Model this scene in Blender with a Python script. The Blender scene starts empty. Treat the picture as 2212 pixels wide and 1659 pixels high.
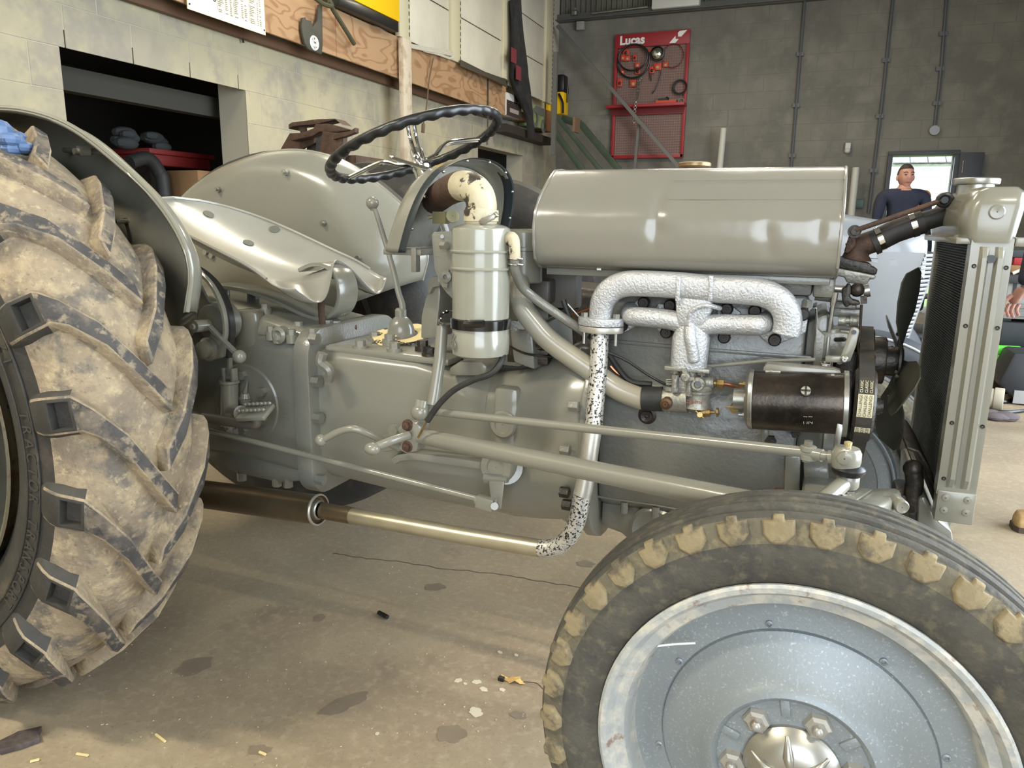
import bpy, bmesh, math, random
from mathutils import Vector, Matrix
random.seed(7)
scene = bpy.context.scene
COL = scene.collection
# ------------------------------------------------------------------ camera
CAM = Vector((1.7482, -1.5728, 1.0496)); YAW, PIT, ROL, F = 0.3810, 0.2133, 0.0138, 1616.4
FW = Vector((-math.sin(YAW)*math.cos(PIT), math.cos(YAW)*math.cos(PIT), -math.sin(PIT)))
_rt = Vector((math.cos(YAW), math.sin(YAW), 0)); _up = _rt.cross(FW)
RT = _rt*math.cos(ROL)+_up*math.sin(ROL); UP = -_rt*math.sin(ROL)+_up*math.cos(ROL)
cd = bpy.data.cameras.new('camera'); cam = bpy.data.objects.new('camera', cd); COL.objects.link(cam)
cd.sensor_fit = 'HORIZONTAL'; cd.sensor_width = 36; cd.lens = F*36/2212; cd.clip_start = .02
cam.matrix_world = Matrix(((RT.x, UP.x, -FW.x, CAM.x), (RT.y, UP.y, -FW.y, CAM.y), (RT.z, UP.z, -FW.z, CAM.z), (0, 0, 0, 1)))
scene.camera = cam
# ------------------------------------------------------------------ world, lights, exposure
w = bpy.data.worlds.new('world'); scene.world = w; w.use_nodes = True
bg = w.node_tree.nodes['Background']; bg.inputs[0].default_value = (.80, .90, 1.0, 1); bg.inputs[1].default_value = 4.5
scene.view_settings.view_transform = 'Standard'; scene.view_settings.look = 'None'
scene.view_settings.exposure = 0.0; scene.view_settings.gamma = 1; scene.view_settings.use_curve_mapping = False
def area(name, loc, to, sx, sy, power, col):
    l = bpy.data.lights.new(name, 'AREA'); l.shape = 'RECTANGLE'; l.size = sx; l.size_y = sy; l.energy = power; l.color = col
    o = bpy.data.objects.new(name, l); COL.objects.link(o); o.location = loc
    o.rotation_euler = (Vector(to)-Vector(loc)).to_track_quat('-Z', 'Y').to_euler(); return o
WARM = (1.0, .91, .72); COOL = (.82, .91, 1.0)
LAMPS = [(-.75, -2.4, 4.15, 170), (3.4, -2.6, 4.15, 75), (-.6, 2.9, 4.15, 65), (1.6, 3.1, 4.15, 40), (.6, 6.6, 4.15, 90)]
for x, y, z, p in LAMPS:
    area('tube_light', (x, y, z-.07), (x, y, 0), 1.2, .12, p, WARM)
area('door_daylight', (3.1, -4.9, 2.0), (3.0, 0, 1.0), 3.5, 3.4, 115, COOL)
area('side_daylight', (5.05, 1.3, 1.75), (0, 1.3, .9), 5.6, 3.4, 480, COOL)
# ------------------------------------------------------------------ helpers
def ray(px, py): return FW + RT*((px-1106)/F) - UP*((py-829.5)/F)
def A(px, py, Y):                       # point seen at a pixel, on the plane Y (metres)
    d = ray(px, py); return CAM + d*((Y-CAM.y)/d.y)
def AX(px, py, X):
    d = ray(px, py); return CAM + d*((X-CAM.x)/d.x)
def AZ(px, py, Z=0.0):
    d = ray(px, py); return CAM + d*((Z-CAM.z)/d.z)
def pxr(p, w): return w*((Vector(p)-CAM).dot(FW))/F     # width in pixels to metres at a point
def z4(x, y, Y): return A(x/2.962, 540+y/2.962, Y)
def z5(x, y, Y): return A(680+x/2.962, 540+y/2.962, Y)
def z6(x, y, Y): return A(1400+x/2.724, 540+y/2.724, Y)
def zm(x, y, Y): return A(1240+x/3.814, 560+y/3.814, Y)
def za(x, y, Y): return A(860+x/3.456, 320+y/3.456, Y)
def zr(x, y, Y): return A(1800+x/4.148, 300+y/4.148, Y)
def zt(x, y, Y): return A(680+x/2.962, y/2.962, Y)
V = Vector
def sp(pts, n=8, closed=False):
    P = [V(p) for p in pts]; out = []; m = len(P)
    for i in range(m if closed else m-1):
        if closed: a, b, c, d = P[i-1], P[i], P[(i+1) % m], P[(i+2) % m]
        else: a, b, c, d = P[max(i-1, 0)], P[i], P[i+1], P[min(i+2, m-1)]
        for k in range(n):
            t = k/n
            out.append(.5*((2*b)+(c-a)*t+(2*a-5*b+4*c-d)*t*t+(3*b-a-3*c+d)*t**3))
    if not closed: out.append(P[-1])
    return out
def frame(ax):
    ax = V(ax).normalized(); h = V((0, 0, 1)) if abs(ax.z) < .9 else V((1, 0, 0))
    u = ax.cross(h).normalized(); return ax, u, ax.cross(u)
class B:
    def __init__(s): s.bm = bmesh.new(); s.mi = 0
    def f(s, vs):
        try:
            fc = s.bm.faces.new(vs); fc.material_index = s.mi; return fc
        except ValueError: return None
    def v(s, p): return s.bm.verts.new(p)
    def loft(s, rings, closed=True, caps=True, loop=False):
        R = [[s.v(p) for p in r] for r in rings]; n = len(R[0])
        for i in range(len(R) if loop else len(R)-1):
            a, b = R[i], R[(i+1) % len(R)]
            for j in range(n if closed else n-1):
                k = (j+1) % n; s.f((a[j], a[k], b[k], b[j]))
        if caps and closed and not loop: s.f(R[0][::-1]); s.f(R[-1])
        return s
    def tube(s, pts, r, n=12, caps=True, loop=False, squash=None):
        P = [V(p) for p in pts]; m = len(P); rings = []; u = None
        for i, p in enumerate(P):
            if loop: t = P[(i+1) % m]-P[i-1]
            else: t = P[min(i+1, m-1)]-P[max(i-1, 0)]
            t.normalize()
            if u is None: u = frame(t)[1]
            u = (u-t*u.dot(t)).normalized(); w_ = t.cross(u)
            rr = r[i] if isinstance(r, (list, tuple)) else r
            rings.append([p+(u*math.cos(2*math.pi*k/n)+w_*math.sin(2*math.pi*k/n))*rr for k in range(n)])
        return s.loft(rings, True, caps, loop)
    def cyl(s, a, b, r, r2=None, n=16, caps=True): return s.tube([a, b], [r, r if r2 is None else r2], n, caps)
    def lathe(s, o, ax, prof, n=32, a0=0, a1=2*math.pi, caps=False, u=None):
        o = V(o); ax, uu, w_ = frame(ax)
        if u is not None: uu = V(u); w_ = ax.cross(uu)
        full = abs(a1-a0-2*math.pi) < 1e-6; rings = []
        for k in range(n if full else n+1):
            a = a0+(a1-a0)*k/n; d = uu*math.cos(a)+w_*math.sin(a)
            rings.append([o+d*r+ax*h for r, h in prof])
        return s.loft(rings, False, caps, full)
    def prism(s, poly, vec):
        vec = V(vec); return s.loft([[V(p) for p in poly], [V(p)+vec for p in poly]])
    def pp(s, pts, y0, y1): return s.prism([V((p[0], y0, p[2] if len(p) > 2 else p[1])) for p in pts], (0, y1-y0, 0))
    def box(s, c, d, rot=None):
        c = V(c); x, y, z = (V(d)/2)[:]; M = rot or Matrix.Identity(3)
        if len(M) == 4: M = M.to_3x3()
        q = [c+M@V((sx*x, sy*y, z_*z)) for z_ in (-1, 1) for sx, sy in ((-1, -1), (1, -1), (1, 1), (-1, 1))]
        return s.loft([q[:4], q[4:]])
    def bar(s, a, b, w_, h, up=(0, 0, 1)):
        a, b = V(a), V(b); t = (b-a).normalized(); sd = t.cross(V(up)).normalized(); u = sd.cross(t)
        q = [sd*i*w_/2+u*j*h/2 for i, j in ((-1, -1), (1, -1), (1, 1), (-1, 1))]
        return s.loft([[a+d for d in q], [b+d for d in q]])
    def strip(s, pts, w_, h, up):
        P = [V(p) for p in pts]; rings = []
        for i, p in enumerate(P):
            t = (P[min(i+1, len(P)-1)]-P[max(i-1, 0)]).normalized(); u = V(up); u = (u-t*u.dot(t)).normalized(); sd = t.cross(u)
            rings.append([p+sd*a*w_/2+u*b*h/2 for a, b in ((-1, -1), (1, -1), (1, 1), (-1, 1))])
        return s.loft(rings)
    def hex(s, p, ax, r, h):
        p = V(p); ax = V(ax).normalized(); s.tube([p, p+ax*h], r, 6); return s
    def ball(s, c, r, n=14, sc=(1, 1, 1)):
        c = V(c); m = max(6, n//2)
        rings = [[c+V((math.sin(math.pi*i/m)*math.cos(2*math.pi*k/n)*r*sc[0], math.sin(math.pi*i/m)*math.sin(2*math.pi*k/n)*r*sc[1], math.cos(math.pi*i/m)*r*sc[2])) for k in range(n)] for i in range(1, m)]
        R = [[s.v(p) for p in g] for g in rings]; t = s.v(c+V((0, 0, r*sc[2]))); b = s.v(c-V((0, 0, r*sc[2])))
        for i in range(len(R)-1):
            for j in range(n): s.f((R[i][j], R[i+1][j], R[i+1][(j+1) % n], R[i][(j+1) % n]))
        for j in range(n): s.f((t, R[0][j], R[0][(j+1) % n])); s.f((b, R[-1][(j+1) % n], R[-1][j]))
        return s
    def mesh(s, name, bevel=0, seg=2, ang=35, recalc=True):
        bm = s.bm
        if recalc: bmesh.ops.recalc_face_normals(bm, faces=bm.faces)
        if bevel:
            es = [e for e in bm.edges if len(e.link_faces) == 2 and e.calc_face_angle(0) > math.radians(30)]
            bmesh.ops.bevel(bm, geom=es, offset=bevel, segments=seg, profile=.5, affect='EDGES', clamp_overlap=True)
        me = bpy.data.meshes.new(name); bm.to_mesh(me); bm.free()
        me.polygons.foreach_set('use_smooth', [True]*len(me.polygons))
        me.set_sharp_from_angle(angle=math.radians(ang)); me.update(); return me
    def obj(s, name, mat, parent=None, bevel=0, seg=2, ang=35, label=None, recalc=True):
        return link(name, s.mesh(name, bevel, seg, ang, recalc), mat, parent, label)
def link(name, me, mat, parent=None, label=None):
    o = bpy.data.objects.new(name, me); COL.objects.link(o)
    if mat is not None and not me.materials:
        for m in (mat if isinstance(mat, (list, tuple)) else [mat]): me.materials.append(m)
    if parent is not None: o.parent = parent
    if label: o['label'] = label
    return o
def tag(o, label, cat, group=None):
    o['label'] = label; o['category'] = cat
    if group: o['group'] = group
    return o
def struct(o): o['kind'] = 'structure'; return o
def empty(name, loc=(0, 0, 0)):
    o = bpy.data.objects.new(name, None); COL.objects.link(o); o.location = loc; o.empty_display_size = .05; return o
def thing(name, label, cat, group=None, loc=(0, 0, 0)): return tag(empty(name, loc), label, cat, group)
def text(name, body, size, M, mat, parent, depth=.001, label=None, align='CENTER', xs=1, shear=0, bold=0):
    c = bpy.data.curves.new(name, 'FONT'); c.body = body; c.size = size; c.extrude = depth; c.align_x = align; c.align_y = 'CENTER'; c.shear = shear; c.offset = bold
    t = bpy.data.objects.new(name+'_tmp', c); COL.objects.link(t); dg = bpy.context.evaluated_depsgraph_get()
    me = bpy.data.meshes.new_from_object(t.evaluated_get(dg)); bpy.data.objects.remove(t); bpy.data.curves.remove(c)
    me.transform(M @ Matrix.Diagonal((xs, 1, 1, 1)))
    me.materials.clear(); return link(name, me, mat, parent, label)
def basis(o, x, y):                      # matrix with local x,y directions at o
    x = V(x).normalized(); z = x.cross(V(y)).normalized(); y = z.cross(x)
    return Matrix(((x.x, y.x, z.x, o[0]), (x.y, y.y, z.y, o[1]), (x.z, y.z, z.z, o[2]), (0, 0, 0, 1)))
# ------------------------------------------------------------------ materials
def s2l(c): return tuple((v/12.92 if v <= .04045 else ((v+.055)/1.055)**2.4) for v in [x/255 for x in c])
MATS = {}
def mat(name, col, rough=.5, metal=0., layers=(), bump=0., bs=80., coat=0., emit=0., rvar=0., stretch=None, trans=0., bdist=.004, alpha=1):
    m = bpy.data.materials.new(name); m.use_nodes = True; nt = m.node_tree; N = nt.nodes; L = nt.links; b = N['Principled BSDF']
    geo = N.new('ShaderNodeNewGeometry'); src = geo.outputs['Position']
    if stretch:
        mp = N.new('ShaderNodeMapping'); mp.inputs['Scale'].default_value = stretch; L.new(src, mp.inputs[0]); src = mp.outputs[0]
    c = s2l(col)+(1,); b.inputs['Base Color'].default_value = c; last = None
    for i, (c2, sc, lo, hi, am) in enumerate(layers):
        n = N.new('ShaderNodeTexNoise'); n.inputs['Scale'].default_value = sc; n.inputs['Detail'].default_value = 7; n.inputs['Roughness'].default_value = .62; L.new(src, n.inputs[0])
        r = N.new('ShaderNodeMapRange'); r.inputs[1].default_value = lo; r.inputs[2].default_value = hi; r.inputs[4].default_value = am; L.new(n.outputs[0], r.inputs[0])
        x = N.new('ShaderNodeMix'); x.data_type = 'RGBA'; x.inputs[6].default_value = c; x.inputs[7].default_value = s2l(c2)+(1,)
        if last: L.new(last, x.inputs[6])
        L.new(r.outputs[0], x.inputs[0]); last = x.outputs[2]
    if last: L.new(last, b.inputs['Base Color'])
    b.inputs['Roughness'].default_value = rough; b.inputs['Metallic'].default_value = metal; b.inputs['Coat Weight'].default_value = coat; b.inputs['Coat Roughness'].default_value = .12
    if rvar:
        n = N.new('ShaderNodeTexNoise'); n.inputs['Scale'].default_value = 14; L.new(src, n.inputs[0])
        r = N.new('ShaderNodeMapRange'); r.inputs[1].default_value = .3; r.inputs[2].default_value = .7; r.inputs[3].default_value = rough-rvar; r.inputs[4].default_value = rough+rvar; L.new(n.outputs[0], r.inputs[0]); L.new(r.outputs[0], b.inputs['Roughness'])
    if bump:
        n = N.new('ShaderNodeTexNoise'); n.inputs['Scale'].default_value = bs; n.inputs['Detail'].default_value = 4; L.new(src, n.inputs[0])
        bn = N.new('ShaderNodeBump'); bn.inputs['Strength'].default_value = bump; bn.inputs['Distance'].default_value = bdist; L.new(n.outputs[0], bn.inputs['Height']); L.new(bn.outputs[0], b.inputs['Normal'])
    if emit: b.inputs['Emission Color'].default_value = c; b.inputs['Emission Strength'].default_value = emit
    if trans: b.inputs['Transmission Weight'].default_value = trans
    MATS[name] = m; return m
GREY = mat('grey_gloss_paint', (126, 124, 112), .24, 0, [((120, 118, 107), 9, .4, .7, .4)], .05, 40, coat=.35)
GREYC = mat('grey_painted_casting', (118, 117, 108), .28, 0, [((109, 108, 100), 12, .4, .65, .6)], .22, 170, coat=.35)
GREYD = mat('shaded_grey_block', (106, 106, 100), .34, 0, [((96, 96, 91), 10, .4, .65, .7)], .35, 130, coat=.25)  # same grey tractor paint, darkened in colour for the shade under the tank
GREYTANK = mat('dented_grey_tank_paint', (126, 123, 113), .25, 0, [((120, 117, 108), 6, .4, .65, .4)], .30, 7, coat=.45, bdist=.010)
SILVER = mat('silver_heat_paint', (186, 187, 188), .42, .5, [((166, 167, 168), 40, .4, .7, .6)], .85, 240, bdist=.003)
GALV = mat('galvanised_wheel_paint', (128, 135, 139), .46, .3, [((172, 178, 182), 260, .57, .68, .8), ((126, 133, 137), 7, .45, .7, .6)], .10, 240)
GALVE = mat('worn_rim_paint', (160, 164, 164), .5, .2, [((196, 192, 180), 30, .45, .6, .8), ((128, 92, 62), 42, .60, .70, .75)], .3, 120)
CHROME = mat('chrome', (225, 225, 222), .08, 1.)
STEEL = mat('bare_steel', (168, 166, 158), .34, .85, [((120, 116, 106), 40, .45, .7, .6)])
ALU = mat('cast_aluminium', (158, 156, 146), .45, .6, [((112, 108, 98), 50, .4, .7, .7)], .3, 200)
BLACK = mat('black_plastic', (22, 23, 24), .38, 0, coat=.1)
RUBB = mat('black_rubber', (34, 34, 33), .62, 0, [((52, 50, 46), 60, .45, .7, .6)])
DARK = mat('oily_dark_iron', (42, 39, 35), .42, .3, [((74, 62, 48), 45, .45, .65, .7)], .3, 160)
DYN = mat('dynamo_dark_steel', (74, 66, 58), .28, .75, [((36, 32, 29), 14, .4, .65, .8), ((96, 84, 68), 26, .58, .72, .5)], .08, 200)
RUST = mat('rusty_brown_iron', (84, 62, 48), .7, .2, [((58, 44, 37), 35, .4, .6, .8), ((120, 84, 58), 70, .55, .7, .6)], .4, 150)
COPPER = mat('copper_pipe', (186, 122, 88), .35, .9)
BRASS = mat('brass', (164, 138, 88), .34, .85, [((120, 96, 58), 80, .45, .65, .7)])
CREAM = mat('flaking_cream_paint', (180, 170, 142), .5, 0, [((194, 186, 160), 40, .4, .6, .6), ((58, 50, 44), 26, .57, .61, 1)], .25, 80)
PIPE = mat('worn_silver_exhaust_paint', (190, 187, 178), .38, .6, [((166, 161, 148), 20, .4, .65, .6)], .06, 90)
PIPEW = mat('flaking_silver_exhaust_paint', (194, 191, 183), .40, .5, [((36, 34, 32), 190, .54, .56, 1)], .1, 90)
BRONZE = mat('heat_tinted_silencer', (128, 114, 92), .32, .8, [((108, 94, 72), 9, .35, .65, .8)], .04, 60)
TYREM = mat('muddy_tyre_tread', (142, 127, 104), .9, 0, [((112, 100, 86), 9, .4, .62, .8), ((164, 148, 118), 22, .5, .64, .8), ((88, 84, 79), 13, .52, .62, .85), ((178, 162, 130), 75, .56, .68, .6), ((86, 76, 66), 110, .60, .68, .6)], .7, 70, bdist=.006)
TYRED = mat('worn_dark_lug_rubber', (70, 67, 64), .78, 0, [((50, 48, 47), 20, .4, .6, .7), ((140, 126, 104), 44, .52, .62, .8), ((120, 108, 92), 12, .52, .62, .6)], .4, 160)
TYRES = mat('black_tyre_sidewall', (44, 43, 40), .66, 0, [((60, 56, 50), 18, .45, .65, .7), ((92, 80, 64), 9, .6, .74, .6)], .3, 120)
FTYRE = mat('old_front_tyre_rubber', (76, 73, 65), .82, 0, [((54, 53, 50), 14, .4, .62, .8), ((104, 97, 78), 50, .52, .66, .6)], .4, 130)
FTYREM = mat('muddy_front_tyre_shoulder', (124, 112, 86), .9, 0, [((142, 128, 98), 34, .45, .65, .8), ((80, 75, 64), 40, .5, .62, .8)], .5, 120)
FLOORM = mat('concrete_floor', (148, 134, 110), .72, 0, [((136, 121, 100), 1.3, .4, .62, .9), ((160, 147, 122), 4, .5, .7, .55), ((118, 104, 88), 3.1, .60, .68, .6), ((166, 153, 128), 45, .5, .66, .5), ((112, 99, 84), 120, .56, .68, .55), ((80, 70, 60), 160, .68, .74, .6)], .25, 60)
WALLM = mat('painted_block_wall', (168, 160, 134), .85, 0, [((150, 144, 128), 1.6, .42, .58, .9), ((134, 129, 122), 3.4, .5, .62, .6), ((180, 170, 136), 2.3, .55, .7, .6)], .3, 40)
WALLB = mat('grey_block_wall', (120, 117, 108), .88, 0, [((104, 102, 95), 1.2, .42, .58, .9), ((136, 132, 122), 2.6, .5, .66, .6)], .3, 40)
PLY = mat('plywood_face', (158, 124, 90), .6, 0, [((150, 116, 84), 3, .4, .6, .6)], .05, 60)
def grain(m, c1, c2, sc, bands, st):                      # contour figure of peeled veneer
    nt = m.node_tree; N, L = nt.nodes, nt.links; g = N.new('ShaderNodeNewGeometry'); mp = N.new('ShaderNodeMapping'); mp.inputs['Scale'].default_value = st; L.new(g.outputs['Position'], mp.inputs[0])
    n = N.new('ShaderNodeTexNoise'); n.inputs['Scale'].default_value = sc; n.inputs['Detail'].default_value = 2; n.inputs['Distortion'].default_value = .6; L.new(mp.outputs[0], n.inputs[0])
    k = N.new('ShaderNodeMath'); k.operation = 'MULTIPLY'; k.inputs[1].default_value = bands; L.new(n.outputs[0], k.inputs[0]); s_ = N.new('ShaderNodeMath'); s_.operation = 'SINE'; L.new(k.outputs[0], s_.inputs[0])
    r = N.new('ShaderNodeMapRange'); r.inputs[1].default_value = .1; r.inputs[2].default_value = .95; L.new(s_.outputs[0], r.inputs[0])
    x = N.new('ShaderNodeMix'); x.data_type = 'RGBA'; x.inputs[6].default_value = s2l(c1)+(1,); x.inputs[7].default_value = s2l(c2)+(1,); L.new(r.outputs[0], x.inputs[0]); L.new(x.outputs[2], N['Principled BSDF'].inputs['Base Color'])
grain(PLY, (162, 130, 97), (140, 105, 74), 1.5, 46, (1, 1.0, 2.4))
WHITE = mat('cream_panel_paint', (206, 200, 184), .45, 0, [((192, 186, 170), 3, .4, .65, .7)])
# ------------------------------------------------------------------ setting
PI = math.pi
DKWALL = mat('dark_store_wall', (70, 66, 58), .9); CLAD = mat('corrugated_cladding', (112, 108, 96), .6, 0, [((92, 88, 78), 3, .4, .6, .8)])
CEIL = mat('ceiling_sheet', (120, 118, 112), .8); DKGREY = mat('dark_grey_frame_paint', (58, 60, 66), .5); STGREY = mat('grey_steel_paint', (104, 104, 100), .5, .2)
JOINT = mat('mortar_joint', (168, 162, 144), .9); JOINTB = mat('grey_mortar_joint', (114, 112, 104), .9)
b = B(); b.box((2.4, 2.5, -.06), (9.6, 15, .12)); floor = struct(b.obj('floor', FLOORM))
b = B(); b.box((-3.6, 3, -.06), (2.4, 14, .12)); struct(b.obj('floor_store', FLOORM))
XW = -2.2; T = .25; OP = [(1.56, 3.02, 2.046), (7.06, 8.58, 1.97)]
b = B()
ys = [-5, OP[0][0], OP[0][1], OP[1][0], OP[1][1], 10]
for i in (0, 2, 4): b.box((XW-T/2, (ys[i]+ys[i+1])/2, 1.2), (T, ys[i+1]-ys[i], 2.4))
for y0, y1, zt_ in OP: b.box((XW-T/2, (y0+y1)/2, (zt_+2.4)/2), (T, y1-y0, 2.4-zt_))
wl = struct(b.obj('wall_left', JOINT))
# rendered lintel face and single blocks, each proud of the recessed joints
bk = B(); bk.box((0, 0, 0), (.008, .442, .2195)); blk = bk.mesh('concrete_block', .0015, 1); blk.materials.append(WALLM)
def block(me, loc, parent, sx=1, sy=1, sz=1, rz=0):
    o = bpy.data.objects.new('concrete_block', me); COL.objects.link(o); o.location = loc; o.scale = (sx, sy, sz); o.rotation_euler.z = rz; o.parent = parent; return o
for r in range(11):
    zc_ = 2.4-.1125-.225*r
    if zc_ < .05: break
    y = -.2+(.225 if r % 2 else 0)
    while y < 10:
        y0, y1 = y-.221, y+.221; segs = [(y0, min(y1, 9.99))]
        for a_, b_, zt_ in OP:
            if zc_+.0 < zt_:
                ns = []
                for p, q in segs:
                    if q <= a_ or p >= b_: ns.append((p, q))
                    else:
                        if p < a_-.03: ns.append((p, a_))
                        if q > b_+.03: ns.append((b_, q))
                segs = ns
        for p, q in segs:
            h = 1
            block(blk, (XW-.0015, (p+q)/2, zc_), wl, 1, (q-p)/.442, 1)
        y += .45
YB = 10.0
dr = A(1928, 337, YB); dl = A(2062, 335, YB); DX0, DX1, DZ = dr.x, dl.x, dr.z
b = B()
for x0, x1, z0, z1 in ((-4.7, DX0, 0, 4.05), (DX1, 7.2, 0, 4.05), (DX0, DX1, DZ, 4.05)): b.box(((x0+x1)/2, YB+.1, (z0+z1)/2), (x1-x0, .2, z1-z0))
wb = struct(b.obj('wall_back', JOINTB))
bk = B(); bk.box((0, 0, 0), (.442, .008, .2195)); blkb = bk.mesh('concrete_block', .0015, 1); blkb.materials.append(WALLB)
for r in range(18):
    zc_ = 4.0-.1125-.225*r
    x = -2.1+(.225 if r % 2 else 0)
    while x < 5.2:
        p, q = x-.221, x+.221
        if zc_ < DZ+.1 and q > DX0-.06 and p < DX1+.35:
            if p < DX0-.1: q = DX0-.06
            elif q > DX1+.4: p = DX1+.35
            else: x += .45; continue
        block(blkb, ((p+q)/2, YB+.0015, zc_), wb, (q-p)/.442, 1, 1); x += .45
# corrugated cladding above the rail
b = B(); n = 150; ring = [[], []]
for i in range(n*4+1):
    x = -4.6+11.8*i/(n*4); d = .03*(1 if (i % 4) in (1, 2) else 0); ring[0].append(V((x, YB+.02+d, 4.0))); ring[1].append(V((x, YB+.02+d, 5.4)))
b.loft(ring, False); struct(b.obj('wall_back_cladding', CLAD, recalc=False))
b = B(); b.box((2.4, 2.5, 5.05), (9.6, 15.2, .1)); struct(b.obj('ceiling', CEIL))
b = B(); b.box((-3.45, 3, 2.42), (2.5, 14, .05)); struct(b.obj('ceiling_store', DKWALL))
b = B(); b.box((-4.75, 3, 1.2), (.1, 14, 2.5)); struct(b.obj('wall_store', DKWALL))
b = B()
for y0, y1, z0, z1 in ((-5, -1.6, 0, 5), (4.15, 10.2, 0, 5), (-1.6, 4.15, 3.55, 5)): b.box((5.25, (y0+y1)/2, (z0+z1)/2), (.2, y1-y0, z1-z0))
struct(b.obj('wall_right', WALLB))
b = B()
for x0, x1, z0, z1 in ((-2.4, 1.3, 0, 5), (4.9, 5.3, 0, 5), (1.3, 4.9, 3.8, 5)): b.box(((x0+x1)/2, -5.1, (z0+z1)/2), (x1-x0, .2, z1-z0))
struct(b.obj('wall_front', WALLM))
b = B(); b.box((-2.3, 2.5, 3.7), (.2, 15, 2.6)); struct(b.obj('wall_left_upper', WHITE))
# door in the back wall
b = B(); fw_ = .055
b.box((DX0-fw_/2, YB-.01, DZ/2), (fw_, .14, DZ)); b.box((DX1+fw_/2, YB-.01, DZ/2), (fw_, .14, DZ)); b.box(((DX0+DX1)/2, YB-.01, DZ+fw_/2), (DX1-DX0+2*fw_, .14, fw_))
d1 = struct(b.obj('door_1', DKGREY, bevel=.004))
b = B(); b.box((DX1+.19, YB-.06, DZ/2), (.27, .05, DZ+.04)); b.obj('door_leaf', DKGREY, d1, bevel=.004)
b = B(); b.cyl((DX1+.10, YB-.085, 1.75), (DX1+.10, YB-.085, 1.9), .008, n=8); b.obj('door_handle', STEEL, d1)
# rail below the cladding
zr_ = A(1195, 45, YB).z
b = B(); b.box((2.3, YB-.06, zr_), (9.4, .10, .10)); b.box((2.3, YB-.14, zr_-.04), (9.4, .10, .012)); struct(b.obj('trim_1', STGREY, bevel=.003))
# outside: grass, house with tiled roof
GRASS = mat('lawn_grass', (132, 160, 80), .9, 0, [((108, 140, 60), 6, .4, .6, .8)]); TILE = mat('roof_tile', (150, 146, 146), .8, 0, [((120, 116, 118), 8, .4, .6, .7)]); HWALL = mat('white_house_render', (240, 240, 242), .8)
b = B(); b.box((16, 40.3, -.2), (70, 60, .1)); struct(b.obj('ground_lawn', GRASS))
b = B(); b.box((2.3, -16, -.12), (30, 21.6, .1)); b.box((17.2, 0, -.12), (20, 22, .1)); struct(b.obj('ground_yard', FLOORM))
hs = thing('house', 'white rendered house with tiled roof seen outside through the doorway', 'house', loc=(0, 0, 0))
YH = 40.0
eave = A(1990, 358, YH).z
b = B(); b.box((13, YH+2, eave/2-.1), (34, 4, eave)); b.obj('wall', HWALL, hs)
b = B(); b.box((13, YH-.25, eave), (34, .2, .30)); b.obj('gutter', HWALL, hs, bevel=.02)
b = B(); p0 = A(2004, 362, YH-.1); b.cyl((p0.x, YH-.1, -.1), (p0.x, YH-.1, eave), .12, n=10); b.obj('downpipe', HWALL, hs)
tm = B(); tm.box((0, 0, 0), (.72, .85, .06)); tme = tm.mesh('roof_tile', .006, 1); tme.materials.append(TILE)
rb = B(); rb.prism([V((-4, YH-.5, eave+.04)), V((-4, YH-.5, eave-.04)), V((-4, YH+4, eave+2.7)), V((-4, YH+4, eave+2.78))], (34, 0, 0)); roof = rb.obj('roof', TILE, hs)
for r in range(5):
    for c in range(12):
        o = bpy.data.objects.new('roof_tile', tme); COL.objects.link(o); o.parent = roof
        o.location = (5.0+c*.75+(.37 if r % 2 else 0), YH-.2+r*.62, eave+.30+r*.375); o.rotation_euler.x = math.radians(31-3)
# ------------------------------------------------------------------ left side platform, plywood fascia, shelving
XB = -2.0
def zw(x, y, X=XB): return AX(640+x/3.16, y/3.16, X)       # helpers for two enlargements on the left wall
def zc(x, y, X=XB): return AX(1040+x/6.9125, 120+y/6.9125, X)
def zp(x, y, X=XB): return AX(380+x/5.53, y/5.53, X)
ZB0, ZB1 = 2.335, 2.69
SHEETS = [(-1.0, 1.44), (1.44, 3.88), (3.88, 6.62), (6.62, 7.46)]
fas = thing('plywood_fascia', 'long plywood board fascia along the raised platform edge on the left wall', 'board')
for y0, y1 in SHEETS:
    b = B(); b.box((XB-.01, (y0+y1)/2, (ZB0+ZB1)/2), (.02, y1-y0-.006, ZB1-ZB0)); b.obj('plywood_sheet', PLY, fas)
b = B(); b.box((XB-.1, 3.2, ZB1-.01), (.18, 8.4, .02)); b.obj('platform_deck', PLY, fas)
b = B(); b.box((XB-.16, 3.2, ZB0-.01), (.04, 8.5, .07)); b.obj('timber_batten', mat('dark_batten', (96, 70, 50), .7), fas)
b = B(); b.box((XB-.09, 8.35, 2.20), (.18, 1.75, .10)); tag(b.obj('platform_edge', mat('dark_edge_board', (50, 42, 36), .7)), 'dark board edge of the platform below the cartons', 'board')
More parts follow.
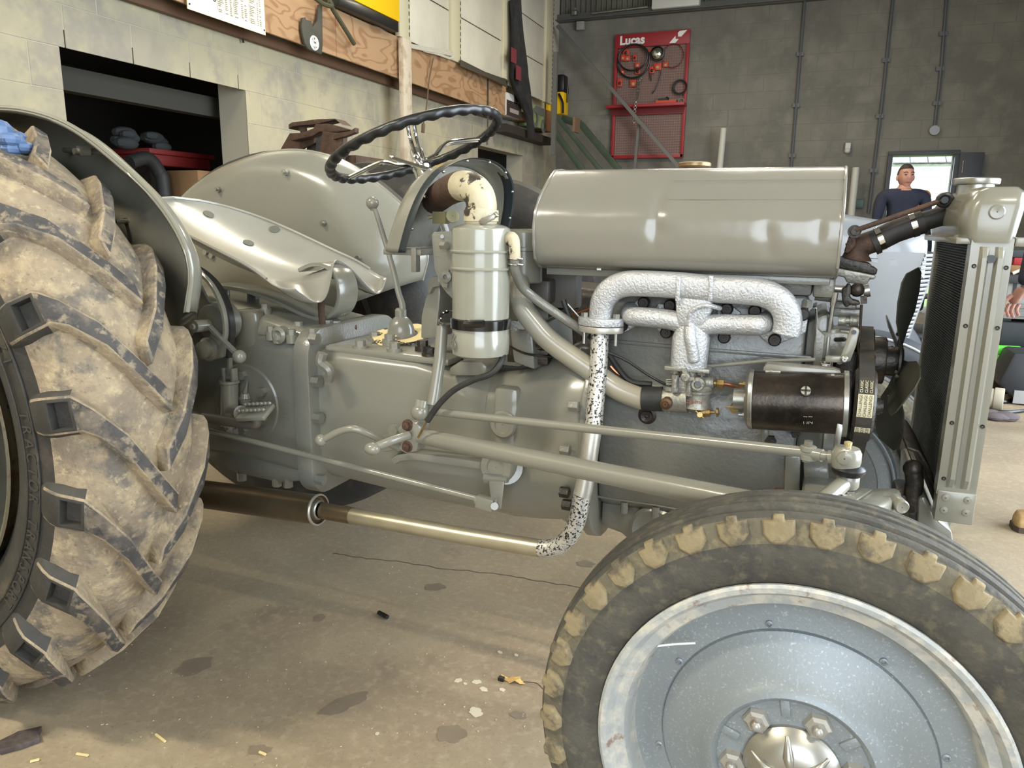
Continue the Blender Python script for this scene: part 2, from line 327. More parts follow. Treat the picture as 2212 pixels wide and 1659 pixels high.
# shelving back boards with slotted uprights
cols = [(690, 762, 5, 265, 712, 760), (1050, 1112, 0, 445, 1050, 1112), (1402, 1456, 0, 545, 1402, 1452), (1688, 1735, 0, 715, 1672, 1715)]
UPR = mat('cream_upright_paint', (196, 188, 160), .4); SLOT = mat('slot_dark', (60, 56, 48), .8); SEAM = mat('panel_seam', (128, 122, 108), .7)
ysU = []
rack = thing('shelving_rack', 'tall cream slotted shelving back standing on the platform above the plywood', 'shelving')
for x0, x1, yt, yb, _, _ in cols:
    a_, c_ = zw(x0, yb-60), zw(x1, yb-60); ysU.append((a_.y, c_.y))
    zb = max(zw((x0+x1)/2, yb).z, 2.695); b = B(); b.box((XB+.0, (a_.y+c_.y)/2, (zb+4.9)/2), (.05, c_.y-a_.y, 4.9-zb)); u = b.obj('upright', UPR, rack, bevel=.004)
    sl = B()
    k = zb+.05
    while k < 4.6: sl.box((XB+.026, c_.y-.02, k), (.004, .012, .035)); k += .06
    o = sl.obj('slot', SLOT, u); o['kind'] = 'stuff'
ysU = [(3.0, 3.12)]+ysU
b = B(); b.box((XB, 3.06+.55, 3.78), (.05, .09, 2.1)); b.obj('upright', UPR, rack, bevel=.004)
for i in range(len(ysU)-1):
    y0, y1 = ysU[i][1], ysU[i+1][0]; z = 2.70 if i else 2.78
    if i == 0: y0 = 3.7
    while z < 4.85:
        h = .47; b = B(); b.box((XB-.02, (y0+y1)/2, z+h/2), (.02, y1-y0, h-.012)); b.obj('back_panel', WHITE, rack, bevel=.003); z += h
# yellow sign panel
YEL = mat('yellow_panel', (236, 190, 20), .35)
p0, p1 = zw(290, 60, -1.93), zw(692, 200, -1.93)
yp = thing('yellow_panel', 'bright yellow panel fixed above the plywood board', 'panel')
b = B(); b.box((-1.93, (p0.y+p1.y)/2, (p1.z+4.5)/2+.06), (.04, p1.y-p0.y, 4.5-p1.z)); b.obj('face', YEL, yp, bevel=.004)
b = B(); b.box((-1.96, (p0.y+p1.y)/2, p1.z+.02), (.08, p1.y-p0.y, .09)); b.obj('lower_edge', BLACK, yp, bevel=.004)
# white painted post
p0, p1 = zw(742, 268, -1.95), zw(780, 1255, -1.95)
b = B(); b.box((-1.95, (zw(712, 300, -1.95).y+zw(770, 300, -1.95).y)/2, (p0.z+0)/2), (.05, zw(770, 300, -1.95).y-zw(712, 300, -1.95).y, p0.z)); tag(b.obj('timber_post', mat('whitewashed_timber', (190, 178, 158), .7, 0, [((160, 140, 116), 9, .5, .6, .7)]), bevel=.004), 'pale painted timber post standing in front of the plywood board', 'post')
# poster
pc = [zp(138, 0, -1.97), zp(138, 98, -1.97), zp(1068, 428, -1.97), zp(1075, 0, -1.97)]
yy0, yy1, zz0 = pc[1].y, pc[2].y, (pc[1].z+pc[2].z)/2
POST = mat('poster_paper', (236, 230, 196), .6); INK = mat('poster_ink', (120, 116, 104), .7); INKB = mat('poster_blue_ink', (40, 44, 90), .7)
b = B(); b.box((-1.97, (yy0+yy1)/2, zz0+.4), (.006, yy1-yy0, .8)); po = tag(b.obj('poster', POST), 'pale printed wall chart poster with columns of small text above dark opening', 'poster')
b = B(); rr = random.Random(3); Yp = lambda t: yy0+(yy1-yy0)*t
for c0, c1 in ((.37, .44), (.46, .50), (.52, .555), (.58, .64), (.67, .705), (.715, .75), (.79, .86), (.89, .91), (.925, .95)):
    z = zz0+.05
    while z < zz0+.76:
        wd = (c1-c0)*(.5+.5*rr.random())
        if rr.random() > .12: b.box((-1.9665, Yp(c0+wd/2), z), (.001, (yy1-yy0)*wd, .006))
        z += .0115
o = b.obj('printed_text', INK, po); o['kind'] = 'stuff'
b = B()
for t in (.362, .57, .78): b.box((-1.9665, Yp(t), zz0+.4), (.001, .003, .68))
b.obj('printed_rule', INK, po)
b = B(); b.tube(sp([V((-1.966, Yp(.12), zz0+.34)), V((-1.966, Yp(.27), zz0+.15)), V((-1.966, Yp(.33), zz0+.10)), V((-1.966, Yp(.355), zz0+.16)), V((-1.966, Yp(.34), zz0+.32))], 6), .0035, 6); b.obj('pen_stroke', INKB, po)
for t, h in ((.02, .03), (.98, .03)): b = B(); b.cyl((-1.968, Yp(t), zz0+h), (-1.962, Yp(t), zz0+h), .006, n=8); b.obj('pin', BLACK, po)
# mud flap with emblem
FL = mat('dark_mudflap_plastic', (66, 66, 58), .6)
mf = thing('mud_flap', 'dark plastic mud flap with round white emblem hung on plywood', 'mud flap')
poly = [zp(*q, -1.96) for q in ((1515, 215), (1550, 205), (1560, 235), (1620, 250), (1635, 325), (1690, 250), (1712, 60), (1750, 40), (1755, 540), (1745, 650), (1690, 625), (1590, 590), (1545, 520), (1515, 400), (1505, 300))]
b = B(); b.prism(poly, (-.02, 0, 0)); b.obj('flap', FL, mf, bevel=.003)
ce = zp(1652, 515, -1.957); ry, rz = abs(zp(1698, 515, -1.957).y-ce.y), abs(zp(1652, 432, -1.957).z-ce.z)
LOGO = mat('white_emblem', (226, 226, 220), .5); rr_ = .5*(ry+rz)
b = B(); ring = [ce+V((.001, math.cos(t)*ry*.92, math.sin(t)*rz*.92)) for t in [2*PI*i/28 for i in range(28)]]; b.tube(ring, .008, 6, loop=True); b.obj('emblem_ring', LOGO, mf)
b = B()
for line in ([(-.45, .72), (-.12, 0), (0, .22), (.12, 0), (.45, .72)], [(-.8, .3), (-.38, -.72), (0, .02), (.38, -.72), (.8, .3)]):
    P = [ce+V((.002, u*ry*.9, v*rz*.9)) for u, v in line]
    for i in range(4): b.bar(P[i], P[i+1], .012, .012, (1, 0, 0))
b.obj('emblem_letters', LOGO, mf)
b = B(); b.tube(sp([zp(1640, -40, -1.9), zp(1760, 45, -1.9), zp(1860, 70, -1.9), zp(1830, 10, -1.9), zp(1880, 120, -1.92), zp(1980, 280, -1.93), zp(2130, 525, -1.95)], 8), .018, 8); tag(b.obj('hose', mat('olive_hose', (74, 72, 52), .6)), 'short olive rubber hose hanging over the plywood beside the mud flap', 'hose')
b = B(); b.tube(sp([zp(770, 370, -2.17), zp(790, 440, -2.17), zp(806, 512, -2.17)], 4), .008, 6); tag(b.obj('wire_end', BLACK), 'short dark wire end sticking out below the poster', 'wire')
# grey wires on the fascia top
b = B()
for k in range(4): b.tube(sp([zw(775, 305+k*6, -1.97), zw(900, 325+k*8, -1.96), zw(1060, 352+k*9, -1.95), zw(1050, 395+k*2, -1.95), zw(960, 362+k*3, -1.96), zw(870, 350, -1.97)], 7), .008, 6)
tag(b.obj('wire_coil', mat('pale_wire', (190, 186, 172), .5)), 'loose coil of pale wire lying on top of the plywood board', 'wire')
b = B(); b.tube(sp([zw(935, 400, -1.97), zw(905, 560, -1.965), zw(890, 720, -1.96), zw(868, 850, -1.96)], 6), .007, 8); b.cyl(zw(868, 845, -1.96), zw(865, 905, -1.96), .018, n=8); tag(b.obj('cord', mat('brown_cord', (96, 78, 60), .7)), 'thin brown cord hanging from the plywood in front of the block wall', 'cord')
b = B(); b.tube(sp([zw(1310, 540, -1.985), zw(1308, 800, -1.985), zw(1302, 990, -2.0)], 5), .008, 6); tag(b.obj('hanging_wire', DARK), 'straight dark wire running down the right end of the plywood', 'wire')
# dark sheet lying over the board top and long hanging cloth
CLOTH = mat('black_cloth', (30, 30, 30), .85, 0, [((44, 43, 42), 12, .45, .6, .7)]); REDP = mat('faded_red_print', (110, 40, 48), .8)
b = B(); b.loft([[zw(1120, 405, -1.96), zw(1118, 450, -1.92), zw(1130, 455, -1.92)], [zw(1290, 490, -1.94), zw(1300, 525, -1.9), zw(1310, 535, -1.92)], [zw(1430, 540, -1.95), zw(1440, 590, -1.88), zw(1440, 600, -1.92)]], True); tag(b.obj('rubber_sheet', mat('grey_brown_sheet', (70, 64, 56), .5)), 'folded dark sheet resting on the plywood below the cream shelving', 'sheet')
b = B(); L_ = [(1462, 0, 1508, 0), (1462, 120, 1512, 110), (1462, 260, 1530, 250), (1460, 400, 1555, 380), (1458, 540, 1575, 480), (1480, 610, 1590, 600), (1520, 690, 1595, 690), (1560, 760, 1602, 770), (1590, 850, 1610, 860), (1600, 940, 1610, 940)]
R_ = []
for i, (x0, y0, x1, y1) in enumerate(L_):
    r = []
    for k in range(7):
        t = k/6; p = zw(x0+(x1-x0)*t, y0+(y1-y0)*t, -1.92); p.x += .035*math.sin(k*2.3+i*.5)+.02; r.append(p)
    R_.append(r+[V((p.x-.03, p.y, p.z)) for p in r[::-1]])
b.loft(R_, True); cl = tag(b.obj('hanging_cloth', CLOTH, ang=60), 'long black cloth with faded red print hanging between the cream uprights', 'cloth')
b = B()
for q in ((1470, 300, 1500, 460), (1500, 455, 1535, 545)): b.box(zw((q[0]+q[2])/2, (q[1]+q[3])/2, -1.85), (.008, .16, .16))
b.obj('red_print', REDP, cl)
# cartons at the end of the platform
def carton(x0, y0, x1, y1, m, lab, X=-1.98):
    p, q = zc(x0, y0, X), zc(x1, y1, X); b = B(); b.box((X-.1, (p.y+q.y)/2, (p.z+q.z)/2), (.2, abs(q.y-p.y), abs(p.z-q.z))); return tag(b.obj('carton', m, bevel=.004), lab, 'box', 'cartons at the platform end'), p, q
c1, p, q = carton(380, 545, 590, 960, mat('white_brown_carton', (196, 192, 190), .6), 'white and dark brown printed carton at the end of the plywood')
b = B(); b.box((-1.979, (p.y+q.y)/2, q.z+.09), (.004, q.y-p.y, .18)); b.box((-1.979, p.y+.3, q.z+.27), (.004, .12, .2)); b.obj('brown_print', mat('dark_brown_print', (56, 44, 42), .6), c1)
b = B(); b.box((-1.976, (p.y+q.y)/2, q.z+.07), (.004, (q.y-p.y)*.6, .05)); b.obj('pale_print', mat('pale_print', (150, 140, 138), .6), c1)
c2, p, q = carton(765, 720, 955, 1110, mat('green_picture_carton', (112, 128, 80), .5, 0, [((150, 156, 110), 5, .4, .6, .9)]), 'green carton with a tractor picture beside the stair head')
b = B(); cy = (p.y+q.y)/2; cz_ = (p.z+q.z)/2
for dy, dz, r in ((-.18, -.03, .13), (.16, -.10, .09)): b.lathe((-1.975, cy+dy, cz_+dz), (1, 0, 0), [(r*.55, 0), (r, 0), (r, .006), (r*.55, .006)], 18)
b.box((-1.975, cy, cz_+.08), (.006, .34, .10)); b.obj('tractor_picture', mat('print_grey', (96, 96, 92), .6), c2)
carton(962, 800, 1052, 1150, mat('brown_carton', (146, 104, 72), .7), 'plain brown carton beside the steel stair post')
carton(590, 830, 700, 1000, mat('orange_carton', (150, 112, 78), .7), 'small tan carton behind the hanging black cloth', -2.02)
# stair
GRN = mat('green_stair_paint', (62, 76, 60), .6, 0, [((50, 62, 50), 6, .4, .6, .7)]); TRD = mat('stair_tread_wood', (128, 100, 76), .7)
def zcy(x, y, Y): return A(1040+x/6.9125, 120+y/6.9125, Y)
st = thing('staircase', 'green steel staircase with wooden treads at the far left corner', 'staircase')
Ya, Yc = 8.75, 9.3
def tofloor(p, q, z0=.03): return p+(q-p)*((z0-p.z)/(q.z-p.z))
b = B(); b.bar(zcy(1100, 1150, Ya), tofloor(zcy(1100, 1150, Ya), zcy(1470, 1659, Ya)), .04, .08); b.obj('stringer', GRN, st, bevel=.004)
b = B(); b.bar(zcy(1200, 940, Yc), zcy(1480, 1020, Yc), .04, .10); b.bar(zcy(1480, 1020, Yc), tofloor(zcy(1480, 1020, Yc), zcy(2010, 1659, Yc)), .04, .09); b.obj('stringer', GRN, st, bevel=.004)
b = B(); b.bar(zcy(1110, 900, Ya), tofloor(zcy(1110, 900, Ya), zcy(1700, 1620, Ya), .9), .05, .06); b.obj('handrail', GRN, st, bevel=.004)
q0, q1 = zcy(1210, 1130, Ya), zcy(1470, 1659, Ya); k = (q1.z-q0.z)/(q1.x-q0.x)
for i in range(9):
    x = q0.x+.20+i*.22; z = q0.z+k*(x-q0.x)+.02; b = B()
    if z < .05: break; b.box((x, (Ya+Yc)/2, z), (.24, Yc-Ya-.02, .035)); b.obj('tread', TRD, st, bevel=.004)
b = B(); b.box((q0.x+.08, (Ya+Yc)/2+.1, q0.z+.12), (.03, Yc-Ya-.3, .20)); b.obj('landing_riser', TRD, st)
p0, p1 = zcy(1088, 300, 8.7), zcy(1080, 1150, 8.7)
b = B(); b.box((p1.x, 8.7, (p0.z+p1.z)/2), (.06, .05, p0.z-p1.z+.6)); b.obj('post', STGREY, st)
# pressure washers
for i, (x0, x1) in enumerate(((1000, 1085), (1118, 1262))):
    p, q = zcy(x0, 560, 9.5), zcy(x1-12*(1-i), 860+i*30, 9.5); wd = q.x-p.x
    wsh = thing('pressure_washer', ['yellow and black pressure washer half hidden by the cream upright', 'yellow and black pressure washer standing beside the grey stair post'][i], 'pressure washer', 'pressure washers on the landing')
    b = B(); b.box(((p.x+q.x)/2, 9.5, (p.z+q.z)/2), (wd, .25, p.z-q.z)); b.obj('body', YEL, wsh, bevel=.03)
    t = zcy(x0, 300, 9.5); b = B(); b.box(((p.x+q.x)/2, 9.5, (t.z+p.z)/2), (wd*.9, .2, t.z-p.z)); b.obj('housing', BLACK, wsh, bevel=.03)
    b = B(); b.tube(sp([zcy(x0+40, 570, 9.36), zcy(x0+95, 700, 9.34), zcy(x0+100, 860, 9.34)], 6), .016, 8); b.obj('hose', BLACK, wsh)
    b = B(); b.cyl(zcy(x1+(26 if i else 4), 470, 9.5), zcy(x1+(18 if i else 2), 700, 9.5), .014, n=8); b.obj('lance', BLACK, wsh)
# diagonal brace
b = B(); b.bar(A(1204, 56, 9.62), tofloor(A(1204, 56, 9.62), A(1466, 360, 9.62), .02), .05, .05); tag(b.obj('diagonal_brace', STGREY), 'grey steel bar running diagonally down across the red display board', 'bar')
b = B(); b.bar(A(1380, 268, 9.72), tofloor(A(1380, 268, 9.72), A(1372, 362, 9.72), .01), .04, .04); tag(b.obj('upright_bar', STGREY), 'short grey upright bar under the diagonal bar', 'bar')
# red display board
def zL(x, y, Y): return A(1300+x/5.53, 50+y/5.53, Y)
RED = mat('red_board_paint', (150, 36, 44), .5); REDK = mat('dull_red_blister', (190, 62, 44), .5); MESH = mat('board_mesh_wire', (150, 120, 112), .6); BACKB = mat('board_back', (120, 100, 94), .8); WHT = mat('white_lettering', (236, 232, 228), .5)
YL = 9.93
c0, c1, c2, c3 = zL(180, 140, YL), zL(1068, 75, YL), zL(960, 1610, YL), zL(98, 1610, YL)
X0, X1 = (c0.x+c3.x)/2, (c1.x+c2.x)/2; Z1, Z0 = (c0.z+c1.z)/2, (c2.z+c3.z)/2
lb = thing('display_board', 'red framed tool display board with white lettering hung on the back wall', 'display board')
b = B(); b.box(((X0+X1)/2, YL+.03, (Z0+Z1)/2), (X1-X0, .02, Z1-Z0)); b.obj('backing', BACKB, lb)
zs_ = (zL(100, 1020, YL).z+zL(990, 985, YL).z)/2; zh_ = (zL(180, 290, YL).z+zL(1040, 262, YL).z)/2
b = B(); b.box(((X0+X1)/2, YL, (zh_+Z1)/2), (X1-X0, .04, Z1-zh_)); hd = b.obj('header_panel', RED, lb, bevel=.004)
for x_ in (X0+.02, X1-.02):
    b = B(); b.box((x_, YL, (Z0+zh_)/2), (.045, .04, zh_-Z0)); b.obj('frame_side', RED, lb, bevel=.004)
b = B(); b.box(((X0+X1)/2, YL, Z0+.02), (X1-X0, .04, .05)); b.obj('frame_bottom', RED, lb, bevel=.004)
b = B(); b.box(((X0+X1)/2-.02, YL-.1, zs_), (X1-X0+.06, .22, .04)); b.obj('shelf', RED, lb, bevel=.004)
b = B(); b.box(((X0+X1)/2-.02, YL-.02, zs_-.06), (X1-X0, .03, .10)); b.obj('shelf_bracket', mat('dark_red', (110, 24, 30), .5), lb)
b = B(); x = X0+.06
while x < X1-.04: b.box((x, YL+.012, (Z0+zh_)/2), (.006, .008, zh_-Z0)); x += .036
z = Z0+.05
while z < zh_: b.box(((X0+X1)/2, YL+.008, z), (X1-X0-.06, .006, .006)); z += .036
o = b.obj('wire_mesh', MESH, lb); o['kind'] = 'stuff'
tl = zL(363, 212, YL-.022); text('lettering', 'Lucas', .165, basis((tl.x, YL-.022, (zL(240, 215, YL).z+zL(485, 205, YL).z)/2), (1, 0, 0), (0, 0, 1)), WHT, hd, .002, 'white painted lettering', xs=1.0, bold=.006)
lm = hd.children[0].data
bpy.context.view_layer.update()
b = B()
for pl in (((910, 115), (935, 92), (1020, 82), (950, 160), (912, 160)), ((805, 240), (880, 152), (884, 190), (918, 190), (878, 238))):
    b.prism([zL(*q, YL-.022) for q in pl], (0, -.004, 0))
b.obj('arrow_mark', WHT, hd)
# things hung on the board
def hung(name, label, cat, bld, m, group=None): return tag(bld.obj(name, m), label, cat, group)
for k, (cx_, cy_, rx_, ry_) in enumerate(((378, 455, 190, 200), (372, 410, 170, 155))):
    c = zL(cx_, cy_, YL-.05-.04*k); rw = abs(zL(cx_+rx_, cy_, YL).x-zL(cx_, cy_, YL).x); rh = abs(zL(cx_, cy_+ry_, YL).z-zL(cx_, cy_, YL).z)
    b = B(); b.tube([c+V((math.cos(t)*rw, 0, math.sin(t)*rh)) for t in [2*PI*i/36 for i in range(36)]], .013, 8, loop=True); hung('cable_loop', ['large black cable loop hung on the red display board', 'inner black cable loop hung on the red display board'][k], 'cable', b, BLACK, 'cable loops on the board')
c = zL(665, 365, YL-.05); b = B(); b.lathe(c, (0, -1, 0), [(.001, .06), (.03, .06), (.06, .05), (.08, .03), (.085, 0)], 24); hl = tag(b.obj('spotlight', CHROME), 'round chrome spot lamp hung at the top of the red display board', 'lamp')
b = B(); b.lathe(c, (0, -1, 0), [(.085, -.03), (.10, -.02), (.10, .03), (.085, .035)], 24); b.obj('rim', BLACK, hl)
rr = random.Random(5)
bl = [(290, 350, 70, 60), (305, 420, 70, 60), (250, 410, 50, 70), (395, 410, 50, 70), (425, 500, 60, 60), (430, 575, 60, 60), (245, 580, 50, 60), (215, 710, 60, 90), (375, 720, 75, 80), (575, 350, 45, 90), (665, 520, 95, 80), (600, 560, 60, 80), (760, 495, 60, 60)]
for i, (x, y, w_, h_) in enumerate(bl):
    p = zL(x, y, YL-.03); ww = w_/5.53*pxr(p, 1); hh = h_/5.53*pxr(p, 1)
    b = B(); b.box(p, (ww, .02, hh)); o = tag(b.obj('blister_pack', REDK, bevel=.004), 'small red boxed spare part hanging on the red display board', 'pack', 'red packs on the board')
    b = B(); b.ball(p+V((0, -.012, -hh*.1)), min(ww, hh)*.3, 10, (1, .6, 1)); b.obj('part', [DARK, mat('pale_part', (190, 150, 110), .5)][i % 2] if i < 2 else (DARK if i % 2 else MATS['pale_part']), o)
c = zL(935, 765, YL-.04); b = B()
for k in range(3): b.tube([c+V((math.cos(t)*(.085+.008*k), -.01*k, math.sin(t)*(.085+.006*k))) for t in [2*PI*i/24 for i in range(24)]], .008, 6, loop=True)
hung('belt_coil', 'small coiled black belt hung near the right edge of the red board', 'belt', b, RUBB)
b = B(); b.tube([zL(850, 390, YL-.03)+V((math.cos(t)*.15, 0, math.sin(t)*.16)) for t in [2*PI*i/28 for i in range(28)]], .006, 6, loop=True); hung('thin_cable_ring', 'thin dull red cable ring hung beside the spot lamp', 'cable', b, MATS['dark_red'])
b = B(); b.tube(sp([zL(705, 570, YL-.03), zL(690, 660, YL-.03), zL(640, 790, YL-.03), zL(595, 840, YL-.03)], 6), .007, 6); hung('thin_cable', 'thin dark cable dangling in the middle of the red board', 'cable', b, BLACK)
b = B(); b.cyl(zL(580, 590, YL-.03), zL(588, 685, YL-.03), .012, n=8); hung('rubber_strip', 'short black strip hanging below the red packs', 'strip', b, BLACK)
b = B(); P_ = sp([zL(478, 655, YL-.06), zL(435, 710, YL-.09), zL(435, 800, YL-.14), zL(415, 920, YL-.25), zL(395, 1040, YL-.26), zL(385, 1200, YL-.26)], 6)
for i in range(0, len(P_)-1):
    d = (P_[i+1]-P_[i]); m_ = (P_[i]+P_[i+1])/2; _, u, w_ = frame(d); e = u if i % 2 else w_
    b.tube([m_+d*.75*math.cos(t)+e*.02*math.sin(t) for t in [2*PI*k/10 for k in range(10)]], .005, 5, loop=True)
hung('chain', 'steel chain hanging down over the shelf of the red board', 'chain', b, STEEL)
b = B(); p = zL(775, 962, YL-.12); b.box(p+V((0, 0, .022)), (.29, .12, .035)); hung('shelf_tray', 'flat orange red tray lying on the shelf of the red board', 'tray', b, REDK)
b = B(); p = zL(735, 925, YL-.08); b.box(p+V((0, 0, .0)), (.13, .1, .05)); b.ball(p+V((.05, 0, .02)), .03); hung('shelf_tool', 'small black tool lying on the red board shelf', 'tool', b, BLACK)
b = B(); b.lathe(zL(955, 935, YL-.12), (0, -1, 0), [(.03, 0), (.045, 0), (.045, .03), (.03, .03)], 18); hung('tape_roll', 'grey tape roll at the end of the red board shelf', 'tape', b, STGREY)
# conduits, sensor, switch
COND = mat('grey_conduit', (84, 86, 90), .5)
def conduit(pts, lab, box=None, r=.018):
    o = thing('conduit', lab, 'conduit', 'conduits on the back wall'); b = B(); P = [A(x, y, 9.97) for x, y in pts]; xm = P[0].x
    b.tube([V((p.x, 9.965, p.z)) for p in P], r, 8); b.obj('pipe', COND, o)
    for t in (.3, .55, .8):
        p = P[0].lerp(P[-1], t); b = B(); b.box((p.x, 9.97, p.z), (.09, .03, .05)); b.obj('clip', COND, o)
    if box: b = B(); b.cyl((P[-1].x, 9.99, P[-1].z), (P[-1].x, 9.93, P[-1].z), .06, n=16); b.obj('junction_box', mat('white_box', (150, 152, 158), .6), o)
conduit([(1740, -20), (1724, 178), (1704, 420)], 'thin grey conduit left of centre on the back wall')
conduit([(1931, -20), (1906, 215), (1876, 460)], 'grey conduit just left of the doorway with the man')
conduit([(2046, -20), (2034, 140), (2018, 282)], 'grey conduit ending in a round box above the doorway', True)
p = A(1831, 322, 9.96); b = B(); b.box((p.x, 9.95, p.z+.03), (.07, .06, .10)); b.ball((p.x, 9.94, p.z-.02), .04, 12); tag(b.obj('wall_sensor', mat('white_plastic', (190, 190, 186), .5), bevel=.01), 'small white motion sensor on the grey back wall', 'sensor')
p = A(1855, 440, 9.96); b = B(); b.box((p.x, 9.95, p.z), (.12, .06, .12)); tag(b.obj('switch_box', mat('green_box', (70, 92, 84), .5), bevel=.01), 'small green switch box on the wall beside the conduit', 'switch')
p = A(1256, 57, 9.96); b = B(); b.box((p.x, 9.93, p.z), (.12, .08, .12)); tag(b.obj('socket_box', mat('grey_box', (150, 148, 140), .5), bevel=.01), 'small grey electrical box under the rail in the far corner', 'electrical box')
for (x0, y0, x1, y1, lab) in ((1563, 277, 1553, 380, 'pale pipe standing behind the fuel tank, left one'), (1849, 362, 1838, 470, 'pale pipe standing near the conduit beside the doorway')):
    p, q = A(x0, y0, 9.7), A(x1, y1, 9.7); d = (q-p)/(p.z-q.z); b = B(); b.cyl(p, p+d*(p.z-.0), .045, n=12); tag(b.obj('standing_pipe', mat('pale_pipe', (188, 186, 176), .5)), lab, 'pipe', 'pipes leaning at the back wall')
# things stored on the rail
p, q = A(1411, 15, 9.9), A(1514, 3, 9.9); b = B(); b.box(((p.x+q.x)/2, 9.85, p.z+.02), (q.x-p.x, .15, .16)); tag(b.obj('batten_light', mat('white_batten', (214, 212, 204), .5), bevel=.02), 'white light fitting stored on the rail below the cladding', 'light fitting')
b = B(); p = A(1243, 28, 9.9); b.lathe((p.x, 9.88, p.z-.04), (0, 0, 1), [(.001, 0), (.05, 0), (.05, .05), (.02, .08), (.02, .10), (.001, .10)], 14); tag(b.obj('jar', STEEL), 'small metal jar standing on the rail in the far corner', 'jar')
p, q = A(1280, 30, 9.9), A(1400, 20, 9.9); b = B(); b.cyl((p.x, 9.87, p.z), (q.x, 9.87, p.z+.02), .02, n=8); tag(b.obj('stored_rod', STEEL), 'thin metal rod lying on the rail below the cladding', 'rod')
# ceiling tube fittings (the lamps of the room)
LAMPM = mat('lamp_tube', (255, 236, 190), .5, emit=6)
for i, (x, y, z, p_) in enumerate(LAMPS):
    t = thing('ceiling_light', 'ceiling tube light hung '+['in front of the big rear tyre', 'in front of the radiator end of the tractor', 'over the side wall opening', 'over the second tractor', 'near the back wall'][i], 'light fitting', 'ceiling tube lights')
    b = B(); b.box((x, y, z+.03), (1.3, .14, .06)); b.obj('housing', WHITE, t, bevel=.01)
    for s in (-.55, .55): b = B(); b.cyl((x+s, y, z+.05), (x+s, y, 5.0), .006, n=6); b.obj('suspension_rod', STEEL, t)
    b = B(); b.cyl((x-.6, y, z-.02), (x+.6, y, z-.02), .014, n=8); b.obj('tube', LAMPM, t)
# store room contents behind the opening
def zd(x, y, X): return AX(120+x/5.82, 200+y/5.82, X)
REDM = mat('red_machine_paint', (110, 20, 14), .6); CARD = mat('cardboard', (132, 100, 66), .8); RAG = mat('dimmed_white_rag', (60, 62, 61), .9)  # red and white rag colours darkened to imitate the dim store room
mc = thing('red_machine', 'dark red machine standing in the unlit store room', 'machine')
p, q = zd(1200, 750, -2.95), zd(1960, 980, -2.95)
b = B(); b.box((-3.2, (p.y+q.y)/2, (p.z+q.z)/2), (.5, q.y-p.y, p.z-q.z)); b.obj('tray', REDM, mc, bevel=.02)
b = B(); b.box((-3.2, (p.y+q.y)/2, p.z+.01), (.54, q.y-p.y+.06, .04)); b.obj('rim', REDM, mc, bevel=.008)
for yy in (p.y+.05, q.y-.05):
    b = B(); b.box((-3.2, yy, q.z/2), (.4, .05, q.z)); b.obj('leg', DARK, mc)
p, q = zd(1400, 980, -2.9), zd(1900, 1310, -2.9); b = B(); b.box((-2.75, (p.y+q.y)/2, (p.z+0)/2), (.3, q.y-p.y, p.z)); bx_ = tag(b.obj('cardboard_box', CARD, bevel=.004), 'brown cardboard box below the red machine in the store', 'box')
b = B(); b.box((-2.597, (p.y+q.y)/2, p.z-.15), (.003, q.y-p.y, .008)); b.obj('flap_line', DARK, bx_)
p, q = zd(640, 540, -3.2), zd(860, 770, -3.2); b = B(); b.box((-3.75, (p.y+q.y)/2-.3, (p.z)/2), (.3, q.y-p.y, p.z)); tag(b.obj('red_crate', REDM, bevel=.01), 'red crate behind the fender edge in the dark store room', 'crate')
c = zd(1080, 600, -3.05); b = B()
for k in range(9): b.ball(c+V((rr.uniform(-.12, .0), rr.uniform(-.15, .25), rr.uniform(-.03, .05))), rr.uniform(.05, .08), 10, (1, 1.3, .6))
tag(b.obj('rag_pile', RAG), 'crumpled pale rags on top of the red machine in the store', 'rags')
b = B(); b.tube(sp([zd(930, 880, -2.86), zd(1150, 830, -2.86), zd(1300, 1000, -2.86), zd(1370, 1300, -2.84), V((-2.84, zd(1380, 1300, -2.84).y, .003))], 6), .05, 12); tag(b.obj('black_hose', RUBB), 'thick black hose hanging in front of the red machine', 'hose')
b = B(); p, q = zp(0, 810, -2.55), zp(490, 940, -2.55); b.box((-2.6, (OP[0][0]+OP[0][1])/2, 1.86), (.1, OP[0][1]-OP[0][0]+.6, .14)); tag(b.obj('shutter_rail', mat('dull_steel', (62, 60, 52), .7, .1)), 'dull steel shutter rail across the top of the dark opening', 'rail')
# rusty scrap on something behind the far fender
def zs(x, y, Y=1.35): return A(590+x/11.06, 230+y/11.06, Y)
sc_ = thing('rusty_implement', 'rusty brown implement frame standing behind the far fender', 'implement')
def plate(name, pts, y, t, m=RUST):
    b = B(); b.prism([zs(*q, y) for q in pts], (0, t, 0)); return b.obj(name, m, sc_, bevel=.002)
plate('top_blade', [(370, 540), (365, 430), (440, 380), (1060, 300), (1480, 288), (1650, 435), (1480, 315), (1000, 425), (600, 460), (450, 480)], 1.36, .08)
plate('strut', [(590, 460), (700, 450), (740, 620), (650, 640)], 1.38, .03)
plate('curved_arm', [(390, 640), (650, 630), (760, 600), (960, 520), (1010, 420), (1300, 410), (1580, 480), (1860, 560), (1500, 610), (1100, 600), (950, 700), (420, 820)], 1.34, .05)
plate('wing_plate', [(110, 1135), (390, 640), (1000, 640), (960, 860), (600, 1060), (420, 1135)], 1.40, .02)
plate('upright_plate', [(1180, 585), (1690, 660), (1640, 1300), (1060, 1300)], 1.32, .03)
plate('lug', [(1500, 640), (1820, 590), (1960, 500), (1960, 620), (1700, 720), (1420, 790)], 1.30, .03)
b = B(); p0, p1 = zs(1000, 640, 1.45), zs(960, 1300, 1.45); b.bar(p0, p1, .04, .05); b.obj('frame_post', DARK, sc_)
p = zs(1400, 1300, 1.4); b = B(); 
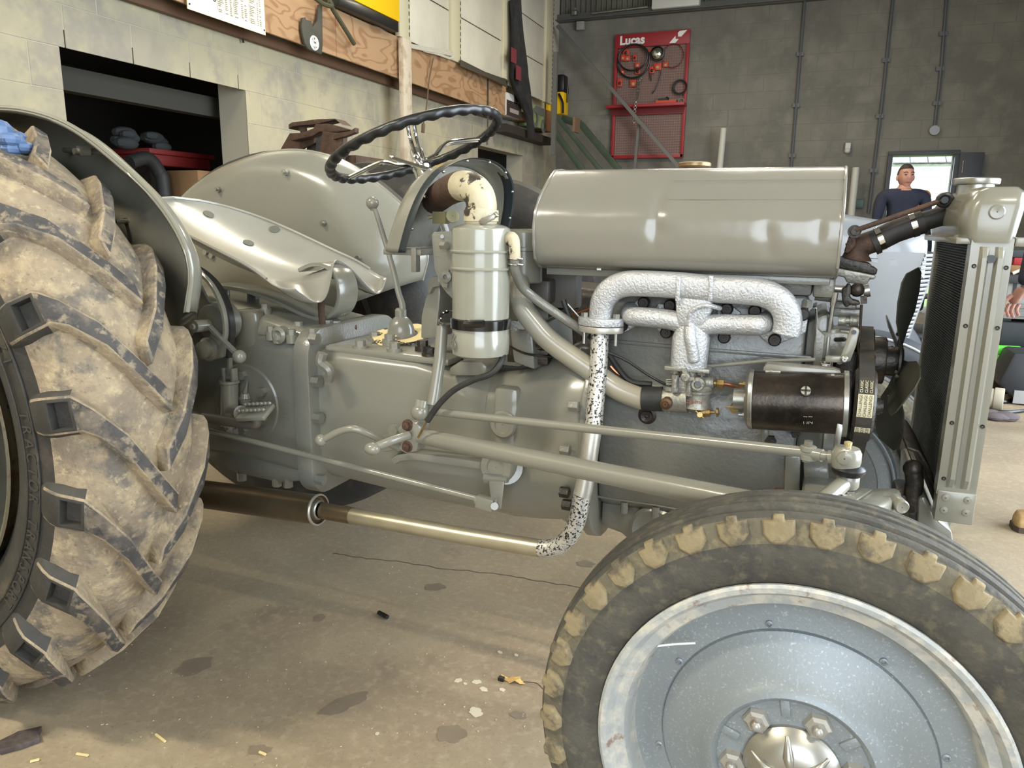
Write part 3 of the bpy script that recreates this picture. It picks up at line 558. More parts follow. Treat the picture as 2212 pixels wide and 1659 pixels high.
for dx_, dy_ in ((-.2, 1.42), (.1, 1.42), (-.2, 1.6), (.1, 1.6)): b = B(); b.bar((p.x+dx_, dy_, 0), (p.x+dx_, dy_, p.z+.02), .05, .05, (1, 0, 0)); b.obj('frame_leg', RUST, sc_)
b = B(); b.box((p.x-.05, 1.5, p.z+.0), (.40, .26, .04)); b.obj('base_frame', RUST, sc_)
# ------------------------------------------------------------------ the grey tractor
TR = thing('tractor', 'grey vintage tractor with its bonnet removed and engine exposed', 'tractor')
def part(name, bld, m=GREY, parent=TR, bevel=0, label=None, ang=35, seg=2): return bld.obj(name, m, parent, bevel, seg, ang, label)
# rear tyre
RC = V((.053, -.59, .645))
HALF = [(0, .612), (.045, .609), (.085, .597), (.108, .578), (.126, .55), (.137, .51), (.14, .465), (.133, .425), (.118, .393), (.106, .377)]
def prof_at(s):
    acc = 0
    for i in range(len(HALF)-1):
        a, c = V((HALF[i][0], HALF[i][1])), V((HALF[i+1][0], HALF[i+1][1])); l = (c-a).length
        if s <= acc+l or i == len(HALF)-2:
            t = (s-acc)/l; p = a.lerp(c, t); d = (c-a).normalized(); return p, V((-d.y, d.x)) if False else V((-(d.y), d.x))
        acc += l
LUG_N = 20
def lug_mesh(side, pocket):
    b = B(); rings = []; S = [-.012, .03, .075, .108, .122, .130, .172, .190, .208, .222]
    for i, s in enumerate(S):
        p, n = prof_at(max(s, 0)) if s >= 0 else (V((s, .612)), V((0, 1)))
        if s < .002: n = V((0, 1))
        t = max(0, min(1, s/.125)); th = -math.radians(19)*(1-t)**1.15
        wd = (.043, .044, .047, .05, .056, .062, .064, .062, .056, .04)[i]; h = (.028, .031, .032, .031, .030, .028, .023, .017, .009, .002)[i]
        q = p+n*h if (n.y > 0 or n.x > 0) else p-n*h
        if (p+n*.01).length < p.length: q = p-n*h
        def pt(pp, dw): a = th+dw/pp.y; return V((pp.y*math.cos(a), side*pp.x, pp.y*math.sin(a)))
        bp = p*.985
        rings.append([pt(bp, -wd*.66), pt(q, -wd*.50), pt(q, wd*.50), pt(bp, wd*.66)])
    R = [[b.v(p) for p in r] for r in rings]; tops = []
    for i in range(len(R)-1):
        for j in range(4):
            k = (j+1) % 4; f = b.f((R[i][j], R[i][k], R[i+1][k], R[i+1][j]))
            if j == 1:
                if i < 5: f.material_index = 1
                elif i < 9: f.material_index = 2
                if i == 5: tops.append(f)
            elif i >= 5: f.material_index = 2
    e1 = b.f(R[0][::-1]); b.f(R[-1])
    bmesh.ops.recalc_face_normals(b.bm, faces=b.bm.faces)
    es = [e for e in b.bm.edges if len(e.link_faces) == 2 and e.calc_face_angle(0) > math.radians(40)]
    if pocket: tops[0].material_index = 3
    bmesh.ops.bevel(b.bm, geom=es, offset=.003, segments=1, affect='EDGES', clamp_overlap=True)
    if pocket:
        tp_ = max((f for f in b.bm.faces if f.material_index == 3), key=lambda f: f.calc_area())
        for f in b.bm.faces:
            if f.material_index == 3: f.material_index = 2
        bmesh.ops.inset_region(b.bm, faces=[tp_], thickness=.008, depth=0); bmesh.ops.inset_region(b.bm, faces=[tp_], thickness=.003, depth=-.016)
    me = b.mesh('lug', recalc=False, ang=40)
    for m in (TYREM, TYRED, TYRES): me.materials.append(m)
    return me
def rear_tyre(yc, full=True):
    b = B(); prof = [(r, d) for d, r in HALF[::-1]]; prof = [(r, -d) for r, d in prof]+[(r, d) for d, r in HALF[1:]]
    b.lathe((0, 0, 0), (0, 1, 0), prof, 96)
    for f in b.bm.faces:
        c = f.calc_center_median(); r = math.hypot(c.x, c.z); f.material_index = 1 if r < .50 else 0
    o = part('rear_tyre', b, [TYREM, TYRES]); o.location = (RC.x, yc, RC.z)
    return o
rt = rear_tyre(RC.y)
ml, mr = lug_mesh(-1, True), lug_mesh(1, False)
for k in range(LUG_N):
    for me, off in ((ml, 8.2), (mr, 16.5)):
        l = bpy.data.objects.new('lug', me); COL.objects.link(l); l.parent = rt; l.rotation_euler.y = -math.radians(off+18*k)
# bead and protector rings
b = B()
for r, h in ((.447, .1415), (.478, .1415)): b.tube([V((r*math.cos(t), -h, r*math.sin(t))) for t in [2*PI*i/96 for i in range(96)]], .0022, 6, loop=True)
o = b.obj('sidewall_ring', TYRES, rt)
TX = mat('raised_sidewall_lettering', (58, 55, 50), .6)
ang = 8.6
for ch in 'TRACTOR TRANSPORT':
    if ch != ' ':
        a = math.radians(ang); rr_ = .460; pos = V((rr_*math.cos(a), -.1395, rr_*math.sin(a))); up = V((math.cos(a), 0, math.sin(a))); xd = V((math.sin(a), 0, -math.cos(a)))
        text('letter', ch, .034, basis(pos, xd, up), TX, rt, .0022, xs=.8, shear=.12)
    ang -= 3.15 if ch != ' ' else 3.0
ang = 20.6
for ch in 'IZA':
    a = math.radians(ang); pos = V((.460*math.cos(a), -.1395, .460*math.sin(a))); text('letter', ch, .034, basis(pos, V((math.sin(a), 0, -math.cos(a))), V((math.cos(a), 0, math.sin(a)))), TX, rt, .0022, xs=.8, shear=.12); ang += 3.3
RIMD = mat('shade_dark_rim', (40, 44, 42), .55, .2, [((60, 60, 52), 14, .45, .65, .7)], .2, 90); RIME = mat('rim_edge_rust', (110, 104, 84), .6, .2, [((92, 60, 40), 30, .5, .62, .8)])  # rim and disc colour holds the shade of the wheel centre; edge rust is real
b = B(); b.lathe((RC.x, RC.y, RC.z), (0, -1, 0), [(.372, .118), (.379, .124), (.376, .128), (.366, .122), (.352, .10), (.345, .06), (.335, .055), (.335, -.08), (.37, -.12)], 72); part('rear_rim', b, RIME)
b = B(); b.lathe((RC.x, RC.y, RC.z), (0, -1, 0), [(.336, .05), (.31, .03), (.25, -.03), (.18, -.05), (.10, -.05), (.001, -.05)], 48); rd = part('rear_wheel_disc', b, RIMD)
for k in range(6):
    a = math.radians(10+60*k); p = V((RC.x+.345*math.cos(a), RC.y-.06, RC.z+.345*math.sin(a))); b = B(); b.box(p, (.05, .03, .05), Matrix.Rotation(-a, 3, 'Y')); b.hex(p+V((0, -.012, 0)), (0, -1, 0), .014, .016); b.cyl(p+V((0, -.02, 0)), p+V((0, -.036, 0)), .007, n=8); b.obj('rim_lug_bolt', RIMD, rd)
b = B(); b.lathe((RC.x, RC.y, RC.z), (0, -1, 0), [(.06, -.05), (.06, .02), (.045, .03), (.001, .03)], 24); b.obj('hub', RIMD, rd)
# far rear wheel (mostly hidden)
b = B(); prof = [(r, -d) for d, r in HALF[::-1]]+[(r, d) for d, r in HALF[1:]]; b.lathe((RC.x, .59, RC.z), (0, 1, 0), [(r+.02, h) for r, h in prof], 64); part('rear_tyre', b, TYRES)
b = B(); b.lathe((RC.x, .59, RC.z), (0, -1, 0), [(.38, .11), (.34, .05), (.2, -.02), (.001, -.02)], 40); part('rear_rim', b, RIMD)
# fenders
RIN = [(10, .60), (21, .60), (24, .645), (27, .672), (31, .684), (38, .684), (50, .664), (62, .656), (78, .630), (97, .596), (120, .572), (140, .550), (168, .54)]
RDL = [(10, .13), (32, .14), (45, .12), (57, .07), (80, .045), (168, .035)]
def lerp_tab(T_, a):
    for i in range(len(T_)-1):
        if T_[i][0] <= a <= T_[i+1][0]: return T_[i][1]+(T_[i+1][1]-T_[i][1])*(a-T_[i][0])/(T_[i+1][0]-T_[i][0])
    return T_[-1][1]
def fender(s):
    b = B(); grid = []; na = 72
    for i in range(na+1):
        a = 21.5+146*i/na; th = math.radians(a); row = []
        R = sum(lerp_tab(RIN, max(10, min(168, a+d))) for d in (-3, -1.5, 0, 1.5, 3))/5; D = sum(lerp_tab(RDL, max(10, min(168, a+d))) for d in (-6, -3, 0, 3, 6))/5
        ri = R-D
        sec = [(.355, .15), (.355, .28), (.355, .40), (.355, ri-.05), (.357, ri-.025), (.364, ri-.004), (.377, ri+D*.28), (.398, ri+D*.58), (.425, ri+D*.84), (.448, R-.004), (.462, R), (.470, R+.002), (.474, R-.003), (.471, R-.008)]
        for y, r in sec: row.append(V((RC.x+r*math.cos(th), s*y, RC.z+r*math.sin(th))))
        grid.append(row)
    b.loft(grid, False)
    o = part('fender', b, GREY, ang=70); m = o.modifiers.new('thickness', 'SOLIDIFY'); m.thickness = .0025; m.offset = 0
    bl = B(); edge = [g[11] for g in grid]; bl.tube(edge, .0045, 8); bl.obj('rolled_edge', GREY, o)
    for a, r, y in ((72, .57, .355), (52, .50, .355), (100, .50, .355), (130, .46, .355)):
        p = V((RC.x+r*math.cos(math.radians(a)), s*(y-.012), RC.z+r*math.sin(math.radians(a)))); bb = B(); bb.hex(p, (0, s, 0), .009, .014); bb.cyl(p+V((0, -s*.008, 0)), p+V((0, s*.04, 0)), .005, n=8); bb.obj('bolt', STEEL, o)
    return o
fn = fender(-1); ff = fender(1)
b = B(); p = A(192, 325, -.43); b.hex(p, (-.3, -.9, -.1), .011, .02); b.cyl(p+V((.0, .03, 0)), p+V((-.008, -.028, -.004)), .006, n=8); b.obj('bolt', STEEL, fn)
for q in ((447, 545), (460, 552), (752, 562), (776, 558)):
    p = A(*q, .355); bb = B(); bb.hex(p, (0, -1, 0), .009, .012); bb.obj('bolt', STEEL, ff)
# blue glove on the tyre
GLV = mat('blue_nitrile', (84, 108, 144), .5, 0, [((62, 84, 118), 18, .4, .6, .7), ((122, 140, 166), 30, .6, .7, .5)])
b = B(); rr = random.Random(11); c = A(12, 318, -.60)
for k in range(22):
    a = rr.uniform(0, 2*PI); u = V((math.cos(a), rr.uniform(-.6, .6), math.sin(a)*.8)); p = c+u*rr.uniform(.008, .03); b.ball(p, rr.uniform(.012, .024), 7, (rr.uniform(.5, 1.3), 1, rr.uniform(.4, 1.2)))
tag(b.obj('glove', GLV, ang=20), 'crumpled blue glove lying on top of the big rear tyre', 'glove')
# front wheels
FC = V((1.778, -.578, .346))
FP = [(.256, .047), (.266, .055), (.285, .0615), (.306, .0625), (.318, .0615), (.349, .052), (.3535, .046), (.354, .040), (.350, .037), (.350, .033), (.3565, .030), (.358, .016), (.353, .013), (.353, .008), (.358, .005)]
def front_tyre(yc, far=False):
    b = B(); prof = FP+[(r, -h) for r, h in FP[::-1]]; n = 38*4
    b.lathe((0, 0, 0), (0, -1, 0), prof, n)
    b.bm.faces.ensure_lookup_table(); bmesh.ops.recalc_face_normals(b.bm, faces=b.bm.faces); m = len(prof)-1; sel = []
    for i, f in enumerate(b.bm.faces):
        k, j = i//m, i % m
        if j in (4, m-5) : f.material_index = 2
        if j == 5: f.material_index = 0
        if False: sel.append((k//4, j, f))
    groups = {}
    for k, j, f in sel: groups.setdefault((k, j), []).append(f)
    for g in groups.values():
        bmesh.ops.inset_region(b.bm, faces=g, thickness=.004, depth=0); bmesh.ops.inset_region(b.bm, faces=g, thickness=.003, depth=-.009)
    for v_ in b.bm.verts: v_.co.z = max(v_.co.z, .001-FC.z)
    o = b.obj('front_tyre', [FTYRE, FTYREM, mat('dusty_shoulder', (98, 92, 76), .9, 0, [((76, 72, 62), 30, .45, .62, .8), ((122, 112, 88), 50, .52, .64, .8)], .5, 120) if 'dusty_shoulder' not in MATS else MATS['dusty_shoulder']], TR, recalc=False, ang=45); o.location = (FC.x, yc, FC.z); return o
ftn = front_tyre(FC.y); ftf = front_tyre(.578)
bm_ = B(); pr0, pr1 = V((.318, .0615)), V((.349, .052)); dr_ = (pr1-pr0).normalized(); nr_ = V((-dr_.y, dr_.x)); mid_ = (pr0+pr1)/2
def blk_pt(t, s, h): q = mid_+dr_*s+(nr_ if nr_.y > 0 else -nr_)*h; return V((t*q.x/.333, -q.y, q.x))
shp = [(-.0195, .0135), (-.007, .0135), (-.006, .0205), (.006, .0205), (.007, .0135), (.0185, .0145), (.0195, -.004), (.006, -.0165), (-.009, -.0165), (-.0195, -.006)]
bm_.loft([[blk_pt(t*1.05, s*1.05, -.004) for t, s in shp], [blk_pt(t, s, .003) for t, s in shp], [blk_pt(t*.86, s*.86, .0075) for t, s in shp]]); blme = bm_.mesh('tread_block', .0015, 2); blme.materials.append(FTYREM)
for par, rz in ((ftn, 0), (ftf, PI)):
    for k in range(38):
        if 110 < (k*360/38-1.5) % 360 < 250 and rz == 0 and False: continue
        o = bpy.data.objects.new('tread_block', blme); COL.objects.link(o); o.parent = par; o.rotation_euler = (0, math.radians(k*360/38+2), rz)
def front_rim(yc, s):
    o_ = V((FC.x, yc+s*.0605, FC.z)); ax = (0, s, 0)
    b = B(); b.lathe(o_, ax, [(.257, -.012), (.2625, -.006), (.2630, -.001), (.259, .002), (.252, .001), (.247, -.006), (.243, -.013), (.236, -.016), (.229, -.018), (.224, -.028), (.221, -.042), (.215, -.056), (.215, -.07)], 96)
    rim = part('front_rim', b, GALVE)
    b = B(); b.lathe(o_, ax, [(.2225, -.046), (.214, -.048), (.200, -.048), (.180, -.045), (.1785, -.0465), (.177, -.043), (.15, -.031), (.125, -.018), (.116, -.011), (.110, -.005), (.104, -.003), (.099, -.006), (.096, -.010), (.085, -.011), (.06, -.011), (.001, -.011)], 96)
    d = part('front_wheel_disc', b, GALV)
    for k in range(6):
        a = math.radians(10+60*k); p = o_+V((.0762*math.cos(a), s*-.012, .0762*math.sin(a)))
        b = B(); b.tube([p, p+V((0, s*.010, 0))], [.019, .0165], 6); b.tube([p+V((0, s*.010, 0)), p+V((0, s*.0135, 0))], [.0165, .012], 6); b.cyl(p, p+V((0, s*.017, 0)), .0075, n=12); b.ball(p+V((0, s*.017, 0)), .0075, 10); b.obj('wheel_nut', mat('silver_nut', (158, 156, 150), .4, .5, [((132, 110, 90), 60, .60, .68, .7)]) if 'silver_nut' not in MATS else MATS['silver_nut'], d, ang=30)
        a2 = a+math.radians(30); b = B(); p2 = o_+V((.086*math.cos(a2), s*-.0095, .086*math.sin(a2))); b.bar(p2-V((math.cos(a2), 0, math.sin(a2)))*.012, p2+V((math.cos(a2), 0, math.sin(a2)))*.012, .012, .004, (0, 1, 0)); b.obj('pressed_rib', GALV, d, bevel=.0015)
    for k in range(8):
        a = math.radians(14+45*k); p = o_+V((.186*math.cos(a), s*-.0465, .186*math.sin(a))); b = B(); b.lathe(p, ax, [(.0052, 0), (.0052, .0025), (.003, .0035), (.002, .001), (.0008, .001)], 14); b.obj('rivet', GALV, d)
    b = B(); b.lathe(o_+V((0, s*-.011, 0)), ax, [(.062, 0), (.062, .006), (.058, .010), (.05, .020), (.036, .028), (.02, .030), (.001, .030)], 48); hc = part('hub_cap', b, mat('dull_bright_metal', (164, 162, 154), .34, .85) if 'dull_bright_metal' not in MATS else MATS['dull_bright_metal'])
    for k in range(6):
        a = math.radians(40+60*k); b = B(); q = o_+V((0, s*-.011, 0)); u = V((math.cos(a), 0, math.sin(a))); b.tube([q+u*.014+V((0, s*.028, 0)), q+u*.034+V((0, s*.031, 0)), q+u*.054+V((0, s*.014, 0))], [.004, .007, .003], 8); b.obj('cap_ridge', MATS['dull_bright_metal'], hc, ang=60)
    return d
dsk = front_rim(FC.y, -1); front_rim(.578, 1)
b = B(); o_ = V((FC.x, FC.y-.0605, FC.z)); b.tube(sp([A(1417, 1396, -.612), A(1450, 1392, -.612), A(1502, 1389, -.61)], 4), .0016, 6); b.obj('scratch', mat('white_scratch', (226, 228, 228), .5), dsk)
# ------------------------------------------------------------------ transmission, gearbox, bell housing
def ring(X, hw, zt_, zb, rt_=.05, rb=.08, n=6):
    P = []
    for cx_, cz_, r, a0 in ((hw-rt_, zt_-rt_, rt_, 0), (-(hw-rt_), zt_-rt_, rt_, 90), (-(hw-rb), zb+rb, rb, 180), (hw-rb, zb+rb, rb, 270)):
        for k in range(n+1):
            a = math.radians(a0+90*k/n); P.append(V((X, cx_+r*math.cos(a), cz_+r*math.sin(a))))
    return P
b = B(); b.loft([ring(-.16, .15, .80, .46), ring(-.10, .165, .80, .44), ring(.20, .165, .795, .435), ring(.44, .165, .79, .44), ring(.665, .17, .785, .42)]); part('centre_housing', b, GREYC)
# underside step
b = B(); b.pp([A(425, 992, -.14), A(480, 1000, -.14), A(500, 1022, -.14), A(600, 1045, -.14), A(665, 1040, -.14), A(665, 960, -.14), A(425, 900, -.14)], -.14, .14); hs_ = part('housing_sump', b, GREYC, bevel=.012)
for q in ((522, 1028), (622, 1042), (598, 1040)):
    p = A(*q, -.13); b = B(); b.hex(p+V((0, 0, .01)), (0, 0, -1), .012, .022); b.obj('bolt', GREYC, hs_)
# trumpet axle housings
for s in (-1, 1):
    b = B(); b.lathe((RC.x, s*.16, RC.z), (0, s, 0), [(.15, 0), (.15, .02), (.125, .03), (.10, .06), (.075, .15), (.07, .27), (.09, .30)], 32); tp = part('axle_trumpet', b, GREYC)
    for k in range(10):
        a = 2*PI*k/10; p = V((RC.x+.137*math.cos(a), s*.18, RC.z+.137*math.sin(a))); b = B(); b.hex(p, (0, s, 0), .011, .012); b.obj('bolt', GREYC, tp)
# bolted joint flange between housing and gearbox
fl = [z5(*q, -.2) for q in ()]
FO = [(700, 716), (755, 712), (795, 712)]
def shell_flange():
    o_ = [z4(x, y, -.19) for x, y in ((1968, 1480), (1968, 1000), (1966, 760), (1975, 680), (2010, 600), (2080, 550), (2150, 530))]
    return o_
b = B(); zt_, zb = .805, .405
b.loft([ring(.655, .20, zt_, zb, .07, .06, 8), ring(.700, .20, zt_, zb, .07, .06, 8)]); fj = part('joint_flange', b, GREYC, bevel=.005)
for q in ((2170, 580), (2055, 1078), (2085, 1475), (2092, 850)):
    p = z4(*q, -.185); b = B(); b.hex((.70, p.y, p.z), (1, 0, 0), .013, .02); b.obj('bolt', GREYC, fj)
b = B(); b.tube(sp([z4(2065, 660, -.205), z4(2055, 720, -.207), z4(2110, 770, -.207), z4(2105, 830, -.2)], 5), [.012]*16, 8); b.obj('cast_boss', GREYC, fj)
for q in ((60, 840), (75, 1080)): pass
# gearbox
b = B(); b.loft([ring(.698, .165, .757, .43, .04, .08), ring(.76, .165, .755, .42, .03, .10), ring(.95, .160, .748, .395, .03, .12), ring(1.06, .155, .735, .385, .05, .13), ring(1.12, .158, .72, .40, .07, .13)]); gb = part('gearbox_casing', b, GREY)
b = B(); b.loft([ring(1.10, .155, .725, .39, .08, .12), ring(1.17, .165, .735, .39, .09, .12), ring(1.235, .188, .765, .40, .12, .13), ring(1.29, .212, .80, .41, .15, .15), ring(1.318, .222, .81, .40, .16, .16), ring(1.352, .222, .81, .40, .16, .16)]); bh = part('bell_housing', b, GREY)
b = B(); b.loft([ring(1.350, .232, .82, .39, .16, .16), ring(1.374, .232, .82, .39, .16, .16)]); bf = part('bell_flange', b, GREYC, bevel=.004)
for q in ((1655, 1000), (1600, 1280), (1595, 1550), (1610, 1630)):
    p = z5(*q, -.235); b = B(); b.hex(p+V((-.008, 0, 0)), (1, 0, 0), .011, .018); b.obj('bolt', GREYC if q[1] < 1400 else DARK, bf)
# cast lettering on the housing side
for ch, q in zip('1312', ((1836, 1078), (1836, 1045), (1836, 1005), (1836, 962))):
    text('cast_number', ch, .026, basis(z4(*q, -.1665), (0, 0, 1), (-1, 0, 0)), GREYC, TR, .004)
text('cast_number', '2', .02, basis(z4(1882, 1012, -.1665), (0, 0, 1), (-1, 0, 0)), GREYC, TR, .004)
# gearbox top cover with bolts
poly = [z5(*q, -.145) for q in ((165, 632), (230, 595), (300, 590))]
b = B(); b.pp([(.71, .748), (1.03, .742), (1.03, .758), (.71, .766)], -.15, .15); gc = part('gearbox_cover', b, GREY, bevel=.006)
for q, Y in (((292, 600), -.13), ((510, 615), -.13), ((690, 600), -.09), ((735, 648), -.13), ((382, 545), -.02), ((480, 560), -.07), ((120, 555), 0)):
    p = z5(*q, Y); b = B(); b.cyl((p.x, Y, p.z-.02), (p.x, Y, p.z-.004), .018, n=14); b.hex((p.x, Y, p.z-.004), (0, 0, 1), .0125, .012); b.obj('bolt', GREY if q[0] < 600 else DARK, gc)
# side inspection bosses
b = B(); p = z5(1215, 1110, -.17); b.lathe((p.x, -.15, p.z), (0, -1, 0), [(.03, 0), (.03, .03), (.026, .034), (.018, .034), (.017, .031), (.001, .031)], 24); part('level_plug', b, GREY)
b = B(); p = z5(1225, 1260, -.165); b.box(p+V((0, .01, .03)), (.055, .04, .2)); part('cast_rib', b, GREY, bevel=.012)
# gear lever, boot, paper gasket
b = B(); P_ = sp([z5(555, 470, 0), z5(560, 360, 0), z5(535, 270, 0), z5(500, 120, 0), zt(430, 1480, 0), zt(385, 1340, 0)], 6); b.tube(P_, [.0085-.003*i/len(P_) for i in range(len(P_))], 10); part('gear_lever', b, GREY)
kn = B(); kn.ball(zt(368, 1300, 0), .0155, 18); kn.cyl(zt(376, 1345, 0), zt(370, 1320, 0), .007, .010, 12); part('gear_knob', kn, GREY)
p = z5(552, 500, 0); b = B(); b.lathe((p.x, 0, p.z-.02), (0, 0, 1), [(.038, -.01), (.038, .004), (.033, .010), (.032, .02), (.027, .034), (.019, .044), (.014, .048), (.014, .064), (.011, .068), (.001, .068)], 28); part('lever_boot', b, GREY)
GP = mat('paper_gasket', (226, 206, 150), .7)
cpt = V((p.x, 0, p.z-.016)); Xs, Ys = .062, .075
out = [cpt+V((math.cos(t)*Xs*(1+.22*math.cos(2*t)), math.sin(t)*Ys*(1-.12*math.cos(2*t)), 0)) for t in [2*PI*i/40 for i in range(40)]]; inn = [cpt+V((math.cos(t)*.041, math.sin(t)*.041, 0)) for t in [2*PI*i/40 for i in range(40)]]
b = B(); b.loft([out, inn, [q+V((0, 0, .001)) for q in inn], [q+V((0, 0, .001)) for q in out]], True, False, True); gk = part('paper_gasket', b, GP); gtilt = Matrix.Translation(cpt) @ Matrix.Rotation(math.radians(11), 4, 'X') @ Matrix.Translation(-cpt); gk.data.transform(gtilt)
DKT = mat('dark_print', (48, 44, 40), .6)
text('print', 'Benflex', .034, gtilt @ basis(cpt+V((.010, -.060, .0012)), (1, .08, 0), (-.08, 1, 0)), DKT, gk, .0003)
text('print', 'B', .03, gtilt @ basis(cpt+V((-.055, -.012, .0012)), (1, 0, 0), (0, 1, 0)), DKT, gk, .0003)
for dx, dy in ((-.06, .03), (.062, .02)):
    b = B(); b.cyl(cpt+V((dx, dy, .0008)), cpt+V((dx, dy, .0016)), .006, n=12); b.obj('bolt_hole', DKT, gk).data.transform(gtilt)
# hydraulic lift cover on the centre housing
b = B(); b.loft([[V((x, -.155, .775)), V((x, .155, .775)), V((x, w_, z)), V((x, -w_, z))] for x, w_, z in ((.10, .12, .855), (.30, .125, .85), (.50, .135, .825), (.655, .15, .795))]); lc = part('lift_cover', b, GREY, bevel=.012)
for q, Y in (((1580, 420), -.14), ((1700, 375), -.10), ((1780, 540), -.165), ((1868, 540), -.165), ((2000, 535), -.165), ((1735, 520), -.165), ((1600, 450), -.15), ((1435, 255), .0), ((1910, 490), -.12), ((2100, 480), -.05), ((2150, 485), -.05)):
    p = z4(*q, Y); b = B(); b.cyl(p+V((0, 0, -.02)), p+V((0, 0, 0)), .014, n=12); b.hex(p, (0, 0, 1), .010, .012); b.obj('bolt', GREY, lc)
b = B(); p = z4(1620, 290, .02); b.hex(p+V((0, 0, -.01)), (0, 0, 1), .016, .03); part('filler_plug', b, DARK)
b = B(); p = z4(1560, 480, -.165); b.loft([[p+V((x, y, -.06)) for x, y in ((-.035, 0), (.03, 0), (.03, .04), (-.035, .04))], [p+V((x, y, .035)) for x, y in ((-.03, 0), (.03, 0), (.025, .05), (-.03, .05))]]); part('lift_boss', b, GREY, bevel=.01)
b = B(); p = z4(1780, 545, -.175); b.lathe(p+V((0, .02, 0)), (0, -1, 0), [(.02, 0), (.02, .02), (.012, .024), (.006, .018), (.001, .018)], 16); part('rod_eye', b, GREY)
# lift arm shaft, bracket, quadrant and control lever
b = B(); c = z4(1150, 440, -.22); b.lathe(c+V((0, .09, 0)), (0, -1, 0), [(.05, 0), (.05, .085), (.042, .09), (.001, .09)], 28); ls = part('lift_shaft_end', b, GREYC)
for q in ((1130, 425), (1172, 470)):
    p = z4(*q, -.225); b = B(); b.hex(p, (0, -1, 0), .012, .016); b.obj('bolt', GREYC, ls)
b = B(); c = z4(1325, 470, -.25); b.lathe(c+V((0, .06, 0)), (0, -1, 0), [(.047, 0), (.047, .04), (.04, .048), (.03, .05), (.001, .05)], 28); qb = part('quadrant_bracket', b, GREYC)
b = B(); b.cyl(z4(1330, 480, -.25), z4(1240, 490, -.29), .014, n=14); b.tube([z4(1245, 490, -.285), z4(1225, 492, -.295)], [.010, .006], 12); b.obj('pivot_stud', GREY, qb)
b = B(); c = z4(1330, 635, -.25); b.lathe(c+V((0, .03, 0)), (0, -1, 0), [(.028, 0), (.028, .03), (.02, .036), (.02, .05), (.008, .054), (.001, .054)], 20); b.obj('lower_stud', GREY, qb)
b = B(); b.prism([z4(*q, -.235) for q in ((1260, 190), (1330, 330), (1420, 400), (1400, 560), (1350, 570), (1280, 380), (1225, 150))], (0, .008, 0)); b.obj('bracket_arm', GREYC, qb)
BLK = mat('black_quadrant_paint', (38, 38, 36), .3, coat=.3)
for k, (o1, yy) in enumerate((((0, 0), -.262), ((38, 8), -.25))):
    arc = [(1225, 105), (1290, 150), (1360, 225), (1410, 320), (1440, 420), (1448, 520), (1436, 600), (1428, 680)]
    P_ = sp([z4(x+o1[0], y+o1[1], yy) for x, y in arc], 5); b = B(); b.strip(P_, .006, .016, (0, 1, 0)); b.obj('quadrant_rail', BLK if k else GREY, qb)
b = B(); b.bar(z4(1340, 490, -.27), z4(1515, 665, -.275), .006, .014, (0, 1, 0)); lv = part('control_lever', b, GREYC)
b = B(); b.ball(z4(1532, 682, -.275), .0155, 18); b.obj('lever_knob', GREY, lv)
# side cover plate with brake cross shaft
c = z4(1580, 980, -.165); rr_ = .098
b = B(); b.lathe((c.x, -.16, c.z), (0, -1, 0), [(rr_, 0), (rr_, .008), (rr_-.004, .011), (.001, .011)], 48); cp = part('side_cover_plate', b, GREYC)
for q in ((1560, 800), (1688, 905), (1690, 1085), (1565, 1150)):
    p = z4(*q, -.171); b = B(); b.hex(p, (0, -1, 0), .0115, .013); b.obj('bolt', GREYC, cp)
b = B(); p0, p1 = z4(1468, 850, -.205), z4(1468, 1120, -.205); b.cyl(p0, p1, .021, n=20); b.cyl(p0, p0+V((0, 0, .006)), .024, n=20); b.cyl(p1, p1-V((0, 0, .01)), .012, n=12); cyl_ = part('brake_pivot', b, GREY, ang=50)
b = B(); q0 = z4(1470, 800, -.205)
for s in (-1, 1): b.box(q0+V((s*.013, 0, 0)), (.008, .02, .035))
b.bar(z4(1470, 800, -.205), z4(1470, 680, -.205), .012, .009); b.hex(q0+V((-.018, 0, -.006)), (1, 0, 0), .008, .036); b.obj('clevis', GREY, cyl_, bevel=.002)
b = B(); b.cyl(z4(1565, 985, -.18), z4(1568, 945, -.18), .012, .018, 14); b.cyl(z4(1568, 945, -.18), z4(1568, 915, -.18), .014, .010, 12); b.cyl(z4(1568, 910, -.18), z4(1585, 835, -.185), .006, .001, 8); part('grease_cone', b, GREY)
b = B(); b.cyl(z4(1470, 1040, -.20), z4(1545, 1045, -.25), .018, n=16); b.cyl(z4(1545, 1045, -.25), z4(1575, 1050, -.25), .012, n=12); pd = part('brake_pedal_arm', b, GREY)
b = B(); b.bar(z4(1545, 1045, -.265), z4(1725, 1036, -.265), .05, .012, (0, -.5, 1)); fp = b.obj('footplate', GREY, pd, bevel=.004)
for i in range(7):
    for j in range(2):
        t = (i+.5)/7; p = z4(1545+180*t, 1045-9*t, -.265)+V((0, -.012+.022*j-.003, .009+.010*j)); b = B(); b.ball(p, .006, 8, (1, .7, .7)); b.obj('tread_stud', GREY, fp)
b = B(); b.cyl(z4(1300, 1072, -.26), z4(1600, 1115, -.26), .0125, n=14); b.tube(sp([z4(1600, 1115, -.26), z4(1640, 1110, -.26), z4(1640, 1070, -.26)], 4), .012, 12); part('brake_rod', b, mat('brown_grey_rod', (92, 86, 78), .4))
b = B(); b.hex(z4(1485, 1140, -.2), (0, 0, -1), .014, .02); part('drain_bolt', b, GREYC)
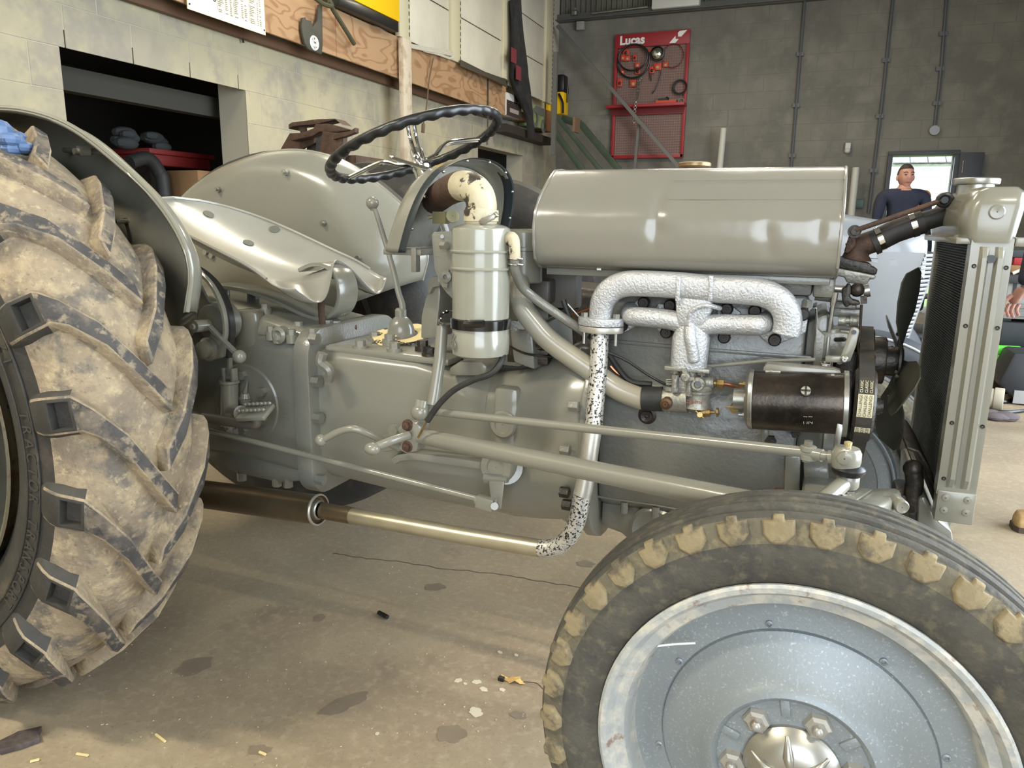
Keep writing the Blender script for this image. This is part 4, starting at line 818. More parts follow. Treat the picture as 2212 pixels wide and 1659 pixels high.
# long thin rod to the clutch lever
b = B(); b.cyl(z4(1330, 1150, -.245), z5(1050, 1595, -.245), .0068, n=12); lr = part('clutch_rod', b, GREY)
b = B(); b.bar(z5(1040, 1600, -.245), z5(1150, 1632, -.245), .022, .026); b.cyl(z5(1030, 1598, -.245), z5(1045, 1602, -.245), .010, n=12); b.obj('rod_fork', GREY, lr, bevel=.002)
b = B(); b.cyl(z5(1150, 1640, -.262), z5(1150, 1640, -.23), .008, n=10); b.cyl(z5(1160, 1625, -.255)+V((0, 0, .01)), z5(1155, 1659, -.255), .003, n=6); b.obj('clevis_pin', GREY, lr)
b = B(); b.loft([[z5(x, 1450, y) for x, y in ((1100, -.235), (1225, -.235), (1225, -.215), (1100, -.215))], [z5(x, 1480, y) for x, y in ((1110, -.238), (1215, -.238), (1215, -.218), (1110, -.218))], [z5(x, 1659, y) for x, y in ((1135, -.245), (1195, -.245), (1195, -.228), (1135, -.228))]]); cl_ = part('clutch_lever', b, GREY, bevel=.003)
b = B(); c = z5(1160, 1390, -.23); b.lathe(c+V((0, .06, 0)), (0, -1, 0), [(.037, 0), (.037, .058), (.033, .064), (.02, .064), (.019, .061), (.001, .061)], 28); b.obj('lever_boss', GREY, cl_)
b = B(); b.cyl(z5(1225, 1395, -.16), z5(1225, 1395, -.215), .034, n=24); b.obj('shaft_collar', GREY, cl_)
b = B(); b.cyl(z5(1090, 1455, -.232), z5(1235, 1465, -.232), .008, n=10); b.hex(z5(1088, 1455, -.232), (1, 0, 0), .011, .01); b.obj('pinch_bolt', GREY, cl_)
# bent copper brown lever beside the gearbox
b = B(); b.tube(sp([z5(38, 275, -.06), z5(42, 380, -.06), z5(52, 480, -.06), z5(80, 525, -.06), z5(180, 505, -.03), z5(260, 492, 0)], 6), .0085, 10); part('bent_lever', b, RUST)
# seat
def seat_pt(u, v):
    x = .655-.52*v; rim = .905+.375*max(0, .62-x)
    w_ = .205*(1-max(0, (v-.42)/.58)**3.0)**.5 if v < 1 else 0
    w_ *= 1-.10*max(0, (.10-v)/.10)**2
    y = u*w_; d = (1-abs(u)**2.4)
    bowl = math.sin(PI*min(1, max(0, (v+.02)/1.02)))**.7
    z = rim-.066*d*bowl
    k_ = max(0, (.30-v)/.30); k_ = k_*k_*(3-2*k_)
    z += k_*(.046*math.exp(-(u/.36)**2)-.052*k_*math.exp(-((abs(u)-.66)/.36)**2))
    return V((x+.030*k_*math.exp(-((abs(u)-.6)/.45)**2)-.012*k_*math.exp(-(u/.3)**2), y*(1+.05*k_), z+.014))
b = B(); NU, NV = 32, 36; G = [[seat_pt(-1+2*i/NU, j/NV) for i in range(NU+1)] for j in range(NV+1)]
b.loft(G, False); seat = part('seat', b, mat('pale_grey_seat_paint', (142, 140, 130), .28, 0, [((132, 130, 121), 12, .5, .7, .5)], coat=.4), ang=70); m = seat.modifiers.new('thickness', 'SOLIDIFY'); m.thickness = .003
HOLE = mat('seat_hole_dark', (92, 92, 82), .6)
for q in ((450, 460), (595, 498), (536, 523)):
    best = min(((seat_pt(-1+2*i/60, j/60), i, j) for i in range(61) for j in range(10, 58)), key=lambda t: ((t[0]-CAM).cross(ray(*q)).length))
    u_, v_ = -1+2*best[1]/60, best[2]/60; c = seat_pt(u_, v_); du = (seat_pt(min(1, u_+.05), v_)-c).normalized(); dv = (seat_pt(u_, max(0, v_-.05))-c).normalized(); n_ = du.cross(dv).normalized()
    if n_.z < 0: n_ = -n_
    b = B(); b.lathe(c+n_*.0022, n_, [(.0145, -.001), (.0145, .0004), (.001, .0004)], 24); b.obj('drain_hole', HOLE, seat)
b = B(); b.tube(G[-1], .006, 8); b.tube([g[0] for g in G[4:]], .004, 8); b.tube([g[-1] for g in G[4:]], .004, 8); b.obj('rolled_rim', MATS['pale_grey_seat_paint'], seat)
# seat spring: one wide bent strip
pr = [(.56, .925), (.60, .94), (.64, .938), (.666, .915), (.676, .88), (.670, .845), (.648, .818), (.61, .808), (.56, .818), (.48, .845), (.38, .868), (.28, .875)]
P_ = sp([V((x, 0, z)) for x, z in pr], 6); b = B(); b.strip(P_, .085, .010, (0, 1, 0)) if False else None
rings = []
for i, p in enumerate(P_):
    t = (P_[min(i+1, len(P_)-1)]-P_[max(i-1, 0)]).normalized(); n_ = V((-t.z, 0, t.x)); rings.append([p+V((0, s*.04, 0))+n_*h for s, h in ((-1, -.005), (1, -.005), (1, .005), (-1, .005))])
b.loft(rings); part('seat_spring', b, GREY, bevel=.002)
# ------------------------------------------------------------------ engine
def zf1(x, y, Y): return A(1780+x/7.539, 560+y/7.539, Y)
def zf2(x, y, Y): return A(1780+x/6.914, 760+y/6.914, Y)
def zf3(x, y, Y): return A(1680+x/5.821, 930+y/5.821, Y)
def zk(x, y, Y): return A(880+x/6.913, 820+y/6.913, Y)
def zcb(x, y, Y): return A(1380+x/8.508, 760+y/8.508, Y)
def zsm(x, y, Y): return A(1180+x/6.9125, 1000+y/6.9125, Y)
YE = -.135
b = B(); b.pp([(1.372, .50), (1.372, .925), (1.74, .925), (1.74, .50)], YE, -YE); eb = part('engine_block', b, GREYD, bevel=.008)
b = B(); b.pp([(1.375, .925), (1.375, .985), (1.745, .985), (1.745, .925)], -.118, .118); part('cylinder_head', b, GREYD, bevel=.008)
b = B(); b.loft([[V((x, y, z)) for y, z in ((-.16, .50), (-.172, .55), (-.172, .70), (-.155, .745), (-.13, .76), (-.10, .76), (-.10, .48), (-.14, .48))] for x in (1.374, 1.742)]); part('crankcase_side', b, GREYD, bevel=.012)
b = B(); b.pp([zm(*q, YE-.004) for q in ((300, 660), (1120, 735), (1960, 800), (1960, 835), (1120, 765), (300, 690))], YE-.004, YE+.01); part('casting_ledge', b, GREYD, bevel=.002)
b = B(); b.pp([zsm(*q, -.15) for q in ((680, 455), (1600, 590), (2212, 700), (2212, 720), (1600, 615), (680, 485))], -.16, .15); part('sump_flange', b, GREYC, bevel=.002)
b = B(); b.pp([(1.374, .49), (1.374, .425), (1.42, .415), (1.44, .40), (1.455, .375), (1.53, .365), (1.70, .37), (1.742, .40), (1.742, .49)], -.135, .135); sm = part('sump', b, GREYC, bevel=.015)
for q in ((725, 580), (1165, 660), (1635, 735)):
    p = zsm(*q, -.152); b = B(); b.cyl(p+V((0, 0, -.012)), p+V((0, 0, .012)), .008, n=10); b.obj('bolt', GREYC, sm)
b = B(); p = zsm(1620, 980, -.14); b.lathe(p+V((0, .02, 0)), (0, -1, 0), [(.05, 0), (.05, .03), (.043, .036), (.03, .03), (.001, .03)], 28); part('filter_cover', b, GREYC)
# front cover and pump area
b = B(); b.pp([(1.74, .47), (1.74, .88), (1.775, .90), (1.79, .86), (1.79, .50)], -.115, .115); part('timing_cover', b, GREYC, bevel=.012)
b = B(); b.pp([z6(*q, -.13) for q in ((965, 340), (985, 345), (985, 490), (975, 560), (970, 700), (1010, 720), (1030, 600), (1040, 500), (1000, 460), (995, 330))], -.145, -.05); part('front_casting', b, GREYC, bevel=.006)
b = B()
b.cyl(z6(990, 225, -.10), z6(1085, 235, -.10), .022, n=18); part('water_gallery', b, GREYC)
b = B(); b.cyl(zm(1690, 190, -.09), zm(1990, 220, -.09), .0065, n=12); b.cyl(zf1(110, 470, -.10), zf1(640, 520, -.10), .0065, n=12); b.cyl(zf1(640, 520, -.10), zf1(740, 500, -.10), .012, n=14); part('rocker_feed_rod', b, STEEL)
b = B(); b.box(zm(2060, 215, -.10), (.036, .05, .042)); part('gallery_block', b, GREYC, bevel=.006)
b = B(); b.tube([zm(1918, 400, YE), zm(1918, 330, YE)], .006, 8); b.hex(zm(1918, 395, YE), (0, 0, 1), .009, .012); part('head_stud', b, GREYC)
# governor linkage
b = B(); b.tube([zf1(180, 540, -.12), zf1(160, 660, -.12), zf1(140, 760, -.12)], [.006, .006, .005], 10); b.cyl(zf1(150, 720, -.12), zf1(70, 1280, -.12), .0036, n=10); b.cyl(zf1(75, 1260, -.12), zf1(45, 1590, -.12), .006, n=12); part('governor_rod', b, STEEL)
b = B(); P_ = [zf1(*q, -.125) for q in ((300, 470), (360, 460), (380, 400), (440, 410), (445, 540), (420, 610), (470, 660), (580, 690), (600, 740), (500, 760), (420, 740), (390, 790), (330, 770), (300, 680), (290, 560))]; b.prism(P_, (0, .03, 0)); part('governor_bellcrank', b, DARK, bevel=.004)
b = B(); b.ball(zf1(540, 500, -.115), .0125, 14); part('crank_ball', b, DARK)
b = B(); b.bar(zf1(645, 600, -.12), zf1(650, 720, -.12), .012, .010); b.cyl(zf1(610, 740, -.12), zf1(585, 1200, -.12), .0024, n=8); b.tube([zf1(585, 1200, -.12), zf1(560, 1450, -.12), zf1(575, 1659, -.12)], .0022, 8); part('governor_link', b, DARK)
b = B(); b.box(zf1(350, 850, -.06), (.055, .05, .016)); b.box(zf1(330, 760, -.06), (.04, .04, .02)); part('pump_bracket', b, GREYC, bevel=.004)
b = B(); b.cyl(zf1(230, 1000, -.10), zf1(360, 1000, -.10), .009, n=14); b.cyl(zf1(360, 1000, -.10), zf1(420, 1000, -.10), .007, n=12); b.cyl(zf1(420, 1000, -.10), zf1(560, 1010, -.10), .0105, n=14); part('pipe_fitting', b, ALU)
b = B(); P_ = [zf1(*q, -.19) for q in ((420, 1170), (440, 1120), (500, 1108), (560, 1130), (580, 1170), (520, 1420), (430, 1659), (250, 1720), (200, 1700), (270, 1590), (330, 1420))]; b.prism(P_, (0, .006, 0)); gl = part('governor_lever', b, GREY, bevel=.0015)
b = B(); b.cyl(zf1(488, 1188, -.192), zf1(488, 1188, -.188), .004, n=14); b.obj('lever_hole', BLACK, gl)
b = B(); b.lathe(zf1(335, 1625, -.196), (0, -1, 0), [(.0062, 0), (.0062, .004), (.004, .006), (.001, .006)], 16); b.obj('pivot_pin', STEEL, gl)
b = B(); b.bar(zf1(20, 1625, -.188), zf1(330, 1625, -.188), .012, .011); part('throttle_fork', b, GREY, bevel=.002)
b = B(); b.cyl(zm(1090, 885, -.17), zm(1560, 840, -.175), .0036, n=10); b.cyl(zm(1560, 840, -.175), z6(985, 645, -.185), .0036, n=10); part('throttle_rod', b, GREYC)
b = B(); b.box(zf1(150, 1380, -.10), (.05, .05, .05)); b.box(zf1(250, 1300, -.09), (.04, .04, .04)); b.cyl(zf1(140, 1120, -.11), zf1(140, 1260, -.11), .014, n=14); part('governor_body', b, GREYC, bevel=.006)
b = B(); b.cyl(zf1(190, 1310, -.13), zf1(330, 1305, -.15), .004, n=8); b.ball(zf1(335, 1305, -.152), .003, 8); part('governor_screw', b, BLACK)
b = B(); P_ = []
for i in range(60): t = i/59; P_.append(zf1(25, 1680+140*t, -.18)+V((math.cos(t*2*PI*6)*.008, math.sin(t*2*PI*6)*.008, 0)))
b.tube(P_, .0014, 5); part('return_spring', b, STEEL)
# exhaust manifold
YM = -.185
cl = [(222, 480), (228, 400), (255, 320), (320, 245), (420, 205), (560, 200), (860, 215), (1140, 245), (1420, 262), (1580, 285), (1690, 345), (1748, 430), (1762, 530), (1745, 610)]
P_ = sp([zm(x, y, YM) for x, y in cl], 5); n_ = len(P_)
b = B(); rad = [.0205+.0035*min(1, i/12) for i in range(n_)]
rings = []
for i, p in enumerate(P_):
    t = (P_[min(i+1, n_-1)]-P_[max(i-1, 0)]).normalized(); sd = V((0, 1, 0)); u = t.cross(sd).normalized(); r = rad[i]; rg = []
    for k in range(16):
        a = 2*PI*k/16; c_, s_ = math.cos(a), math.sin(a); e = .62; rg.append(p+u*r*math.copysign(abs(c_)**e, c_)+sd*r*math.copysign(abs(s_)**e, s_))
    rings.append(rg)
b.loft(rings); xm = part('exhaust_manifold', b, SILVER, ang=50)
for x0 in (862, 1130):
    b = B(); b.bar(zm(x0, 135, YM-.0245), zm(x0-10, 345, YM-.0245), .008, .004, (0, 1, 0)); b.obj('casting_seam', SILVER, xm, bevel=.0015)
b = B(); b.pp([zm(*q, YM) for q in ((845, 290), (1145, 320), (1150, 420), (1100, 480), (1080, 560), (860, 560), (850, 430))], YM-.020, YM+.02); b.obj('hot_spot', SILVER, xm, bevel=.008)
b = B(); b.pp([zm(*q, YE-.006) for q in ((1660, 560), (1900, 420), (1925, 500), (1910, 600), (1680, 700), (1600, 690), (1500, 600), (1500, 560))], YE-.014, YE); b.obj('end_flange', SILVER, xm, bevel=.003)
for pl in (((430, 600), (500, 555), (620, 330), (560, 310), (400, 440), (395, 590)), ((690, 580), (760, 640), (830, 560), (820, 380), (700, 360), (660, 440)), ((1160, 620), (1240, 680), (1340, 610), (1380, 440), (1260, 350), (1180, 400)), ((1430, 460), (1490, 380), (1570, 430), (1500, 560))):
    b = B(); b.pp([zm(*q, YE-.005) for q in pl], YE-.011, YE); b.obj('port_flange', SILVER, xm, bevel=.003)
STUD = mat('dark_manifold_stud', (46, 42, 40), .45, .4)
for q in ((580, 355), (795, 378), (1262, 408), (1492, 425), (1655, 662), (1886, 452), (400, 545), (765, 600), (1240, 640)):
    p = zm(*q, YE-.014); b = B(); b.lathe(p, (0, -1, 0), [(.0115, 0), (.0115, .008), (.009, .011), (.004, .011), (.004, .015), (.001, .015)], 18); b.obj('stud_nut', STUD, xm)
# inlet manifold and riser
b = B(); b.tube(sp([zm(470, 420, YE), zm(470, 465, YM+.01), zm(560, 475, YM), zm(800, 500, YM), zm(980, 560, YM), zm(1150, 535, YM), zm(1400, 540, YM), zm(1540, 540, YM), zm(1590, 500, YE)], 5), [.014]+[.0185]*39+[.014], 14); im = part('inlet_manifold', b, SILVER, ang=60)
rs = []
for y, w0, w1, d in ((470, 890, 1060, .016), (560, 850, 1090, .02), (640, 815, 1120, .024), (860, 800, 1095, .026), (885, 800, 1095, .026)):
    a_, c_ = zm(w0, y, YM), zm(w1, y, YM); m_ = (a_+c_)/2; hw = (c_-a_).length/2; rs.append([m_+V((hw*math.copysign(abs(math.cos(t))**.6, math.cos(t)), d*math.copysign(abs(math.sin(t))**.7, math.sin(t)), 0)) for t in [2*PI*k/28 for k in range(28)]])
b = B(); b.loft(rs); rsr = b.obj('riser', SILVER, im, ang=50)
b = B(); b.tube(sp([zm(955, 540, YM-.015), zm(955, 640, YM-.026), zm(975, 740, YM-.027), zm(990, 850, YM-.025)], 5), [.007]+[.011]*14+[.008], 12); b.obj('riser_rib', SILVER, im)
b = B(); b.box((zm(945, 893, YM).x, YM, zm(945, 893, YM).z), (.082, .05, .008)); b.obj('riser_flange', ALU, im, bevel=.002)
b = B(); b.cyl(zm(955, 560, YM-.02), zm(950, 535, YM-.02), .009, n=14); b.hex(zm(952, 545, YM-.02), (0, 0, 1), .010, .006); b.tube(sp([zm(945, 535, YM-.02), zm(955, 460, YM-.022), zm(985, 415, YM-.024), (zm(1050, 385, YM-.024)), zm(1120, 385, YM-.02), zm(1205, 405, YM)], 6), .0044, 10); b.obj('balance_pipe', SILVER, im)
for q in ((828, 900), (1052, 920)):
    p = zm(*q, YM-.012); b = B(); b.hex(p+V((0, 0, .006)), (0, 0, -1), .0075, .014); b.cyl(p, p-V((0, 0, .016)), .003, n=8); b.obj('bolt', STEEL, im)
# exhaust flange and pipe
f0, f1 = zm(222, 500, YM), zm(222, 560, YM)
def flange(name, y, h, wx, wy, m, par=TR):
    c = zm(222, y, YM); b = B(); b.loft([[c+V((wx*math.cos(t)*(1+.12*math.cos(2*t)), wy*math.sin(t), z_)) for t in [2*PI*k/28 for k in range(28)]] for z_ in (-h/2, h/2)]); return b.obj(name, m, par, .0015)
flange('exhaust_flange', 512, .015, .040, .032, SILVER); pf = flange('pipe_flange', 574, .012, .039, .032, PIPE)
for q in ((90, 462), (352, 478)):
    p = zm(*q, YM); b = B(); b.hex(p+V((0, 0, -.006)), (0, 0, 1), .0075, .012); b.cyl(p+V((0, 0, -.055)), p, .0035, n=8); b.obj('bolt', STEEL, pf)
for q in ((345, 612),):
    p = zm(*q, YM); b = B(); b.hex(p, (0, 0, 1), .0075, .008); b.obj('bolt', STEEL, pf)
k = lambda x, y, Y: A(x, y, Y)
up_ = [k(1296, 716, YM), k(1293, 790, -.20), k(1287, 860, -.22), k(1281, 925, -.24)]
mid = [k(1281, 925, -.24), k(1272, 985, -.255), k(1262, 1050, -.265), k(1257, 1070, -.268)]
low = [k(1257, 1070, -.268), k(1250, 1110, -.27), k(1240, 1140, -.27), k(1222, 1168, -.27), k(1195, 1183, -.27), k(1165, 1184, -.268)]
hor = [k(1165, 1184, -.268), k(1000, 1157, -.262), k(850, 1130, -.256), k(700, 1104, -.25)]
b = B(); b.tube(sp(up_, 6), .0172, 22); ep = part('exhaust_pipe', b, PIPEW, ang=60)
b = B(); b.tube(sp(mid, 5), .0174, 22); b.obj('pipe_length', PIPE, ep, ang=60)
b = B(); b.tube(sp(low, 6), .0174, 22); b.obj('pipe_bend', PIPEW, ep, ang=60)
BR2 = mat('heat_tinted_pipe', (184, 177, 154), .36, .75, [((158, 147, 120), 8, .4, .65, .7)], .03, 60)
b = B(); b.tube(hor, .0176, 22); b.obj('tail_pipe', BR2, ep, ang=60)
b = B(); b.tube([k(760, 1114, -.252), k(697, 1103, -.25)], .0188, 22); b.obj('pipe_sleeve', BRONZE, ep, ang=60)
s0, s1 = k(688, 1101, -.25), k(400, 1062, -.235); dd = (s1-s0).normalized()
b = B(); b.lathe(s0, dd, [(.018, .010), (.024, .006), (.029, .004), (.032, -.002), (.0345, -.002), (.0345, .0), (.034, .006), (.034, .42), (.03, .44), (.02, .45)], 40); sl_ = part('silencer', b, BRONZE, ang=40)
b = B(); b.lathe(s0, dd, [(.0352, -.003), (.0364, .0), (.0352, .004), (.0325, .004), (.0325, -.003), (.0352, -.003)], 40); b.obj('end_ring', mat('bright_steel_rim', (196, 194, 186), .3, .8), sl_)
b = B(); b.lathe(s0, dd, [(.0188, -.006), (.022, -.004), (.024, .006), (.018, .008)], 28); b.obj('weld_collar', STEEL, sl_)
# carburettor
YCb = -.185
c = zcb(1100, 700, YCb); rC = pxr(c, 230/8.508)
ctop, cbot = zcb(1100, 690, YCb).z, zcb(1100, 1080, YCb).z
b = B(); b.lathe((c.x, YCb, cbot), (0, 0, 1), [(.001, 0), (.018, .001), (.026, .007), (rC*.92, .02), (rC*.97, ctop-cbot-.006), (rC*1.06, ctop-cbot-.005), (rC*1.06, ctop-cbot-.001), (rC*1.0, ctop-cbot), (rC*1.06, ctop-cbot+.001), (rC*1.06, ctop-cbot+.005), (rC*.9, ctop-cbot+.009), (.001, ctop-cbot+.010)], 36); cb = part('carburettor', b, ALU)
b = B(); b.cyl(zcb(920, 300, YCb), zcb(920, 640, YCb), .019, n=20); b.obj('throat', ALU, cb)
b = B(); b.cyl(zcb(1380, 560, YCb), zcb(1050, 560, YCb), .0115, n=16); b.obj('fuel_inlet', ALU, cb)
b = B(); b.lathe(zcb(1100, 580, YCb-.02), (0, -1, 0), [(.012, -.02), (.0125, .012), (.0105, .014), (.007, .014), (.006, .008), (.001, .008)], 20); b.obj('inlet_boss', ALU, cb)
b = B(); b.cyl(zcb(1105, 580, YCb-.034), zcb(1105, 580, YCb-.029), .0058, n=14); b.obj('inlet_bore', BLACK, cb)
b = B(); b.lathe(zcb(865, 460, YCb-.03), (0, -1, 0), [(.0085, -.01), (.0085, .008), (.006, .010), (.001, .010)], 18); b.bar(zcb(865, 460, YCb-.036), zcb(838, 310, YCb-.036), .008, .006, (0, 1, 0)); b.bar(zcb(880, 490, YCb-.034), zcb(1020, 495, YCb-.034), .006, .005, (0, 1, 0)); b.obj('throttle_arm', ALU, cb)
for q in ((668, 570), (932, 640)):
    p = zcb(*q, YCb-.02); b = B(); b.cyl(p+V((0, 0, .012)), p-V((0, 0, .012)), .0065, n=12); b.hex(p+V((0, 0, .008)), (0, 0, 1), .007, .007); b.hex(p-V((0, 0, .008)), (0, 0, -1), .007, .009); b.obj('bolt', ALU, cb)
b = B(); b.bar(zcb(640, 600, YCb-.015), zcb(960, 620, YCb-.015), .03, .006, (0, 1, 0)); b.obj('body_flange', ALU, cb, bevel=.002)
b = B(); b.cyl(zcb(430, 880, YCb), zcb(900, 880, YCb), .0215, .024, 24); b.cyl(zcb(600, 700, YCb), zcb(600, 620, YCb), .016, n=16); b.obj('air_horn', ALU, cb)
for i in range(3): b = B(); b.bar(zcb(510, 500+40*i, YCb-.01), zcb(640, 500+40*i, YCb-.01), .012, .0025); b.obj('linkage_plate', ALU, cb)
text('print', 'ZENITH', .0085, basis((c.x-.003, YCb-rC*.985, zcb(1070, 880, YCb).z), (1, 0, 0), (0, 0, 1)), mat('faded_red_ink', (150, 96, 86), .6), cb, .0006)
b = B(); b.lathe(zcb(505, 945, YCb-.03), (0, -1, 0), [(.011, -.01), (.011, .006), (.006, .008), (.005, .012), (.001, .012)], 10); jw = b.obj('adjuster', mat('rusty_brass', (92, 68, 46), .5, .6), cb)
b = B(); b.cyl(zcb(1430, 575, YCb), zcb(1385, 575, YCb), .006, n=12); b.hex(zcb(1440, 578, YCb), (1, 0, 0), .0085, .012); b.obj('union_nut', BRASS, cb)
b = B(); b.tube(sp([zcb(1535, 585, YCb), zcb(1680, 610, YCb+.01), zcb(1830, 660, YCb+.03), zcb(1930, 760, YCb+.04)], 6), .004, 10); b.obj('fuel_pipe', COPPER, cb)
b = B(); b.cyl(zcb(1150, 1120, YCb-.015), zcb(1310, 1120, YCb-.015), .0075, n=12); b.cyl(zcb(1310, 1112, YCb-.015), zcb(1400, 1110, YCb-.015), .003, n=8); b.cyl(zcb(1425, 1110, YCb-.015), zcb(1465, 1110, YCb-.015), .008, n=14); b.cyl(zcb(1040, 1085, YCb-.03), zcb(1190, 1222, YCb-.03), .0018, n=6); b.cyl(zcb(1120, 1155, YCb-.015), zcb(1120, 1155, YCb-.035), .005, n=10); b.obj('drain_tap', BRASS, cb)
b = B(); c2_ = zcb(155, 1165, -.172); b.lathe(c2_, (0, -1, 0), [(.018, -.02), (.018, .0), (.0115, .002), (.0115, .012), (.0095, .014), (.003, .012), (.001, .013)], 22); part('oil_plug', b, DARK)
b = B(); c2_ = zcb(1770, 1010, -.172); b.cyl(c2_+V((0, .02, 0)), c2_+V((0, -.02, 0)), .008, n=12); b.cyl(zcb(1590, 1015, -.195), zcb(1915, 1018, -.195), .0016, n=6); part('drain_cock', b, BRASS)
b = B(); b.box(zcb(800, 1110, -.172), (.04, .008, .012)); part('number_plate', b, GREYD)
# black bowden cables and copper line
b = B(); b.tube(sp([A(1315, 762, -.2), zm(440, 840, -.19), zm(620, 960, -.19), zm(760, 1035, -.185)], 6), .0026, 8); part('throttle_cable', b, BLACK)
b = B(); b.tube(sp([z5(1590, 320, -.16), z5(1640, 450, -.16), z5(1720, 530, -.16), A(1300, 745, -.18), zm(380, 920, -.165), zm(480, 1010, -.165), zm(640, 1030, -.165)], 5), .006, 8); part('black_tube', b, RUBB)
b = B(); b.tube(sp([z5(1630, 410, -.1), z5(1690, 400, -.1), z5(1765, 375, -.1)], 4), .0025, 8); b.tube(sp([zm(300, 880, -.16), zm(360, 940, -.16), zm(480, 1010, -.16)], 4), .0035, 8); part('copper_line', b, COPPER)
# dynamo
d0, d1 = z6(612, 880, -.26), z6(1150, 905, -.26); ax = (d1-d0).normalized(); L0 = (d1-d0).length; rD = .0505
b = B(); b.lathe(d0, ax, [(.001, 0), (rD*.9, 0), (rD, .004), (rD, L0), (rD*.9, L0+.004), (.001, L0+.004)], 48); dy = part('dynamo', b, DYN, ang=40)
b = B(); b.lathe(d0, ax, [(.02, -.012), (rD*.8, -.010), (rD*1.0, -.004), (rD*1.02, .001), (rD*1.0, .003)], 40); b.obj('end_plate', STEEL, dy)
b = B(); b.lathe(d1, ax, [(rD*1.0, -.002), (rD*1.08, -.001), (rD*1.08, .006), (rD*.6, .010), (.02, .012)], 40); b.obj('front_plate', STEEL, dy)
b = B(); b.cyl(d0-ax*.03, d0, .0185, n=20); b.obj('bearing_cap', STEEL, dy)
b = B(); u_ = ax.cross(V((0, 1, 0))).normalized()
p = z6(928, 830, -.312); nrm = (p-(d0+ax*(p-d0).dot(ax))).normalized(); b.cyl(p-nrm*.004, p+nrm*.003, .0075, n=14); b.obj('pole_screw', ALU, dy)
b = B(); b.bar(p-ax*.007+nrm*.003, p+ax*.007+nrm*.003, .003, .002, nrm); t_ = nrm.cross(ax); b.bar(p-t_*.007+nrm*.003, p+t_*.007+nrm*.003, .003, .002, nrm); b.obj('screw_slot', DARK, dy)
for q, m_ in (((580, 790), BRASS), ((575, 972), STEEL), ((735, 717), STEEL), ((1100, 745), STEEL)):
    p = z6(*q, -.27); b = B(); b.cyl(p-ax*.012, p+ax*.012, .003, n=8); b.hex(p-ax*.006, ax, .0048, .005); b.obj('terminal', m_, dy)
for ch, q in (('C', (925, 1000)), ('Z', (955, 1000)), ('1', (925, 965)), ('1', (955, 965))):
    p = z6(*q, -.30); base = d0+ax*(p-d0).dot(ax); nr = (p-base).normalized(); text('stamped_mark', ch, .009, basis(base+nr*(rD+.0005), t_*-1 if t_.z > 0 else t_, ax), STEEL, dy, .0004)
b = B(); P_ = [z6(*q, -.245) for q in ((668, 760), (680, 690), (700, 672), (1100, 708), (1135, 720), (1140, 770), (1130, 760), (680, 760))]; b.prism(P_, (0, .035, 0)); b.obj('mounting_strap', GREY, dy, bevel=.002)
b = B(); b.bar(z6(690, 1040, -.21), z6(690, 1130, -.21), .03, .012, (1, 0, 0)); b.bar(z6(680, 1125, -.2), z6(740, 1125, -.2), .03, .012); b.obj('mounting_foot', GREYC, dy, bevel=.003)
b = B(); b.hex(z6(722, 1118, -.215), (0, -1, 0), .010, .012); b.obj('bolt', DARK, dy); b = B(); b.hex(z6(868, 1076, -.19), (0, -1, 0), .008, .01); b.obj('bolt', DARK, dy)
b = B(); b.prism([z6(*q, -.305) for q in ((1112, 1020), (1150, 1030), (1125, 1170), (1090, 1165))], (0, .01, 0)); b.obj('adjuster_bracket', STEEL, dy, bevel=.001); b = B(); b.prism([z6(*q, -.27) for q in ((1130, 1040), (1180, 1000), (1165, 1040), (1130, 1050))], (0, .02, 0)); b.obj('adjuster_bracket', STEEL, dy, bevel=.001)
# pulleys, belt, fan
pD = V((1.838, -.255, .765)); 
b = B(); b.lathe(pD, (1, 0, 0), [(.012, -.016), (.055, -.016), (.060, -.012), (.050, -.005), (.048, 0), (.050, .005), (.060, .012), (.055, .016), (.012, .016)], 40); b.cyl(pD-V((.03, 0, 0)), pD+V((.03, 0, 0)), .011, n=14); b.obj('dynamo_pulley', DARK, dy)
b = B(); b.cyl(pD+V((.012, 0, .0)), pD+V((.026, 0, 0)), .014, n=24); b.obj('pulley_hub', DARK, dy)
pF, pC = V((1.846, -.02, .80)), V((1.838, 0, .56))
b = B(); b.lathe(pF, (1, 0, 0), [(.012, -.014), (.06, -.014), (.064, -.010), (.056, 0), (.064, .010), (.06, .014), (.012, .014)], 36); part('fan_pulley', b, DARK)
b = B(); b.lathe(pC, (1, 0, 0), [(.012, -.016), (.075, -.016), (.08, -.012), (.07, 0), (.08, .012), (.075, .016), (.012, .016)], 36); part('crank_pulley', b, DARK)
loop = []
for c_, r, a0, a1 in ((pF, .062, 95, -60), (pC, .076, -20, -150), (pD, .057, 255, 110)):
    for i in range(13):
        a = math.radians(a0+(a1-a0)*i/12); loop.append(V((c_.x, c_.y+r*math.cos(a), c_.z+r*math.sin(a))))
BELT = mat('fan_belt_rubber', (46, 44, 40), .7, 0, [((66, 58, 46), 50, .5, .65, .6)]); cen = sum(loop, V())/len(loop)
rings = []; m = len(loop)
for i, p in enumerate(loop):
    t = (loop[(i+1) % m]-loop[i-1]).normalized(); nr = V((1, 0, 0)).cross(t).normalized()
    if nr.dot(p-cen) < 0: nr = -nr
    rings.append([p+V((w_, 0, 0))+nr*h for w_, h in ((-.0115, .004), (.0115, .004), (.008, -.006), (-.008, -.006))])
b = B(); b.loft(rings, True, False, True); bt = part('fan_belt', b, BELT)
LBL = mat('belt_label', (190, 182, 150), .6)
def on_belt(a):                                                   # point on the belt round the dynamo pulley
    a = math.radians(a); return V((pD.x, pD.y+.0612*math.cos(a), pD.z+.0612*math.sin(a))), V((0, math.cos(a), math.sin(a))), V((0, -math.sin(a), math.cos(a)))
